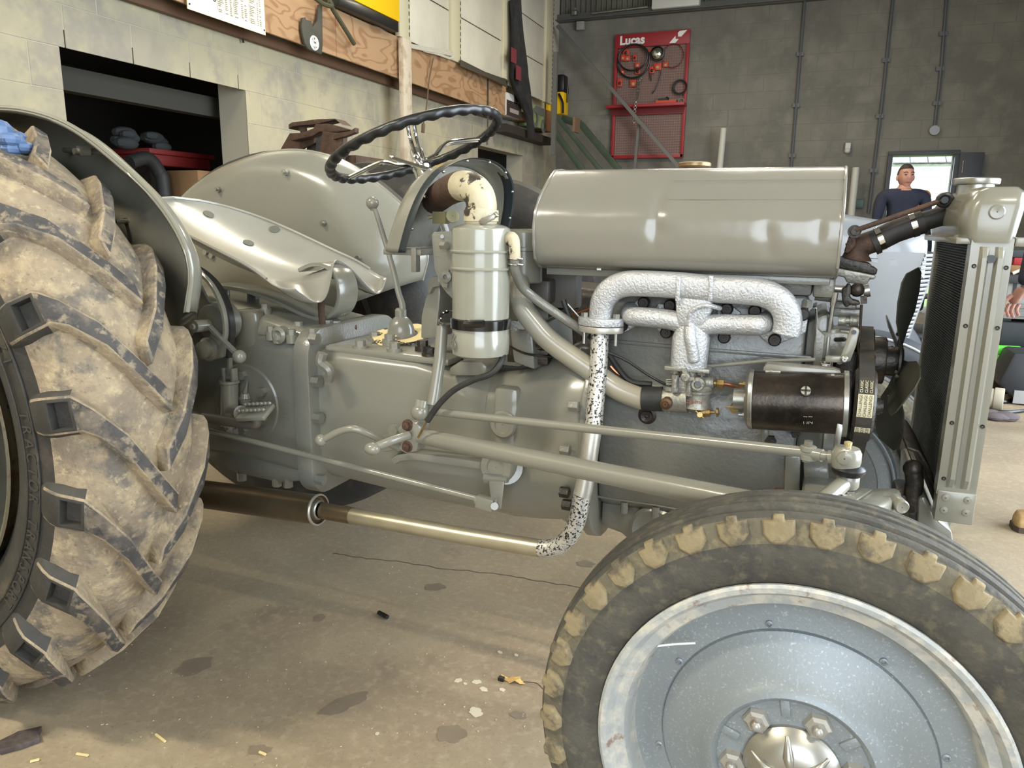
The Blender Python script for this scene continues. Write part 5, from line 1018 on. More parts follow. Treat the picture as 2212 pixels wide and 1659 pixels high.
for a0, a1 in ((152, 186), (203, 213)):
    b = B(); rg = []
    for i in range(8):
        p, nr, t = on_belt(a0+(a1-a0)*i/7); rg.append([p+V((w_, 0, 0))+nr*.0006 for w_ in (-.0112, .0112)])
    b.loft(rg, False); b.obj('belt_label', LBL, bt)
def belt_text(body, a, off, size, m_, par):
    p, nr, t = on_belt(a); M_ = basis(p+V((off, 0, 0))+nr*.0012, t if t.z > 0 else -t, nr.cross(t if t.z > 0 else -t)); text('belt_print', body, size, M_, m_, par, .0002)
for i, off in enumerate((-.007, 0, .007)):
    belt_text('CHALLENGE', 169, off, .0062, DKT, bt); belt_text('C17', 208, off, .006, DKT, bt); belt_text('CLASSIC', 140, off, .006, LBL, bt)
FANM = mat('dark_fan_paint', (66, 66, 56), .45, .1, [((84, 82, 68), 20, .5, .7, .6)]); FH = V((1.905, -.0, .80))
b = B(); b.cyl(FH-V((.05, 0, 0)), FH+V((.01, 0, 0)), .028, n=24); b.cyl(FH-V((.055, 0, 0)), FH-V((.02, 0, 0)), .045, n=28); part('water_pump', b, DARK, bevel=.003)
b = B(); b.box(FH+V((-.075, -.01, -.05)), (.07, .1, .15)); b.box(FH+V((-.09, .0, .03)), (.06, .09, .06)); part('pump_casting', b, DARK, bevel=.012)
fan = empty('fan'); fan.parent = TR
b = B(); b.lathe(FH, (1, 0, 0), [(.001, .008), (.03, .008), (.045, .004), (.045, 0), (.001, 0)], 28); b.obj('fan_hub', DARK, fan)
for kk, a0 in enumerate((78, -12, 258, 168)):
    a = math.radians(a0); ra = V((0, -math.cos(a), math.sin(a))); ta = V((1, 0, 0)).cross(ra).normalized(); rg = []
    for r, w_, pit, off in ((.03, .016, -12, 0), (.06, .026, -20, .0), (.09, .042, -25, 0), (.13, .047, -26, 0), (.165, .042, -26, 0), (.178, .026, -26, .0)):
        pd_ = math.radians(pit); cd_ = (ta*math.cos(pd_)+V((1, 0, 0))*math.sin(pd_)); nn = ra.cross(cd_); c_ = FH+ra*r+V((.004, 0, 0))
        rg.append([c_-cd_*w_+nn*.0012, c_+cd_*w_+nn*.0012, c_+cd_*w_-nn*.0012, c_-cd_*w_-nn*.0012])
    b = B(); b.loft(rg); bl_ = b.obj('fan_blade', FANM, fan, .0006, 1)
    for rr_ in (.055, .075): b = B(); p = FH+ra*rr_+V((-.004, 0, 0)); b.ball(p, .004, 8); b.obj('rivet', FANM, fan)
# thermostat housing, top hose, stay rod
b = B(); b.tube(sp([zr(200, 1090, 0), zr(210, 1030, 0), zr(240, 970, 0), zr(310, 935, 0), zr(370, 915, 0)], 5), [.028, .027, .0255, .0245, .023, .022, .0215, .021, .021, .021, .021, .021, .021, .021, .021, .021, .021, .021, .021, .021, .021], 20); th = part('thermostat_housing', b, RUST, ang=60)
b = B(); b.prism([zr(*q, -.04) for q in ((40, 1085), (60, 1060), (340, 1120), (345, 1145), (400, 1165), (385, 1220), (30, 1150))], (0, .08, 0)); b.obj('housing_flange', DARK, th, bevel=.004)
b = B(); b.prism([zr(*q, -.045) for q in ((30, 1155), (390, 1225), (365, 1265), (330, 1255), (300, 1310), (120, 1290), (100, 1240), (30, 1230))], (0, .09, 0)); b.obj('water_outlet', ALU, th, bevel=.006)
b = B(); b.prism([zr(*q, -.03) for q in ((155, 830), (180, 785), (230, 795), (245, 850), (200, 870), (205, 960), (130, 1030), (95, 1020))], (0, .02, 0)); b.obj('lug_bracket', RUST, th, bevel=.005)
b = B(); b.cyl(zr(190, 830, -.035), zr(190, 830, -.025), .012, n=16); b.hex(zr(195, 828, -.035), (0, -1, 0), .008, .008); b.obj('bolt', DARK, th)
text('cast_mark', '20', .016, basis(zr(150, 930, -.0305), (.35, 0, .9), (-.9, 0, .35)), RUST, th, .001)
HOSE = mat('black_hose_rubber', (50, 44, 40), .6, 0, [((36, 34, 33), 30, .4, .6, .7)])
b = B(); b.tube([zr(350, 935, 0), zr(395, 915, 0)], .0235, 22); b.tube([zr(385, 915, 0), zr(560, 825, 0), zr(810, 740, 0)], .0215, 22); th_ = part('top_hose', b, HOSE, ang=50)
b = B(); b.tube([zr(780, 750, 0), zr(850, 727, 0), zr(1040, 672, 0)], [.0185, .0175, .0175], 20); b.obj('hose_stub', RUBB, th_)
for q0, q1 in (((398, 905), (445, 885)), ((695, 780), (745, 763))):
    b = B(); b.tube([zr(*q0, 0), zr(*q1, 0)], .0226, 24, caps=False); b.obj('hose_clamp', CHROME, th_)
b = B(); b.cyl(zr(200, 820, -.04), zr(960, 555, -.03), .0048, n=10); sr = part('radiator_stay', b, RUST)
b = B(); P_ = [zr(1000, 548, -.03)+V((math.cos(t)*.010, 0, math.sin(t)*.009)) for t in [2*PI*i/18 for i in range(18)]]; b.tube(P_, .005, 8, loop=True); b.cyl(zr(1000, 548, -.04), zr(1000, 548, -.02), .006, n=10); b.obj('stay_eye', BLACK, sr)
# radiator
XR0, XR1, ZR0, ZR1 = 1.968, 2.024, .62, 1.03
CORE = mat('radiator_core', (40, 44, 46), .55, .3)
b = B(); b.box(((XR0+XR1)/2+.003, 0, (ZR0+ZR1)/2), (XR1-XR0-.01, .37, ZR1-ZR0)); rc = part('radiator_core', b, CORE)
b = B(); z = ZR0+.004
while z < ZR1-.003: b.box((XR0+.0035, 0, z), (.003, .366, .0016)); z += .0045
o = b.obj('cooling_fin', mat('fin_metal', (64, 70, 72), .5, .4), rc); o['kind'] = 'stuff'
YS = -.205
b = B()
pts = [(0, 0), (.009, 0), (.012, -.006), (.018, -.006), (.021, 0), (.026, 0), (.029, -.006), (.035, -.006), (.038, 0), (.044, 0), (.047, -.006), (.050, -.004), (.057, 0)]
pts = [(0, -.001), (.012, -.001), (.016, -.0075), (.022, -.0075), (.026, -.001), (.033, -.001), (.037, -.0075), (.043, -.0075), (.047, -.001), (.057, -.001)]
secs = []
for z, kf in ((.615, 0), (.628, 0), (.645, 1), (.98, 1), (1.005, 1), (1.022, 0), (1.035, 0)):
    secs.append([V((XR0+x, YS+y*kf*1.35, z)) for x, y in pts]+[V((XR0+.057, YS+.03, z)), V((XR0, YS+.03, z))])
b.loft(secs); rsd = part('radiator_side', b, GREY, bevel=0, ang=25)
for q in ((1918, 95), (2107, 105), (1868, 447), (2055, 460), (1787, 1018), (1968, 1040), (1740, 1345)):
    p = z6(*q, YS-.0015); b = B(); b.lathe(p, (0, -1, 0), [(.0036, 0), (.003, .0015), (.002, .0008), (.001, .0008)], 12); b.obj('rivet', DARK, rsd)
b = B(); p = z6(2018, 53, YS-.006); b.cyl(p, p+V((0, -.003, 0)), .0062, n=16); b.obj('stay_hole', BLACK, rsd)
b = B(); b.box((XR0+.03, YS+.012, .595), (.057, .03, .055)); lp = b.obj('foot_plate', GREY, rsd, bevel=.003)
for dx in (-.016, .016):
    for dz in (.014, -.008): b = B(); b.lathe((XR0+.03+dx, YS-.003, .597+dz), (0, -1, 0), [(.0062, 0), (.0055, .0022), (.001, .0028)], 14); b.obj('rivet', GREY, rsd)
b = B(); b.box((XR0+.03, .205, .80), (.057, .03, .46)); b.obj('far_side', GREY, rsd, bevel=.003)
tk = []
for z, x0, x1, w_ in ((1.028, 1.960, 2.030, .208), (1.036, 1.955, 2.032, .210), (1.06, 1.950, 2.036, .21), (1.085, 1.952, 2.040, .208), (1.104, 1.962, 2.040, .200), (1.113, 1.975, 2.030, .185)):
    cx_ = (x0+x1)/2; hx = (x1-x0)/2; tk.append([V((cx_+hx*math.copysign(abs(math.cos(t))**.35, math.cos(t)), w_*math.copysign(abs(math.sin(t))**.25, math.sin(t)), z)) for t in [2*PI*i/48 for i in range(48)]])
b = B(); b.loft(tk); tt = part('radiator_top_tank', b, GREY, ang=40)
b = B(); b.box((1.965, 0, 1.030), (.035, .40, .010)); b.box((2.033, -.19, 1.030), (.014, .03, .014)); b.obj('tank_seam', GREY, tt, bevel=.002)
b = B(); p = zr(1470, 655, -.212); b.lathe((p.x, -.205, p.z), (0, -1, 0), [(.0115, -.004), (.0115, .005), (.0095, .007), (.001, .006)], 22); b.obj('tank_boss', GREY, tt)
c = A(2111, 392, .0); b = B(); b.cyl((1.995, 0, 1.105), (1.995, 0, 1.128), .029, n=24); b.lathe((1.995, 0, 1.124), (0, 0, 1), [(.030, 0), (.036, .001), (.037, .003), (.037, .010), (.034, .012), (.001, .013)], 36); part('radiator_cap', b, STEEL)
b = B(); b.box((2.0, 0, .60), (.05, .38, .05)); part('radiator_bottom_tank', b, DARK, bevel=.006)
b = B(); b.pp([zf3(*q, -.12) for q in ((1620, 180), (1780, 230), (1900, 420), (2030, 740), (1980, 800), (1800, 420), (1740, 270), (1600, 220))], -.13, .10); part('radiator_cradle', b, DARK, bevel=.004)
b = B(); b.pp([zf3(*q, -.15) for q in ((1760, 830), (1850, 800), (2030, 1120), (2180, 1240), (2212, 1455), (1740, 1230))], -.16, .16); part('front_support', b, GREY, bevel=.01)
b = B(); b.lathe(zf3(2115, 1420, -.162), (0, -1, 0), [(.012, 0), (.012, .004), (.007, .005), (.006, .0), (.001, 0)], 18); part('support_washer', b, DARK)
b = B(); b.tube(sp([zf3(1700, 470, -.14), zf3(1720, 640, -.14), zf3(1700, 800, -.14), zf3(1720, 1000, -.14)], 4), .015, 14); b.ball(zf3(1700, 480, -.14), .0165, 14); part('axle_pin', b, DARK)
b = B(); b.box(zf3(1620, 1000, -.1), (.05, .1, .09)); part('axle_pivot_block', b, DARK, bevel=.01)
b = B(); b.box(zf3(2020, 880, -.19), (.012, .02, .05)); part('rubber_pad', b, GREY)
# fuel tank
XT0, XT1 = 1.238, 1.782
half = [(0, 1.1555), (.05, 1.155), (.088, 1.151), (.13, 1.128), (.175, 1.096), (.198, 1.068), (.205, 1.04), (.203, 1.01), (.194, .982), (.17, .966), (.12, .960), (0, .958)]
prof = [V((y, z)) for y, z in half]+[V((-y, z)) for y, z in half[-2:0:-1]]
DENT = [(A(1418, 470, -.2), .007, .010, .045), (A(1428, 500, -.2), .005, .022, .014), (A(1655, 500, -.2), .006, .012, .014), (A(1662, 540, -.2), .005, .012, .020), (A(1768, 498, -.2), .006, .009, .018), (A(1600, 394, -.14), .003, .012, .006), (A(1290, 440, -.19), .004, .04, .03), (A(1520, 430, -.18), .003, .06, .02)]
fine = [p.to_2d() for p in sp([V((p.x, p.y, 0)) for p in prof], 5, True)]
def tring(X, s=1.0, bulge=0):
    R_ = []
    for p in fine:
        q = V((X, p.x*s, 1.06+(p.y-1.06)*s))
        if p.x < -.05:
            for c, am, sx_, sz_ in DENT: q.y += .5*am*math.exp(-((X-c.x)/sx_)**2-((q.z-c.z)/sz_)**2)
        R_.append(q)
    return R_
b = B(); b.loft([tring(XT0, .985), tring(XT0+.004, 1)]+[tring(XT0+(XT1-XT0)*i/110, 1) for i in range(2, 109)]+[tring(XT1-.004, 1), tring(XT1, .99)]); ft = part('fuel_tank', b, GREYTANK, ang=40)
b = B(); P_ = [V((XT1-.002, p.x, p.y)) for p in prof]; b.tube(P_, .003, 6, loop=True); b.obj('end_seam', GREYTANK, ft); b = B(); b.tube([V((XT0+.002, p.x, p.y)) for p in prof], .003, 6, loop=True); b.obj('end_seam', GREYTANK, ft)
for z_, y_ in ((1.0935, -.1755), (1.1285, -.1275)):
    b = B(); b.cyl((XT0+.25, y_-.001, z_), (XT1-.006, y_-.001, z_), .0026, n=10); b.obj('pressed_crease', GREYTANK, ft)
c = A(1500, 356, .02); b = B(); b.cyl((c.x, .02, 1.15), (c.x, .02, 1.165), .026, n=24); b.lathe((c.x, .02, 1.158), (0, 0, 1), [(.028, 0), (.030, .002), (.033, .006), (.033, .012), (.030, .0135), (.001, .0135)], 40); part('fuel_cap', b, mat('old_brass_cap', (150, 126, 92), .4, .7, [((110, 92, 66), 60, .45, .65, .7)]))
b = B()
for yy in (-.13, .13): b.box(((XT0+XT1)/2, yy, .955), (XT1-XT0-.02, .035, .014))
part('tank_rail', b, GREYC, bevel=.002)
b = B(); b.box((1.36, -.16, .966), (.008, .006, .010)); part('white_tab', b, WHT)
# ------------------------------------------------------------------ steering wheel, cowl, air cleaner, links
SC = V((.871, 0, 1.2138)); TL = math.radians(20.3)
sx, sy, sn = V((math.cos(TL), 0, math.sin(TL))), V((0, 1, 0)), V((-math.sin(TL), 0, math.cos(TL)))
RW = .1987
b = B(); rings = []; n = 180
for i in range(n):
    a = 2*PI*i/n; rd = sx*math.cos(a)+sy*math.sin(a); g = .5+.5*math.cos(a*34); c = SC+rd*RW; rg = []
    for k in range(12):
        t = 2*PI*k/12; cr, cn = math.cos(t), math.sin(t); r = .0118
        if cn < .2 : r -= .0042*g*(1 if cn < -.2 else .5)
        rg.append(c+rd*r*cr*1.05+sn*r*cn)
    rings.append(rg)
b.loft(rings, True, False, True); swr = part('steering_wheel', b, BLACK, ang=60, label='black steering wheel rim with finger grips')
hub = SC-sn*.035
def spoke(a):
    rd = sx*math.cos(a)+sy*math.sin(a); tg = -sx*math.sin(a)+sy*math.cos(a)
    for s in (-1, 1):
        b = B(); o_ = tg*s*.0068; b.tube(sp([hub+rd*.012+o_, hub+rd*.05+sn*.012+o_, hub+rd*.078+sn*.03+o_, hub+rd*.108+sn*.036+o_, SC+rd*(RW-.006)+o_], 5), .0043, 8); b.obj('spoke_rod', CHROME, swr)
for a in (180, 62, -62): spoke(math.radians(a))
b = B(); b.lathe(hub-sn*.02, sn, [(.020, -.06), (.020, .0), (.022, .004), (.022, .018), (.018, .024), (.015, .026), (.015, .046), (.012, .052), (.001, .053)], 24); b.obj('hub', CHROME, swr)
colv = -sn
b = B(); b.cyl(hub-sn*.02, hub-sn*.34, .0195, n=20); part('steering_column', b, CHROME if False else GREY)
b = B(); b.cyl(hub-sn*.02, hub-sn*.075, .0205, n=22); part('column_collar', b, CHROME)
b = B(); b.tube([zt(490, 1008, -.03), zt(620, 1050, -.03), zt(760, 1090, -.03)], .0042, 10); b.ball(zt(492, 1005, -.03), .0065, 10); part('throttle_lever', b, CHROME)
# dash cowl
arch = [(-.205, .985), (-.204, 1.02), (-.200, 1.06), (-.188, 1.10), (-.165, 1.135), (-.13, 1.160), (-.08, 1.177), (-.03, 1.184), (.03, 1.184), (.08, 1.177), (.13, 1.160), (.165, 1.135), (.188, 1.10), (.200, 1.06), (.204, 1.02), (.205, .985)]
arch = [(p.x, p.y) for p in sp([V((y, z, 0)) for y, z in arch], 3)]
def arow(dx, s, k=.30): return [V((.952+k*(z-1.0)+.12*(y+.2)+dx, y*s, 1.03+(z-1.03)*s)) for y, z in arch]
b = B(); b.loft([arow(-.046, .91), arow(-.040, .955), arow(-.026, .985), arow(0, 1.0), arow(.006, 1.004)], False); cw = part('dash_cowl', b, GREY, ang=60); m = cw.modifiers.new('thickness', 'SOLIDIFY'); m.thickness = .003
b = B(); r0 = arow(-.045, .91); b.loft([r0, [V((.952-.046+.12*(p.y+.2), p.y, .992)) for p in r0]], False); ip = b.obj('instrument_panel', mat('grey_panel_inside', (132, 130, 120), .5, 0, [((104, 100, 92), 14, .45, .65, .7), ((86, 66, 52), 20, .62, .7, .8)]), cw)
b = B(); r1 = arow(-.012, .975); r2 = arow(.010, .990); b.loft([r1, r2, [p+V((.003, 0, 0)) for p in arow(.010, 1.006)], [p for p in arow(-.004, 1.009)]], False); rb_ = b.obj('rubber_edging', mat('dark_blue_grey_rubber', (42, 48, 52), .4), cw); m = rb_.modifiers.new('thickness', 'SOLIDIFY'); m.thickness = .003
R_ = arow(.006, .972)
for i in range(4, len(R_)-3, 5): b = B(); p = R_[i]; b.ball(p+V((.004, 0, 0)), .0036, 8); b.obj('rivet', STEEL, cw)
for i, q in enumerate(((590, 150), (650, 260))):
    d = ray(860+q[0]/3.456, 320+q[1]/3.456); k_ = (.975-CAM.x)/d.x; p = CAM+d*k_; b = B(); b.lathe(p, (1, 0, 0), [(.012, 0), (.012, .002), (.001, .002)], 16); b.obj('panel_hole', RUST, cw)
b = B(); b.box((.945, 0, .985), (.09, .39, .012)); b.box((.975, -.19, .97), (.012, .02, .05)); part('cowl_floor', b, GREYC, bevel=.002)
# switch under the cowl
b = B(); b.box(za(320, 520, -.14), (.03, .02, .025)); b.lathe(za(405, 510, -.15), (.6, -.7, .3), [(.001, 0), (.014, 0), (.014, .003), (.001, .003)], 22); b.cyl(za(220, 520, -.15), za(330, 490, -.14), .004, n=8); part('ignition_switch', b, mat('plated_switch', (150, 144, 112), .35, .7))
# air cleaner
YA = -.27; ca = za(618, 1000, YA); ra_ = .0553
def zz(y): return za(618, y, YA).z
b = B(); b.lathe((ca.x, YA, 0), (0, 0, 1), [(.001, zz(1550)), (.045, zz(1548)), (.054, zz(1530)), (ra_, zz(1490)), (ra_, zz(1385)), (ra_*.985, zz(1380)), (ra_*.985, zz(1270)), (ra_*.985, zz(905)), (ra_*1.05, zz(903)), (ra_*1.06, zz(893)), (ra_*1.03, zz(884)), (ra_, zz(882)), (ra_, zz(778)), (ra_*1.05, zz(776)), (ra_*1.06, zz(766)), (ra_*1.03, zz(757)), (ra_, zz(755)), (ra_, zz(612)), (ra_*.97, zz(596)), (ra_*.85, zz(582)), (.03, zz(560)), (.001, zz(558))], 56); ac = part('air_cleaner', b, mat('gloss_grey_canister', (140, 139, 126), .2, 0, [((128, 127, 114), 8, .45, .65, .5)], coat=.6))
PL = mat('shiny_black_strap', (18, 18, 18), .15, coat=.6)
b = B(); b.lathe((ca.x, YA, 0), (0, 0, 1), [(ra_*.99, zz(1335)), (ra_*1.05, zz(1338)), (ra_*1.06, zz(1270)), (ra_*.99, zz(1262))], 56); st_ = b.obj('strap', PL, ac)
b = B(); P_ = sp([za(430, 1315, YA), za(350, 1318, -.24), za(312, 1300, -.2), za(330, 1240, -.17), za(380, 1220, -.15), za(430, 1215, -.2)], 6); b.tube(P_, .004, 8); b.tube(sp([za(500, 1310, YA-.058), za(560, 1312, YA-.06), za(640, 1310, YA-.06)], 4), .007, 8); b.obj('strap_tail', PL, ac)
text('embossed_mark', '6', .046, basis((ca.x-.036, YA-.0475, zz(1430)), (.80, -.60, 0), (0, 0, 1)), mat('darker_emboss', (112, 110, 100), .3), ac, .001)
# inlet elbow
b = B(); P_ = sp([za(618, 560, YA), za(620, 470, YA), za(622, 420, YA), za(600, 345, YA), za(540, 292, YA+.01), za(460, 285, YA+.04), za(370, 320, YA+.10), za(300, 370, YA+.16)], 6); b.tube(P_, [.030]*8+[.0285]*35, 22); el = part('inlet_elbow', b, CREAM, ang=60)
b = B(); P2 = P_[-14:]; b.tube(P2+[P2[-1]+(P2[-1]-P2[-2])*4], .0292, 20); b.obj('rubber_sleeve', RUST, el, ang=60)
b = B(); b.lathe((ca.x, YA, 0), (0, 0, 1), [(.0305, zz(548)), (.0325, zz(545)), (.0325, zz(465)), (.0305, zz(462))], 30); b.obj('clamp_band', CREAM, el)
b = B(); b.prism([za(*q, YA-.036) for q in ((598, 545), (620, 520), (700, 488), (722, 500), (718, 530), (640, 568), (610, 568))], (0, .004, 0)); b.tube([za(720, 480, YA-.03), za(740, 505, YA-.03), za(715, 512, YA-.03)], .004, 8); b.obj('clamp_tag', STEEL, el, bevel=.001)
# bracket plates behind the cleaner
b = B(); b.pp([za(*q, -.20) for q in ((258, 650), (275, 625), (420, 620), (430, 1140), (370, 1080), (325, 1020), (280, 900))], -.205, -.197); bp = part('cleaner_bracket', b, GREYC, bevel=.001)
b = B(); b.cyl(za(328, 660, -.208), za(328, 660, -.203), .004, n=12); b.hex(za(325, 725, -.215), (.9, -.4, 0), .008, .016); b.obj('bolt', GREY, bp)
b = B(); b.lathe(za(365, 960, -.206), (0, -1, 0), [(.012, 0), (.012, .006), (.005, .008), (.004, .002), (.001, .002)], 16); b.bar(za(362, 905, -.208), za(350, 1040, -.208), .012, .004, (0, 1, 0)); b.obj('clip', GREYC, bp)
b = B(); b.pp([za(*q, -.12) for q in ((250, 960), (310, 950), (320, 1030), (265, 1040), (240, 1090), (222, 1080), (225, 1000))], -.125, -.10); part('bracket_hook', b, GREY, bevel=.003)
b = B(); b.pp([za(*q, -.10) for q in ((180, 1420), (185, 1250), (215, 1120), (250, 1040), (325, 1000), (330, 1100), (310, 1300), (300, 1420))], -.11, .02); part('steering_box_plate', b, GREY, bevel=.006)
b = B(); b.pp([(1.03, .74), (1.03, .90), (1.05, .96), (1.13, .98), (1.17, .95), (1.18, .74)], -.09, .09); part('steering_box', b, GREYC, bevel=.012)
b = B(); b.pp([za(*q, -.15) for q in ((830, 1360), (1000, 1330), (1020, 1659), (860, 1600))], -.15, .12); part('rear_engine_plate', b, GREYC, bevel=.006)
for q in ((868, 1320), (925, 1310)):
    b = B(); b.hex(za(*q, -.16), (.3, -1, 0), .0115, .014); b.obj('bolt', GREYC, bp)
b = B(); b.pp([za(*q, -.1) for q in ((485, 1600), (560, 1555), (720, 1555), (760, 1590), (745, 1659), (480, 1659))], -.17, -.06); part('cleaner_foot', b, GREY, bevel=.006)
# cross tube behind the cleaner (second canister)
b = B(); c2 = za(930, 900, -.10); b.lathe((c2.x, -.10, 0), (0, 0, 1), [(.001, za(930, 1000, -.1).z), (.04, za(930, 1000, -.1).z), (.042, za(930, 990, -.1).z), (.042, za(930, 765, -.1).z), (.047, za(930, 760, -.1).z), (.047, za(930, 740, -.1).z), (.044, za(930, 735, -.1).z), (.044, za(930, 630, -.1).z), (.038, za(930, 612, -.1).z), (.001, za(930, 606, -.1).z)], 32); part('fuel_filter_body', b, GREY)
b = B(); b.box((c2.x+.01, -.02, 1.01), (.12, .16, .05)); part('tank_bracket', b, GREYC, bevel=.006)
# large air pipe and thin breather pipe
b = B(); b.tube(sp([za(905, 1000, -.14), za(905, 1060, -.16), za(925, 1180, -.18), za(1010, 1300, -.185), A(1190, 738, -.187), A(1270, 795, -.187), A(1330, 838, -.187), A(1375, 858, -.187), A(1395, 862, -.187)], 6), .0215, 20); apipe = part('air_pipe', b, mat('gloss_grey_tube', (146, 142, 128), .24, 0, [((156, 142, 118), 6, .5, .7, .7)], coat=.5), ang=60)
b = B(); b.tube([A(1388, 861, -.187), A(1432, 862, -.186)], .0235, 22); b.obj('rubber_hose', RUBB, apipe)
b = B(); b.tube(sp([za(862, 700, YA+.01), za(870, 680, YA+.0), za(868, 720, YA-.005), za(868, 860, YA), za(875, 920, YA+.01), za(930, 1040, YA+.05), za(1060, 1150, -.2), za(1250, 1280, -.19), A(1275, 728, -.16), A(1310, 770, -.14)], 6), .0092, 12); bpipe = part('breather_pipe', b, GREYC, ang=60)
b = B(); b.tube(sp([za(815, 690, YA), za(840, 668, YA-.004), za(862, 690, YA-.006), za(868, 780, YA-.004), za(870, 820, YA-.002)], 5), .0112, 14); b.obj('pipe_elbow', CREAM, bpipe)
for y in (825, 868): b = B(); P_ = [za(868, y, YA)+V((.0118*math.cos(t), .0118*math.sin(t), .001*math.sin(2*t))) for t in [2*PI*i/18 for i in range(18)]]; b.tube(P_, .0016, 6, loop=True); b.cyl(za(895, y, YA-.008), za(935, y+6, YA-.008), .002, n=6); b.obj('hose_clip', STEEL, bpipe)
# hanging rubber hose from the cleaner base
b = B(); b.tube(sp([z5(1205, 665, -.27), z5(1190, 720, -.29), z5(1130, 790, -.30), z5(1020, 830, -.30), z5(900, 890, -.30), z5(820, 960, -.30), z5(770, 1020, -.30), z5(720, 1095, -.30)], 6), .0062, 10); hz = part('drain_hose', b, RUBB)
b = B(); b.tube(sp([z5(715, 1100, -.30), z5(690, 1150, -.295), z5(660, 1200, -.29)], 4), .0022, 6); b.obj('wire_core', BRASS, hz)
# parts seen under the tank: electrical box, springs, wires
b = B(); b.box(A(1205, 620, .05), (.10, .05, .09)); b.box(A(1165, 628, .0), (.06, .05, .05)); part('regulator_box', b, mat('brown_grey_tin', (112, 106, 98), .45, .1), bevel=.004)
b = B(); b.pp([A(*q, .06) for q in ((1165, 648), (1250, 632), (1250, 668), (1180, 672))], .06, .09); part('dark_bracket', b, BLACK, bevel=.002)
b = B(); b.tube([A(1218, 648, -.12), A(1252, 686, -.12), A(1255, 712, -.12)], .0022, 6); b.tube([A(1218, 648, -.12), A(1232, 690, -.12), A(1256, 712, -.12)], .0022, 6); part('wire_clip', b, STEEL)
b = B(); b.box(A(1150, 765, -.10), (.09, .06, .03)); b.cyl(A(1137, 770, -.12), A(1137, 740, -.12), .008, n=12); b.cyl(A(1155, 770, -.12), A(1155, 735, -.12), .008, n=12); b.tube(sp([A(1112, 722, -.14), A(1140, 742, -.14), A(1190, 752, -.14), A(1180, 744, -.14)], 5), .0025, 8); b.tube(sp([A(1096, 745, -.2), A(1140, 765, -.16), A(1215, 772, -.12)], 5), .0025, 8); part('starter_switch', b, DARK, bevel=.003)
# drop arm, drag link
b = B(); b.tube([z5(815, 490, -.215), z5(800, 700, -.235), z5(770, 900, -.255), z5(755, 990, -.262)], [.0125, .0125, .0128, .013], 14); da = part('drop_arm', b, GREY)
b = B(); b.ball(zk(190, 490, -.275), .0195, 18, (1, .9, .9)); b.cyl(zk(220, 340, -.265), zk(200, 440, -.272), .016, n=18); b.cyl(zk(150, 300, -.27), zk(150, 330, -.27), .004, n=8); b.cyl(zk(330, 370, -.265), zk(400, 360, -.25), .010, n=12); b.obj('ball_joint', GREY, da)
l0, l1 = zk(400, 480, -.272), zf3(320, 270, -.45)
b = B(); b.cyl(l0, l1, .0080, n=18); dl_ = part('drag_link', b, GREY)
b = B(); b.cyl(zf3(300, 265, -.448), zf3(560, 315, -.46), .0092, n=16); b.cyl(zf3(550, 315, -.46), zf3(700, 330, -.465), .0072, n=14); b.obj('threaded_end', GREY, dl_)
for y0 in (225, 335): b = B(); p = zf3(385, y0, -.452); b.lathe(p, (0, 0, 1), [(.010, -.004), (.0115, -.003), (.0115, .003), (.010, .004), (.001, .004)], 18); b.obj('clamp_ear', GREY, dl_)
b = B(); p0, p1 = zf3(390, 130, -.455), zf3(360, 390, -.455); b.cyl(p0, p1, .0042, n=10); b.hex(p0-V((0, 0, .010)), (0, 0, 1), .0066, .010); b.hex(p1, (0, 0, 1), .0066, .007); b.obj('clamp_bolt', STEEL, dl_)
c = zf3(860, 340, -.47); b = B(); b.lathe((c.x, c.y, c.z), (0, 0, 1), [(.001, -.018), (.013, -.018), (.018, -.014), (.0205, -.004), (.020, .008), (.0165, .014), (.009, .016), (.001, .0165)], 24); b.cyl(zf3(640, 330, -.465), c, .0095, .0125, 16); b.obj('rod_end', GREY, dl_)
b = B(); p = zf3(840, 350, -.490); b.lathe(p, (-.1, -1, 0), [(.010, -.008), (.0095, .002), (.006, .003), (.001, .003)], 8); b.obj('end_plug', GREY, dl_)
b = B(); p = zf3(880, 215, -.47); b.lathe(p, (0, 0, 1), [(.007, -.006), (.007, .0), (.004, .002), (.0055, .005), (.0055, .008), (.001, .010)], 12); b.obj('grease_nipple', mat('pale_brass', (214, 196, 150), .35, .7), dl_)
b = B(); p = zf3(890, 490, -.47); b.lathe(p, (0, 0, 1), [(.012, -.009), (.019, -.007), (.0225, -.002), (.0225, .002), (.019, .006), (.013, .009)], 26); b.obj('rubber_boot', BLACK, dl_)
# steering arm
b = B(); p = zf3(885, 620, -.47); b.lathe(p, (0, 0, 1), [(.001, -.012), (.012, -.012), (.0150, -.008), (.0152, .007), (.012, .011), (.001, .011)], 22); b.tube([p, zf3(740, 740, -.49), zf3(580, 880, -.515), zf3(470, 990, -.53)], [.0105, .0118, .0128, .0135], 16); sa = part('steering_arm', b, GREY, ang=50)
b = B(); b.hex(p-V((0, 0, .026)), (0, 0, 1), .0115, .012); b.cyl(p-V((0, 0, .034)), p, .006, n=10); b.obj('castle_nut', STEEL, sa)
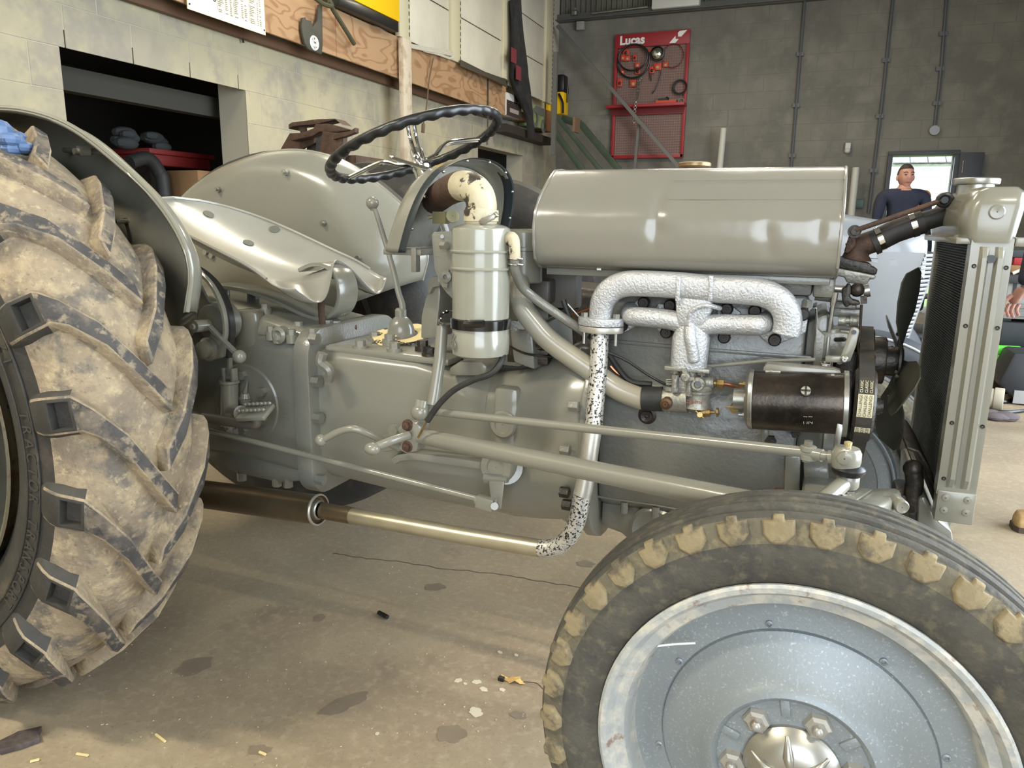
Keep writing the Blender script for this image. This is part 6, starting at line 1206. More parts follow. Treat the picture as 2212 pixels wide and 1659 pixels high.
# front axle beam with stepped end
b = B(); b.loft([[zf3(x, y, Y) for x, y, Y in ((760, 860, -.48), (960, 710, -.30), (1210, 720, -.28), (940, 900, -.48))], [zf3(x, y, Y)-V((0, 0, .045)) for x, y, Y in ((760, 860, -.48), (960, 710, -.30), (1210, 720, -.28), (940, 900, -.48))]]); ab = part('front_axle_arm', b, GREY, bevel=.006)
b = B(); b.loft([[zf3(x, y, Y) for x, y, Y in ((940, 895, -.47), (1210, 725, -.26), (1500, 705, -.22), (1560, 790, -.24), (1480, 860, -.34), (1240, 980, -.46))], [zf3(x, y, Y)-V((0, 0, .065)) for x, y, Y in ((940, 895, -.47), (1210, 725, -.26), (1500, 705, -.22), (1560, 790, -.24), (1480, 860, -.34), (1240, 980, -.46))]]); b.obj('axle_casting', GREY, ab, bevel=.006)
for q in ((1490, 960),): b = B(); p = zf3(*q, -.36); b.lathe(p+V((0, .03, 0)), (.3, -1, 0), [(.011, 0), (.011, .028), (.009, .031), (.006, .03), (.001, .03)], 22); b.obj('casting_boss', GREY, ab)
b = B(); b.hex(zf3(860, 905, -.50), (.2, -1, .2), .013, .016); b.obj('bolt', GREY, ab)
b = B(); b.box((1.80, 0, .575), (.08, .62, .07)); part('front_axle_beam', b, GREYC, bevel=.012)
b = B(); b.cyl((1.79, -.50, .66), (1.785, -.50, .30), .022, n=18); b.cyl((1.78, -.60, .345), (1.78, -.49, .345), .028, n=18); part('king_pin', b, GREYC); b = B(); b.cyl((1.79, .50, .66), (1.785, .50, .30), .022, n=18); b.cyl((1.78, .60, .345), (1.78, .49, .345), .028, n=18); part('king_pin', b, GREYC)
b = B(); b.pp([zf3(*q, -.17) for q in ((95, 300), (290, 300), (280, 830), (80, 830))], -.18, -.12); b.pp([zf3(*q, -.16) for q in ((280, 830), (560, 760), (480, 720), (300, 700))], -.2, -.12); part('engine_mount', b, GREY, bevel=.004)
b = B(); b.cyl(zf3(330, 500, -.16), zf3(640, 500, -.16), .026, n=24); b.cyl(zf3(330, 610, -.175), zf3(600, 610, -.175), .010, n=14); part('oil_filter', b, GREYC, bevel=.004)
b = B(); b.hex(zf3(20, 780, -.2), (0, -1, 0), .012, .02); part('mount_bolt', b, RUST)
# radius arm
b = B(); b.tube([zk(190, 850, -.262), zk(300, 860, -.266)], .0155, 18); a0_, a1_ = zk(280, 858, -.265), A(1655, 1094, -.49); dv = a1_-a0_
b.tube([a0_, a0_+dv*.45, a0_+dv*.47, a0_+dv*.5, a1_], [.0172, .0178, .0172, .0178, .019], 20); rad_ = part('radius_arm', b, GREY, ang=60)
b = B(); b.tube([zk(280, 858, -.265), zk(310, 865, -.267)], .0178, 20); b.obj('arm_collar', GREY, rad_)
# pivot bracket with rusty bolts
b = B(); b.pp([z5(*q, -.25) for q in ((560, 1130), (600, 1085), (690, 1090), (720, 1120), (700, 1200), (690, 1270), (620, 1285), (570, 1260), (600, 1190))], -.275, -.235); pb = part('pivot_bracket', b, GREY, bevel=.005)
for q in ((597, 1120), (597, 1255)):
    p = z5(*q, -.272); b = B(); b.lathe(p, (0, -1, 0), [(.0125, 0), (.0125, .003), (.008, .004), (.008, .012), (.006, .013), (.001, .013)], 14); b.obj('bolt', RUST, pb)
b = B(); b.pp([z5(*q, -.2) for q in ((440, 1180), (500, 1160), (570, 1180), (570, 1260), (450, 1290))], -.21, -.17); b.obj('bracket_web', GREY, pb, bevel=.004)
b = B(); b.hex(z5(520, 1145, -.21), (0, -1, 0), .012, .016); b.obj('nut', GREY, pb)
b = B(); b.pp([z5(*q, -.19) for q in ((495, 1330), (540, 1300), (620, 1290), (1090, 1350), (1090, 1400), (640, 1335), (560, 1345), (520, 1370))], -.20, -.165); b.obj('foot_rail', GREY, pb, bevel=.003)
# pedals: two ball-ended levers
b = B(); b.tube(sp([z5(60, 1210, -.30), z5(160, 1160, -.295), z5(250, 1145, -.29), z5(340, 1175, -.275), z5(440, 1220, -.25), z5(540, 1270, -.22)], 6), .0078, 12); b.ball(z5(40, 1217, -.30), .0135, 16); part('hand_lever', b, GREY, ang=60)
b = B(); b.tube(sp([z5(370, 1270, -.35), z5(480, 1225, -.325), z5(600, 1185, -.285)], 5), .0092, 12); b.ball(z5(368, 1272, -.352), .0145, 16, (1.25, 1, .9)); part('hand_lever', b, GREY, ang=60)
# ------------------------------------------------------------------ second tractor behind
T2 = thing('tractor', 'second grey tractor parked behind, only its bonnet and front wheel showing', 'tractor', loc=(0, 0, 0))
GR2 = mat('second_grey_paint', (126, 129, 132), .3, 0, [((118, 121, 125), 6, .4, .65, .5)], coat=.4)
Yc = 1.82
def hring(X, zt_, zb, hw): 
    P = []
    for i in range(25):
        a = PI*i/24; c_, s_ = math.cos(a), math.sin(a); P.append(V((X, Yc-hw*math.copysign(abs(c_)**.45, c_), zt_-.16+.16*abs(s_)**.6)))
    return [V((X, Yc-hw, zb))]+P+[V((X, Yc+hw, zb))]
zt0, zt1 = A(1825, 458, 1.62).z, A(2006, 497, 1.62).z; xn = A(2003, 560, 1.62).x
b = B(); b.loft([hring(.95, zt0+.06, .93, .20), hring(1.5, zt0+.03, .93, .21), hring(xn-.30, zt0-.005, .93, .215), hring(xn-.10, zt1+.025, .93, .21), hring(xn-.02, zt1, .93, .195), hring(xn, zt1-.02, .93, .18)]); bon = b.obj('bonnet', GR2, T2, ang=40)
zc0 = A(1960, 545, 1.62).z; ZG0 = .60
def noseP(z, t):                                               # leaning nose line, t = 0 side corner, 1 front corner of the chamfer
    x = xn+.045-.075*(zc0-z)/(zc0-ZG0); return V((x-.055+.055*t, Yc-.205+.085*t, z))
b = B(); b.loft([[V((xn-.40, Yc-.20, z)), V((xn-.16, Yc-.212, z)), noseP(z, 0)+V((-.02, -.002, 0)), noseP(z, 0), noseP(z, 0)+V((-.02, .05, 0)), V((xn-.40, Yc-.15, z))] for z in (ZG0, .8, zc0)]); b.obj('nose_side', GR2, T2, ang=50)
b = B(); b.loft([[V((xn-.40, Yc+.20, z)), noseP(z, 0)+V((0, .41, 0)), noseP(z, 0)+V((-.02, .36, 0)), V((xn-.40, Yc+.15, z))] for z in (ZG0, .8, zc0)]); b.obj('nose_side', GR2, T2, ang=50)
b = B(); b.loft([[noseP(z, 0)+V((-.015, .01, 0)), noseP(z, 1)+V((-.015, .01, 0)), noseP(z, 1)+V((-.015, .23, 0)), noseP(z, 0)+V((-.03, .38, 0))] for z in (ZG0, zc0)]); b.obj('grille_back', DARK, T2)
b = B(); b.tube([noseP(ZG0, 1), noseP(zc0, 1)], .007, 8); b.obj('grille_frame', GR2, T2)
for i in range(22):
    z = ZG0+.01+i*(zc0-ZG0-.02)/21; b = B(); b.cyl(noseP(z, 0), noseP(z, 1), .0062, n=10); b.obj('grille_slat', GR2, T2)
    b = B(); b.cyl(noseP(z, 1), noseP(z, 1)+V((0, .24, 0)), .0062, n=8); b.obj('grille_slat', GR2, T2)
b = B(); b.pp([(.95, .45), (.95, .93), (1.78, .93), (1.85, .45)], Yc-.13, Yc+.13); b.obj('engine_block', DARK, T2, bevel=.01)
b = B(); b.box((xn-.16, Yc, .52), (.10, 1.2, .08)); b.obj('front_axle', DARK, T2, bevel=.01)
b = B(); b.loft([ring(.2, .16, .80, .42), ring(.95, .16, .76, .42)]); o = b.obj('gearbox', DARK, T2); o.location = (0, Yc, 0)
W2 = V((xn-.20, 1.22, .36))
RIM2 = mat('blue_black_tyre', (50, 54, 60), .5, 0, [((66, 70, 76), 12, .4, .6, .6)])
for yy, s in ((W2.y, -1), (2*Yc-W2.y, 1)):
    b = B(); b.lathe((W2.x, yy, W2.z), (0, s, 0), [(.20, .02), (.23, .04), (.27, .055), (.31, .06), (.335, .052), (.348, .035), (.352, 0), (.348, -.035), (.30, -.06), (.20, -.03)], 64); w2 = b.obj('front_tyre', RIM2, T2)
    b = B()
    b.tube([V((W2.x+.333*math.cos(t), yy+s*.055, W2.z+.333*math.sin(t))) for t in [2*PI*i/72 for i in range(72)]], .004, 6, loop=True); b.obj('tyre_line', mat('pale_line', (176, 178, 178), .6) if 'pale_line' not in MATS else MATS['pale_line'], w2)
    b = B(); b.lathe((W2.x, yy, W2.z), (0, s, 0), [(.001, .0), (.08, .0), (.15, .02), (.205, .03), (.21, .02)], 40); b.obj('wheel_disc', GALV, w2)
for yy in (Yc-.62, Yc+.62):
    b = B(); b.lathe((.02, yy, .645), (0, 1, 0), [(.377, -.11), (.46, -.14), (.55, -.13), (.63, -.08), (.645, 0), (.63, .08), (.55, .13), (.46, .14), (.377, .11)], 64); b.obj('rear_tyre', TYRES, T2)
    b = B(); b.lathe((.02, yy, .645), (0, -1, 0), [(.38, .1), (.3, .02), (.001, .0)], 32); b.obj('rear_rim', RIMD, T2)
# ------------------------------------------------------------------ people
SKIN = mat('skin', (178, 130, 112), .55, 0, [((160, 108, 94), 30, .45, .65, .5)]); HAIR = mat('dark_brown_hair', (44, 36, 32), .7, 0, [((62, 50, 42), 60, .4, .6, .6)]); NAVY = mat('navy_tshirt', (34, 38, 54), .85, 0, [((26, 30, 44), 9, .4, .6, .6)]); JEAN = mat('dark_trousers', (38, 40, 48), .85)
def skin_body(name, verts, edges, radii, m, parent, sub=2):
    me = bpy.data.meshes.new(name); me.from_pydata(verts, edges, []); o = bpy.data.objects.new(name, me); COL.objects.link(o)
    md = o.modifiers.new('skin', 'SKIN'); md.use_smooth_shade = True; s = o.modifiers.new('sub', 'SUBSURF'); s.levels = sub; s.render_levels = sub
    for i, v in enumerate(me.skin_vertices[0].data): v.radius = radii[i]; v.use_root = (i == 0)
    dg = bpy.context.evaluated_depsgraph_get(); nm = bpy.data.meshes.new_from_object(o.evaluated_get(dg)); bpy.data.objects.remove(o)
    nm.name = name; nm.materials.clear(); nm.polygons.foreach_set('use_smooth', [True]*len(nm.polygons)); return link(name, nm, m, parent)
def head_mesh(R):
    b = B(); N, M = 28, 22; rows = []
    for i in range(1, M):
        th = PI*i/M; row = []
        for j in range(N):
            ph = 2*PI*j/N; x, y, z = math.sin(th)*math.cos(ph), math.sin(th)*math.sin(ph), math.cos(th)
            px_, py_, pz_ = x*.074, y*.095, z*.118
            if z < 0: k_ = 1-.32*(-z)**1.6; px_ *= k_; py_ *= (1-.18*(-z)**1.5)
            if y < 0:                                                    # the face points to -y
                py_ -= .030*math.exp(-(x/.16)**2-((z+.12)/.20)**2)        # nose
                py_ -= .010*math.exp(-(x/.30)**2-((z+.52)/.10)**2)        # lips
                py_ -= .010*math.exp(-(x/.3)**2-((z+.86)/.14)**2)         # chin
                py_ += .012*math.exp(-((abs(x)-.40)/.16)**2-((z-.08)/.12)**2)   # eye sockets
                py_ -= .007*math.exp(-(x/.6)**2-((z-.26)/.10)**2)         # brow
                py_ += .006*math.exp(-(x/.3)**2-((z+.62)/.05)**2)
            row.append(V((px_, py_, pz_)))
        rows.append(row)
    R_ = [[b.v(p) for p in r] for r in rows]; t = b.v((0, 0, .118)); bt_ = b.v((0, -.01, -.118))
    for i in range(len(R_)-1):
        for j in range(N): b.f((R_[i][j], R_[i+1][j], R_[i+1][(j+1) % N], R_[i][(j+1) % N]))
    for j in range(N): b.f((t, R_[0][j], R_[0][(j+1) % N])); b.f((bt_, R_[-1][(j+1) % N], R_[-1][j]))
    return b
PY = 7.1; tp = A(1960, 355, PY); H = tp.z; px0 = tp.x
man = thing('person', 'man in a dark navy t-shirt standing in front of the bright doorway', 'person', loc=(0, 0, 0))
man.location = (px0, PY, 0); man.rotation_euler.z = math.radians(8)
hz_ = H-.12
b = head_mesh(1); hd_ = b.obj('head_tmp', SKIN, man, ang=180); hd_.name = 'head'; hd_.location = (0, 0, hz_); hd_.rotation_euler = (math.radians(-4), 0, math.radians(6))
b = B(); rows = []
for i in range(0, 13):
    th = PI*.56*i/12; row = []
    for j in range(28):
        ph = 2*PI*j/28; x, y, z = math.sin(th)*math.cos(ph), math.sin(th)*math.sin(ph), math.cos(th)
        cut = 1.0
        zz_ = z*.128
        if y < -.15 and z < .55: zz_ = .55*.128
        if y < -.15 and z < .55: x_, y_ = x*.070/max(.5, math.sin(th)), y
        s_ = 1.0 if not (y < -.15 and z < .55) else .83/max(.83, math.sin(th))
        row.append(V((x*.080*s_, y*.102*s_+.004, zz_+.002)))
    rows.append(row)
b.loft(rows, True, False); b.obj('hair', HAIR, hd_, ang=180)
EYE = mat('eye_dark', (40, 30, 28), .4); LIP = mat('lips', (150, 92, 84), .6)
for s in (-1, 1):
    b = B(); b.ball((s*.030, -.084, .010), .0105, 12, (1.2, .6, .6)); b.obj('eye', EYE, hd_)
    b = B(); b.tube(sp([V((s*.014, -.096, .030)), V((s*.032, -.094, .036)), V((s*.050, -.080, .030))], 4), .004, 6); b.obj('eyebrow', HAIR, hd_)
    b = B(); b.ball((s*.076, .008, -.010), .026, 12, (.45, .7, 1.15)); b.obj('ear', SKIN, hd_)
b = B(); b.ball((0, -.098, -.062), .022, 12, (1, .35, .28)); b.obj('mouth', LIP, hd_)
nk = hz_-.10
bv = [(0, .02, .92), (0, .015, 1.08), (0, .01, 1.24), (0, .015, H-.30), (0, .01, H-.245), (0, .0, H-.16),
      (.20, .01, H-.31), (.235, -.02, H-.57), (.10, -.19, H-.60), (.03, -.20, H-.585), (-.20, .01, H-.31), (-.235, -.02, H-.57), (-.10, -.16, H-.64), (-.03, -.17, H-.63),
      (.10, .02, .88), (.11, .0, .48), (.115, .03, .09), (.12, -.10, .05), (-.10, .02, .88), (-.11, 0, .48), (-.115, .03, .09), (-.12, -.10, .05)]
be = [(0, 1), (1, 2), (2, 3), (3, 4), (4, 5), (3, 6), (6, 7), (7, 8), (8, 9), (3, 10), (10, 11), (11, 12), (12, 13), (0, 14), (14, 15), (15, 16), (16, 17), (0, 18), (18, 19), (19, 20), (20, 21)]
br = [(.16, .11), (.155, .11), (.17, .12), (.15, .10), (.062, .065), (.055, .06), (.075, .075), (.048, .048), (.034, .034), (.03, .03), (.075, .075), (.048, .048), (.034, .034), (.03, .03), (.10, .10), (.065, .065), (.045, .045), (.04, .04), (.10, .10), (.065, .065), (.045, .045), (.04, .04)]
body = skin_body('body', bv, be, br, [SKIN, NAVY, JEAN, DARK], man)
for p in body.data.polygons:
    c = p.center; r_ = math.hypot(c.x, c.y)
    if c.z < .11: p.material_index = 3
    elif c.z < .95: p.material_index = 2
    elif c.z > H-.54 and c.z < H-.19 and not (r_ < .085 and c.z > H-.262): p.material_index = 1
    elif .95 <= c.z <= H-.25 and c.y > -.125: p.material_index = 1
for s in (-1, 1):
    hb = V((-s*.02, -.20 if s > 0 else -.17, H-.58 if s > 0 else H-.63))
    hv = [tuple(hb+V((s*.03, 0, 0))), tuple(hb+V((-s*.03, -.01, .01))), tuple(hb+V((-s*.07, -.005, .015)))]; he = [(0, 1), (1, 2)]; hr = [(.026, .03), (.018, .04), (.014, .038)]
    skin_body('hand', hv, he, hr, SKIN, man, 2)
    for f in range(4):
        o_ = hb+V((-s*.07, -.005, .045-.020*f)); l = (.065, .075, .07, .055)[f]; b = B(); b.tube(sp([o_, o_+V((-s*l*.5, .004, 0)), o_+V((-s*l*.9, .03, -.004))], 4), [.009, .0088, .0086, .0084, .0082, .008, .0078, .0074, .006], 8); b.obj('finger', SKIN, man)
    b = B(); o_ = hb+V((-s*.02, -.01, .035)); b.tube(sp([o_, o_+V((-s*.02, -.01, .03)), o_+V((-s*.045, -.008, .045))], 4), [.011, .0108, .0105, .0102, .010, .0098, .0095, .009, .007], 8); b.obj('thumb', SKIN, man)
# second person outside behind him, only the hair and forehead show
GING = mat('ginger_hair', (206, 140, 84), .7)
P2Y = 9.2; q = A(1998, 411, P2Y); p2 = thing('person', 'person with ginger hair mostly hidden behind the man in the doorway', 'person', loc=(q.x, P2Y, 0)); H2 = q.z; p2.location.z = -.045
b = head_mesh(1); h2 = b.obj('head', SKIN, p2, ang=180); h2.location = (0, 0, H2-.075)
b = B(); b.loft([[V((math.sin(PI*.5*i/8)*math.cos(t)*.079, math.sin(PI*.5*i/8)*math.sin(t)*.10+.012*i/8, math.cos(PI*.5*i/8)*.09+.035)) for t in [2*PI*k_/24 for k_ in range(24)]] for i in range(1, 9)], True, True); b.obj('hair', GING, h2, ang=180)
for s in (-1, 1): b = B(); b.ball((s*.03, -.084, .010), .0105, 10, (1.2, .6, .6)); b.obj('eye', EYE, h2)
skin_body('body', [(0, .02, .90), (0, .01, 1.15), (0, .01, H2-.30), (0, 0, H2-.16), (.17, .01, H2-.31), (.22, 0, H2-.55), (.21, -.08, H2-.78), (-.17, .01, H2-.31), (-.22, 0, H2-.55), (-.21, -.08, H2-.78), (.09, .02, .86), (.10, 0, .46), (.10, -.02, .05), (-.09, .02, .86), (-.10, 0, .46), (-.10, -.02, .05)], [(0, 1), (1, 2), (2, 3), (2, 4), (4, 5), (5, 6), (2, 7), (7, 8), (8, 9), (0, 10), (10, 11), (11, 12), (0, 13), (13, 14), (14, 15)], [(.14, .10), (.14, .10), (.12, .09), (.05, .055), (.06, .06), (.042, .042), (.03, .03), (.06, .06), (.042, .042), (.03, .03), (.09, .09), (.06, .06), (.045, .05), (.09, .09), (.06, .06), (.045, .05)], JEAN, p2)
# person at the right edge: only a hand and a boot show
hp = A(2212, 668, 3.1); bt_ = AZ(2212, 1115, .05)
p3 = thing('person', 'person at the right edge, only a lowered hand and a tan boot showing', 'person', loc=(0, 0, 0))
bx, by = hp.x+.0, hp.y+.05
TAN = mat('tan_boot_leather', (176, 146, 100), .7, 0, [((150, 120, 80), 30, .4, .6, .7)])
skin_body('body', [(bx+.25, by, .90), (bx+.25, by, 1.12), (bx+.24, by, 1.40), (bx+.22, by-.02, 1.60), (bx+.06, by, 1.38), (bx+.02, by-.02, 1.10), (bx-.02, by-.05, hp.z+.12), (bx+.43, by, 1.38), (bx+.48, by, 1.10), (bx+.46, by-.1, .85), (bx+.14, by, .86), (bt_.x+.16, bt_.y+.10, .48), (bt_.x+.13, bt_.y+.05, .13), (bx+.35, by, .86), (bx+.40, by, .46), (bx+.40, by, .10)], [(0, 1), (1, 2), (2, 3), (2, 4), (4, 5), (5, 6), (2, 7), (7, 8), (8, 9), (0, 10), (10, 11), (11, 12), (0, 13), (13, 14), (14, 15)], [(.15, .10), (.15, .10), (.14, .10), (.05, .055), (.065, .065), (.046, .046), (.034, .034), (.065, .065), (.046, .046), (.034, .034), (.09, .09), (.065, .065), (.05, .05), (.09, .09), (.065, .065), (.05, .05)], JEAN, p3)
b = head_mesh(1); h3 = b.obj('head', SKIN, p3, ang=180); h3.location = (bx+.22, by-.02, 1.70)
hb = V((bx-.02, by-.05, hp.z+.12))
skin_body('hand', [tuple(hb), tuple(hb+V((-.02, -.01, -.05))), tuple(hb+V((-.045, -.02, -.095)))], [(0, 1), (1, 2)], [(.03, .028), (.04, .02), (.042, .017)], SKIN, p3)
for f in range(4):
    o_ = hb+V((-.075+.022*f, -.02, -.095)); l = (.055, .068, .072, .06)[f]; b = B(); b.tube(sp([o_, o_+V((-.01, -.012, -l*.5)), o_+V((0, -.03, -l*.95))], 4), [.010, .0098, .0096, .0094, .0092, .009, .0088, .0084, .007], 8); b.obj('finger', SKIN, p3)
b = B(); o_ = hb+V((-.05, -.02, -.05)); b.tube(sp([o_, o_+V((-.03, -.02, -.03)), o_+V((-.035, -.03, -.065))], 4), [.012, .0118, .0115, .0112, .011, .0108, .0105, .010, .008], 8); b.obj('thumb', SKIN, p3)
for dx, dy, nm in ((0, 0, 0), (bx+.40-bt_.x-.05, by-bt_.y, 1)):
    o_ = bt_+V((dx, dy, -.05)); b = B()
    b.loft([[o_+V((x, y_*w_, z_)) for y_, z_ in ((-1, .0), (1, .0), (1, h*.6), (.6, h), (-.6, h), (-1, h*.6))] for x, w_, h in ((-.03, .02, .05), (-.02, .042, .065), (.05, .05, .075), (.12, .045, .10), (.16, .045, .16), (.24, .045, .16), (.265, .035, .12))]); bo = b.obj('boot', TAN, p3, bevel=.006)
    b = B(); b.loft([[o_+V((x, y_*w_, z_)) for y_, z_ in ((-1, -.002), (1, -.002), (1, .02), (-1, .02))] for x, w_ in ((-.035, .022), (-.02, .046), (.05, .054), (.14, .048), (.27, .04))]); b.obj('boot_sole', mat('dark_sole', (70, 58, 46), .8) if 'dark_sole' not in MATS else MATS['dark_sole'], bo)
# ------------------------------------------------------------------ bench and clutter on the right
YR = 4.2
def zq(x, y, Y=YR): return A(2080+x/2.371, 500+y/2.371, Y)
GRNB = mat('bright_green_bar', (96, 214, 66), .4); TOOLG = mat('tool_cabinet_dark', (52, 54, 58), .5); LGT = mat('light_grey_metal', (150, 150, 148), .45, .3); BOXB = mat('black_case', (40, 42, 46), .5)
bn = thing('workbench', 'cluttered dark workbench with a slotted drawer front behind the radiator', 'workbench')
p, q = zq(225, 245), zq(313, 290); x0 = p.x; x1 = x0+1.45
b = B(); b.box(((x0+x1)/2, YR+.35, p.z), (x1-x0, .7, .05)); b.obj('bench_top', TOOLG, bn, bevel=.006)
zb_ = zq(225, 450).z
b = B(); b.box(((x0+x1)/2, YR+.35, (p.z+zb_)/2), (x1-x0-.04, .62, p.z-zb_)); cb_ = b.obj('cabinet', LGT, bn, bevel=.006)
for i in range(14): b = B(); b.box((x0+.06+i*.045, YR+.038, p.z-.06), (.018, .01, .07)); b.obj('slot', BLACK, cb_)
for z_ in (zq(225, 380).z, zq(225, 420).z): b = B(); b.box(((x0+x1)/2, YR+.03, z_), (x1-x0-.1, .015, .03)); b.obj('drawer_edge', STGREY, cb_)
b = B(); b.box(((x0+x1)/2, YR+.30, zb_-.10), (x1-x0-.02, .6, .16)); b.obj('lower_shelf', BOXB, bn, bevel=.01)
for xx in (x0+.05, x1-.05): b = B(); b.box((xx, YR+.35, zb_/2), (.06, .5, zb_)); b.obj('leg', BOXB, bn)
b = B(); b.tube([zq(255, 215, YR+.1), zq(300, 195, YR+.1), zq(310, 225, YR+.1), zq(285, 250, YR+.1)], .012, 8); b.obj('clamp', WHITE, bn)
for i, (x, y, w_, m_) in enumerate(((280, 170, .12, MATS['cardboard']), (295, 150, .1, RED), (300, 185, .14, TOOLG))):
    p_ = zq(x, y, YR+.25); b = B(); b.box((p_.x+.05, YR+.25, p.z+.06+.05*i), (w_*2, .12, .05)); tag(b.obj(['small_box', 'red_case', 'dark_case'][i], m_, bevel=.006), ['small cardboard box on the workbench at the right edge', 'small red case on top of the workbench clutter', 'dark tool case lying on the workbench clutter'][i], 'case')
gb_ = thing('trolley_jack', 'bright green bar of a low trolley frame under the workbench', 'trolley')
for y0 in (605, 645): p_, q_ = zq(180, y0, YR-.15), zq(280, y0, YR-.15); b = B(); b.box(((p_.x+q_.x)/2, YR-.15, p_.z), (q_.x-p_.x+.05, .10, .05)); b.obj('bar', GRNB, gb_, bevel=.008)
p_ = zq(240, 690, YR-.1); b = B(); b.box((p_.x, YR-.05, p_.z/2), (.25, .25, p_.z)); b.obj('body', DARK, gb_, bevel=.01)
b = B(); b.box(zq(225, 785, YR-.05), (.10, .12, .08)); b.obj('green_foot', mat('dull_green', (80, 140, 90), .5), gb_)
c = zq(165, 800, 3.5); b = B(); b.cyl((c.x-.12, 3.52, .067), (c.x-.0, 3.50, .067), .058, n=24); b.cyl((c.x-.0, 3.50, .067), (c.x+.05, 3.49, .067), .066, n=24); tag(b.obj('canister', mat('beige_canister', (176, 168, 150), .5), bevel=.006), 'beige canister lying on the floor under the workbench', 'canister')
p_, q_ = zq(245, 620, 3.7), zq(313, 900, 3.7); b = B(); b.prism([V((x, 3.7, z)) for x, z in ((p_.x+.02, p_.z), (q_.x+.25, p_.z), (q_.x+.25, .0), (q_.x-.02, .0), (p_.x-.04, .12))], (0, .3, 0)); cs = tag(b.obj('black_case', BOXB, bevel=.02), 'large black case standing on the floor at the right edge', 'case')
b = B(); b.box(zq(308, 850, 3.695), (.10, .01, .08)); b.obj('label', LGT, cs)
b = B(); b.tube(sp([AZ(2135, 862, .012), AZ(2170, 868, .012), AZ(2195, 860, .012), AZ(2212, 862, .012), AZ(2240, 858, .012)], 5), .012, 6); b.tube(sp([AZ(2130, 885, .012), AZ(2180, 890, .012), AZ(2230, 884, .012)], 5), .010, 6); tag(b.obj('floor_cable', BLACK), 'black cable snaking on the floor behind the radiator', 'cable')
c = AZ(2165, 898, .02); b = B()
for i in range(7): b.ball(c+V((random.uniform(-.10, .10), random.uniform(-.06, .06), 0)), random.uniform(.03, .055), 9, (1.3, 1, .5))
tag(b.obj('dirty_rag', mat('dirty_rag', (92, 84, 86), .9)), 'small crumpled dirty rag on the floor behind the radiator', 'rag')
# chair or stand visible between the fan and the radiator
ch_ = thing('black_chair', 'black chair partly visible beyond the radiator', 'chair'); c = A(2010, 690, 2.9)
b = B(); b.box((c.x+.05, 2.9, .50), (.42, .42, .06)); b.obj('seat', BLACK, ch_, bevel=.02)
b = B(); b.box((c.x+.27, 2.9, .78), (.04, .40, .30)); b.obj('backrest', BLACK, ch_, bevel=.02)
for sx_ in (-.15, .2):
    for sy_ in (-.18, .18): b = B(); b.cyl((c.x+.05+sx_, 2.9+sy_, 0), (c.x+.05+sx_*.9, 2.9+sy_*.9, .48), .012, n=8); b.obj('leg', DARK, ch_)
b = B(); b.tube(sp([V((c.x-.15, 2.68, .55)), V((c.x-.12, 2.66, .70)), V((c.x+.10, 2.66, .72)), V((c.x+.24, 2.68, .72))], 5), .014, 8); b.obj('armrest', DARK, ch_)
# ------------------------------------------------------------------ floor marks and litter
CRK = mat('crack_dark', (92, 80, 68), .9); STAIN = mat('oil_stain', (116, 104, 88), .6, 0, [((128, 115, 98), 14, .4, .6, .7)]); PALE = mat('pale_spill', (190, 182, 160), .8)
b = B(); cp_ = [(720, 1195), (780, 1205), (870, 1214), (940, 1226), (1010, 1233), (1090, 1243), (1170, 1256), (1260, 1270)]; P_ = []
for i, q in enumerate(sp([V((x, y, 0)) for x, y in cp_], 6)): P_.append(AZ(q.x+random.uniform(-2, 2), q.y+random.uniform(-1.5, 1.5), .0006))
b.strip(P_, .0035, .001, (0, 0, 1)); b.obj('crack', CRK, floor)
def blot(cx_, cy_, rx_, ry_, m_, name, rot=0, seed=0):
    rg = random.Random(seed); n = 26; P = []; c = AZ(cx_, cy_, .0005); kx = (AZ(cx_+rx_, cy_, .0005)-c).length; ky = (AZ(cx_, cy_+ry_, .0005)-c).length; ph = [rg.uniform(0, 6.28) for _ in range(3)]
    for i in range(n):
        t = 2*PI*i/n; r = 1+.16*math.sin(2*t+ph[0])+.10*math.sin(5*t+ph[1])+.06*math.sin(9*t+ph[2]); x, y = kx*r*math.cos(t), ky*r*math.sin(t); P.append(c+V((x*math.cos(rot)-y*math.sin(rot), x*math.sin(rot)+y*math.cos(rot), 0)))
    b = B(); b.loft([P, [p+V((0, 0, .0006)) for p in P]]); return b.obj(name, m_, floor)
for i, (x, y, rx_, ry_, r) in enumerate(((420, 1440, 42, 16, .9), (745, 1520, 50, 16, 1.0), (940, 1268, 22, 8, 0), (1120, 1545, 16, 9, 0), (975, 1585, 28, 22, .2), (690, 1335, 14, 7, 0), (1265, 1218, 22, 6, 0), (560, 1620, 22, 12, .4))): blot(x, y, rx_, ry_, STAIN, 'oil_stain', r, i)
for i, (x, y, rx_, ry_) in enumerate(((1028, 1538, 16, 9), (990, 1470, 7, 5), (1030, 1473, 9, 5), (1045, 1489, 10, 4), (1080, 1409, 6, 2.5), (1115, 1415, 5, 2.5), (1085, 1490, 6, 4), (815, 1585, 5, 3), (1005, 1477, 5, 2))): blot(x, y, rx_, ry_, PALE, 'pale_spot', 0, 30+i)
rg = random.Random(21); b = B()
for i in range(170):
    x, y = rg.uniform(150, 1250), rg.uniform(1150, 1659); p = AZ(x, y, .001); s = rg.uniform(.0006, .0022); a = rg.uniform(0, 3.1)
    b.box(p, (s*2, s, .0012), Matrix.Rotation(a, 3, 'Z'))
o = b.obj('grit', mat('pale_grit', (184, 170, 142), .8), None); tag(o, 'scattered pale grit and chips on the concrete floor', 'grit'); o['kind'] = 'stuff'
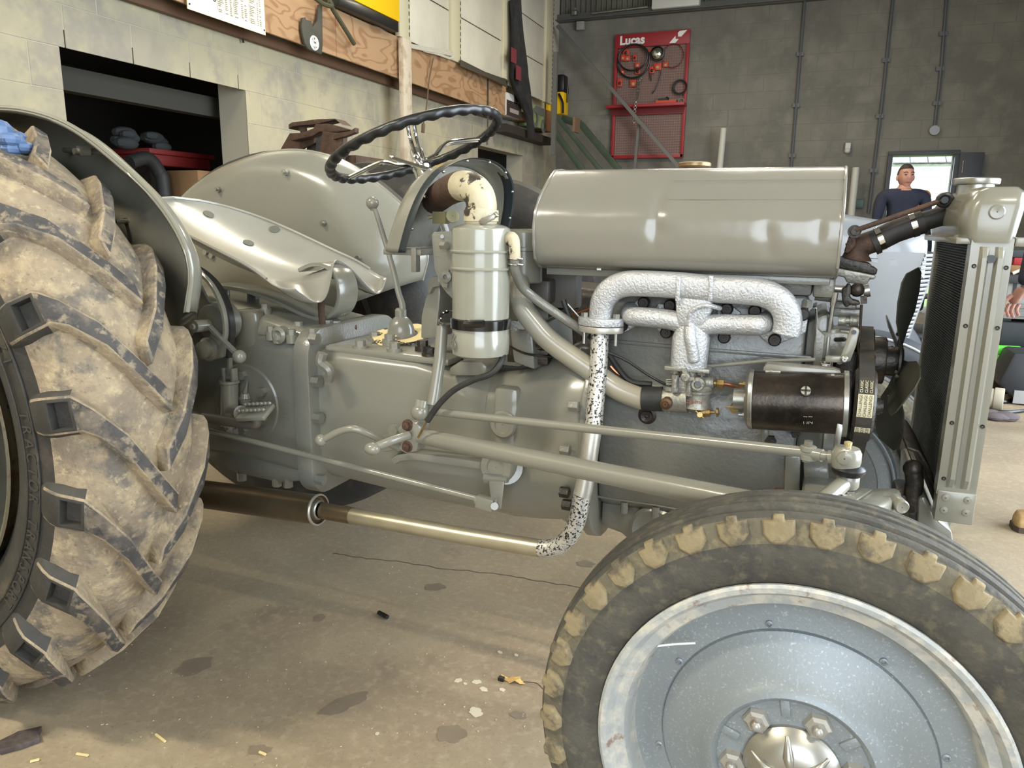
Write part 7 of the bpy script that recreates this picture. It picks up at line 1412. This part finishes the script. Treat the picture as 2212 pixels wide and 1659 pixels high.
b = B(); p0, p1 = AZ(818, 1323, .006), AZ(837, 1333, .006); b.cyl(p0, p1, .006, n=12); tag(b.obj('plastic_plug', BLACK), 'tiny black plastic plug lying on the open floor', 'plug')
LEAF = mat('dry_leaf', (190, 156, 96), .7); b = B(); c = AZ(1105, 1468, .004)
out_ = [(1.0, 0), (.55, .25), (.5, .6), (.15, .35), (-.1, .75), (-.3, .3), (-.9, .35), (-.55, 0), (-.9, -.3), (-.2, -.3), (.0, -.7), (.3, -.3), (.7, -.45)]
b.prism([c+V((x*.034, y*.022, .004*math.sin(x*4))) for x, y in out_], (0, 0, .0012)); lf = b.obj('blade', LEAF, None); lt = tag(lf, 'curled brown dry leaf on the floor near the front tyre', 'leaf'); lf.name = 'dry_leaf'
b = B(); b.tube(sp([c+V((.03, 0, .002)), c+V((.06, .004, .004)), c+V((.08, -.008, .002))], 4), .0012, 6); b.obj('stem', RUST, lf)
b = B(); b.box(AZ(1083, 1466, .005), (.014, .010, .008)); tag(b.obj('black_chip', BLACK), 'small black chip beside the dry leaf', 'chip')
STRAW = mat('straw', (214, 196, 140), .7)
for i, (x0, y0, x1, y1, lab) in enumerate(((336, 1586, 357, 1602, 'thin straw splinter on the bright floor edge'), (165, 1628, 190, 1632, 'short pale splinter at the lower left of the floor'), (65, 1645, 85, 1640, 'pale sliver near the bottom left corner'), (560, 1624, 574, 1630, 'small pale chip near the bottom edge of the floor'))):
    b = B(); b.bar(AZ(x0, y0, .003), AZ(x1, y1, .003), .004, .003); tag(b.obj('splinter', STRAW), lab, 'splinter', 'splinters on the floor')
b = B(); P_ = [AZ(*q, .001) for q in ((0, 1610), (40, 1590), (92, 1578), (84, 1592), (88, 1604), (45, 1620), (0, 1632))]; b.prism(P_, (0, 0, .012)); tag(b.obj('rubber_scrap', mat('dark_rubber_scrap', (62, 52, 48), .8, 0, [((84, 76, 72), 40, .45, .6, .7)], .4, 90), bevel=.002), 'dark frayed scrap lying at the lower left corner', 'scrap')
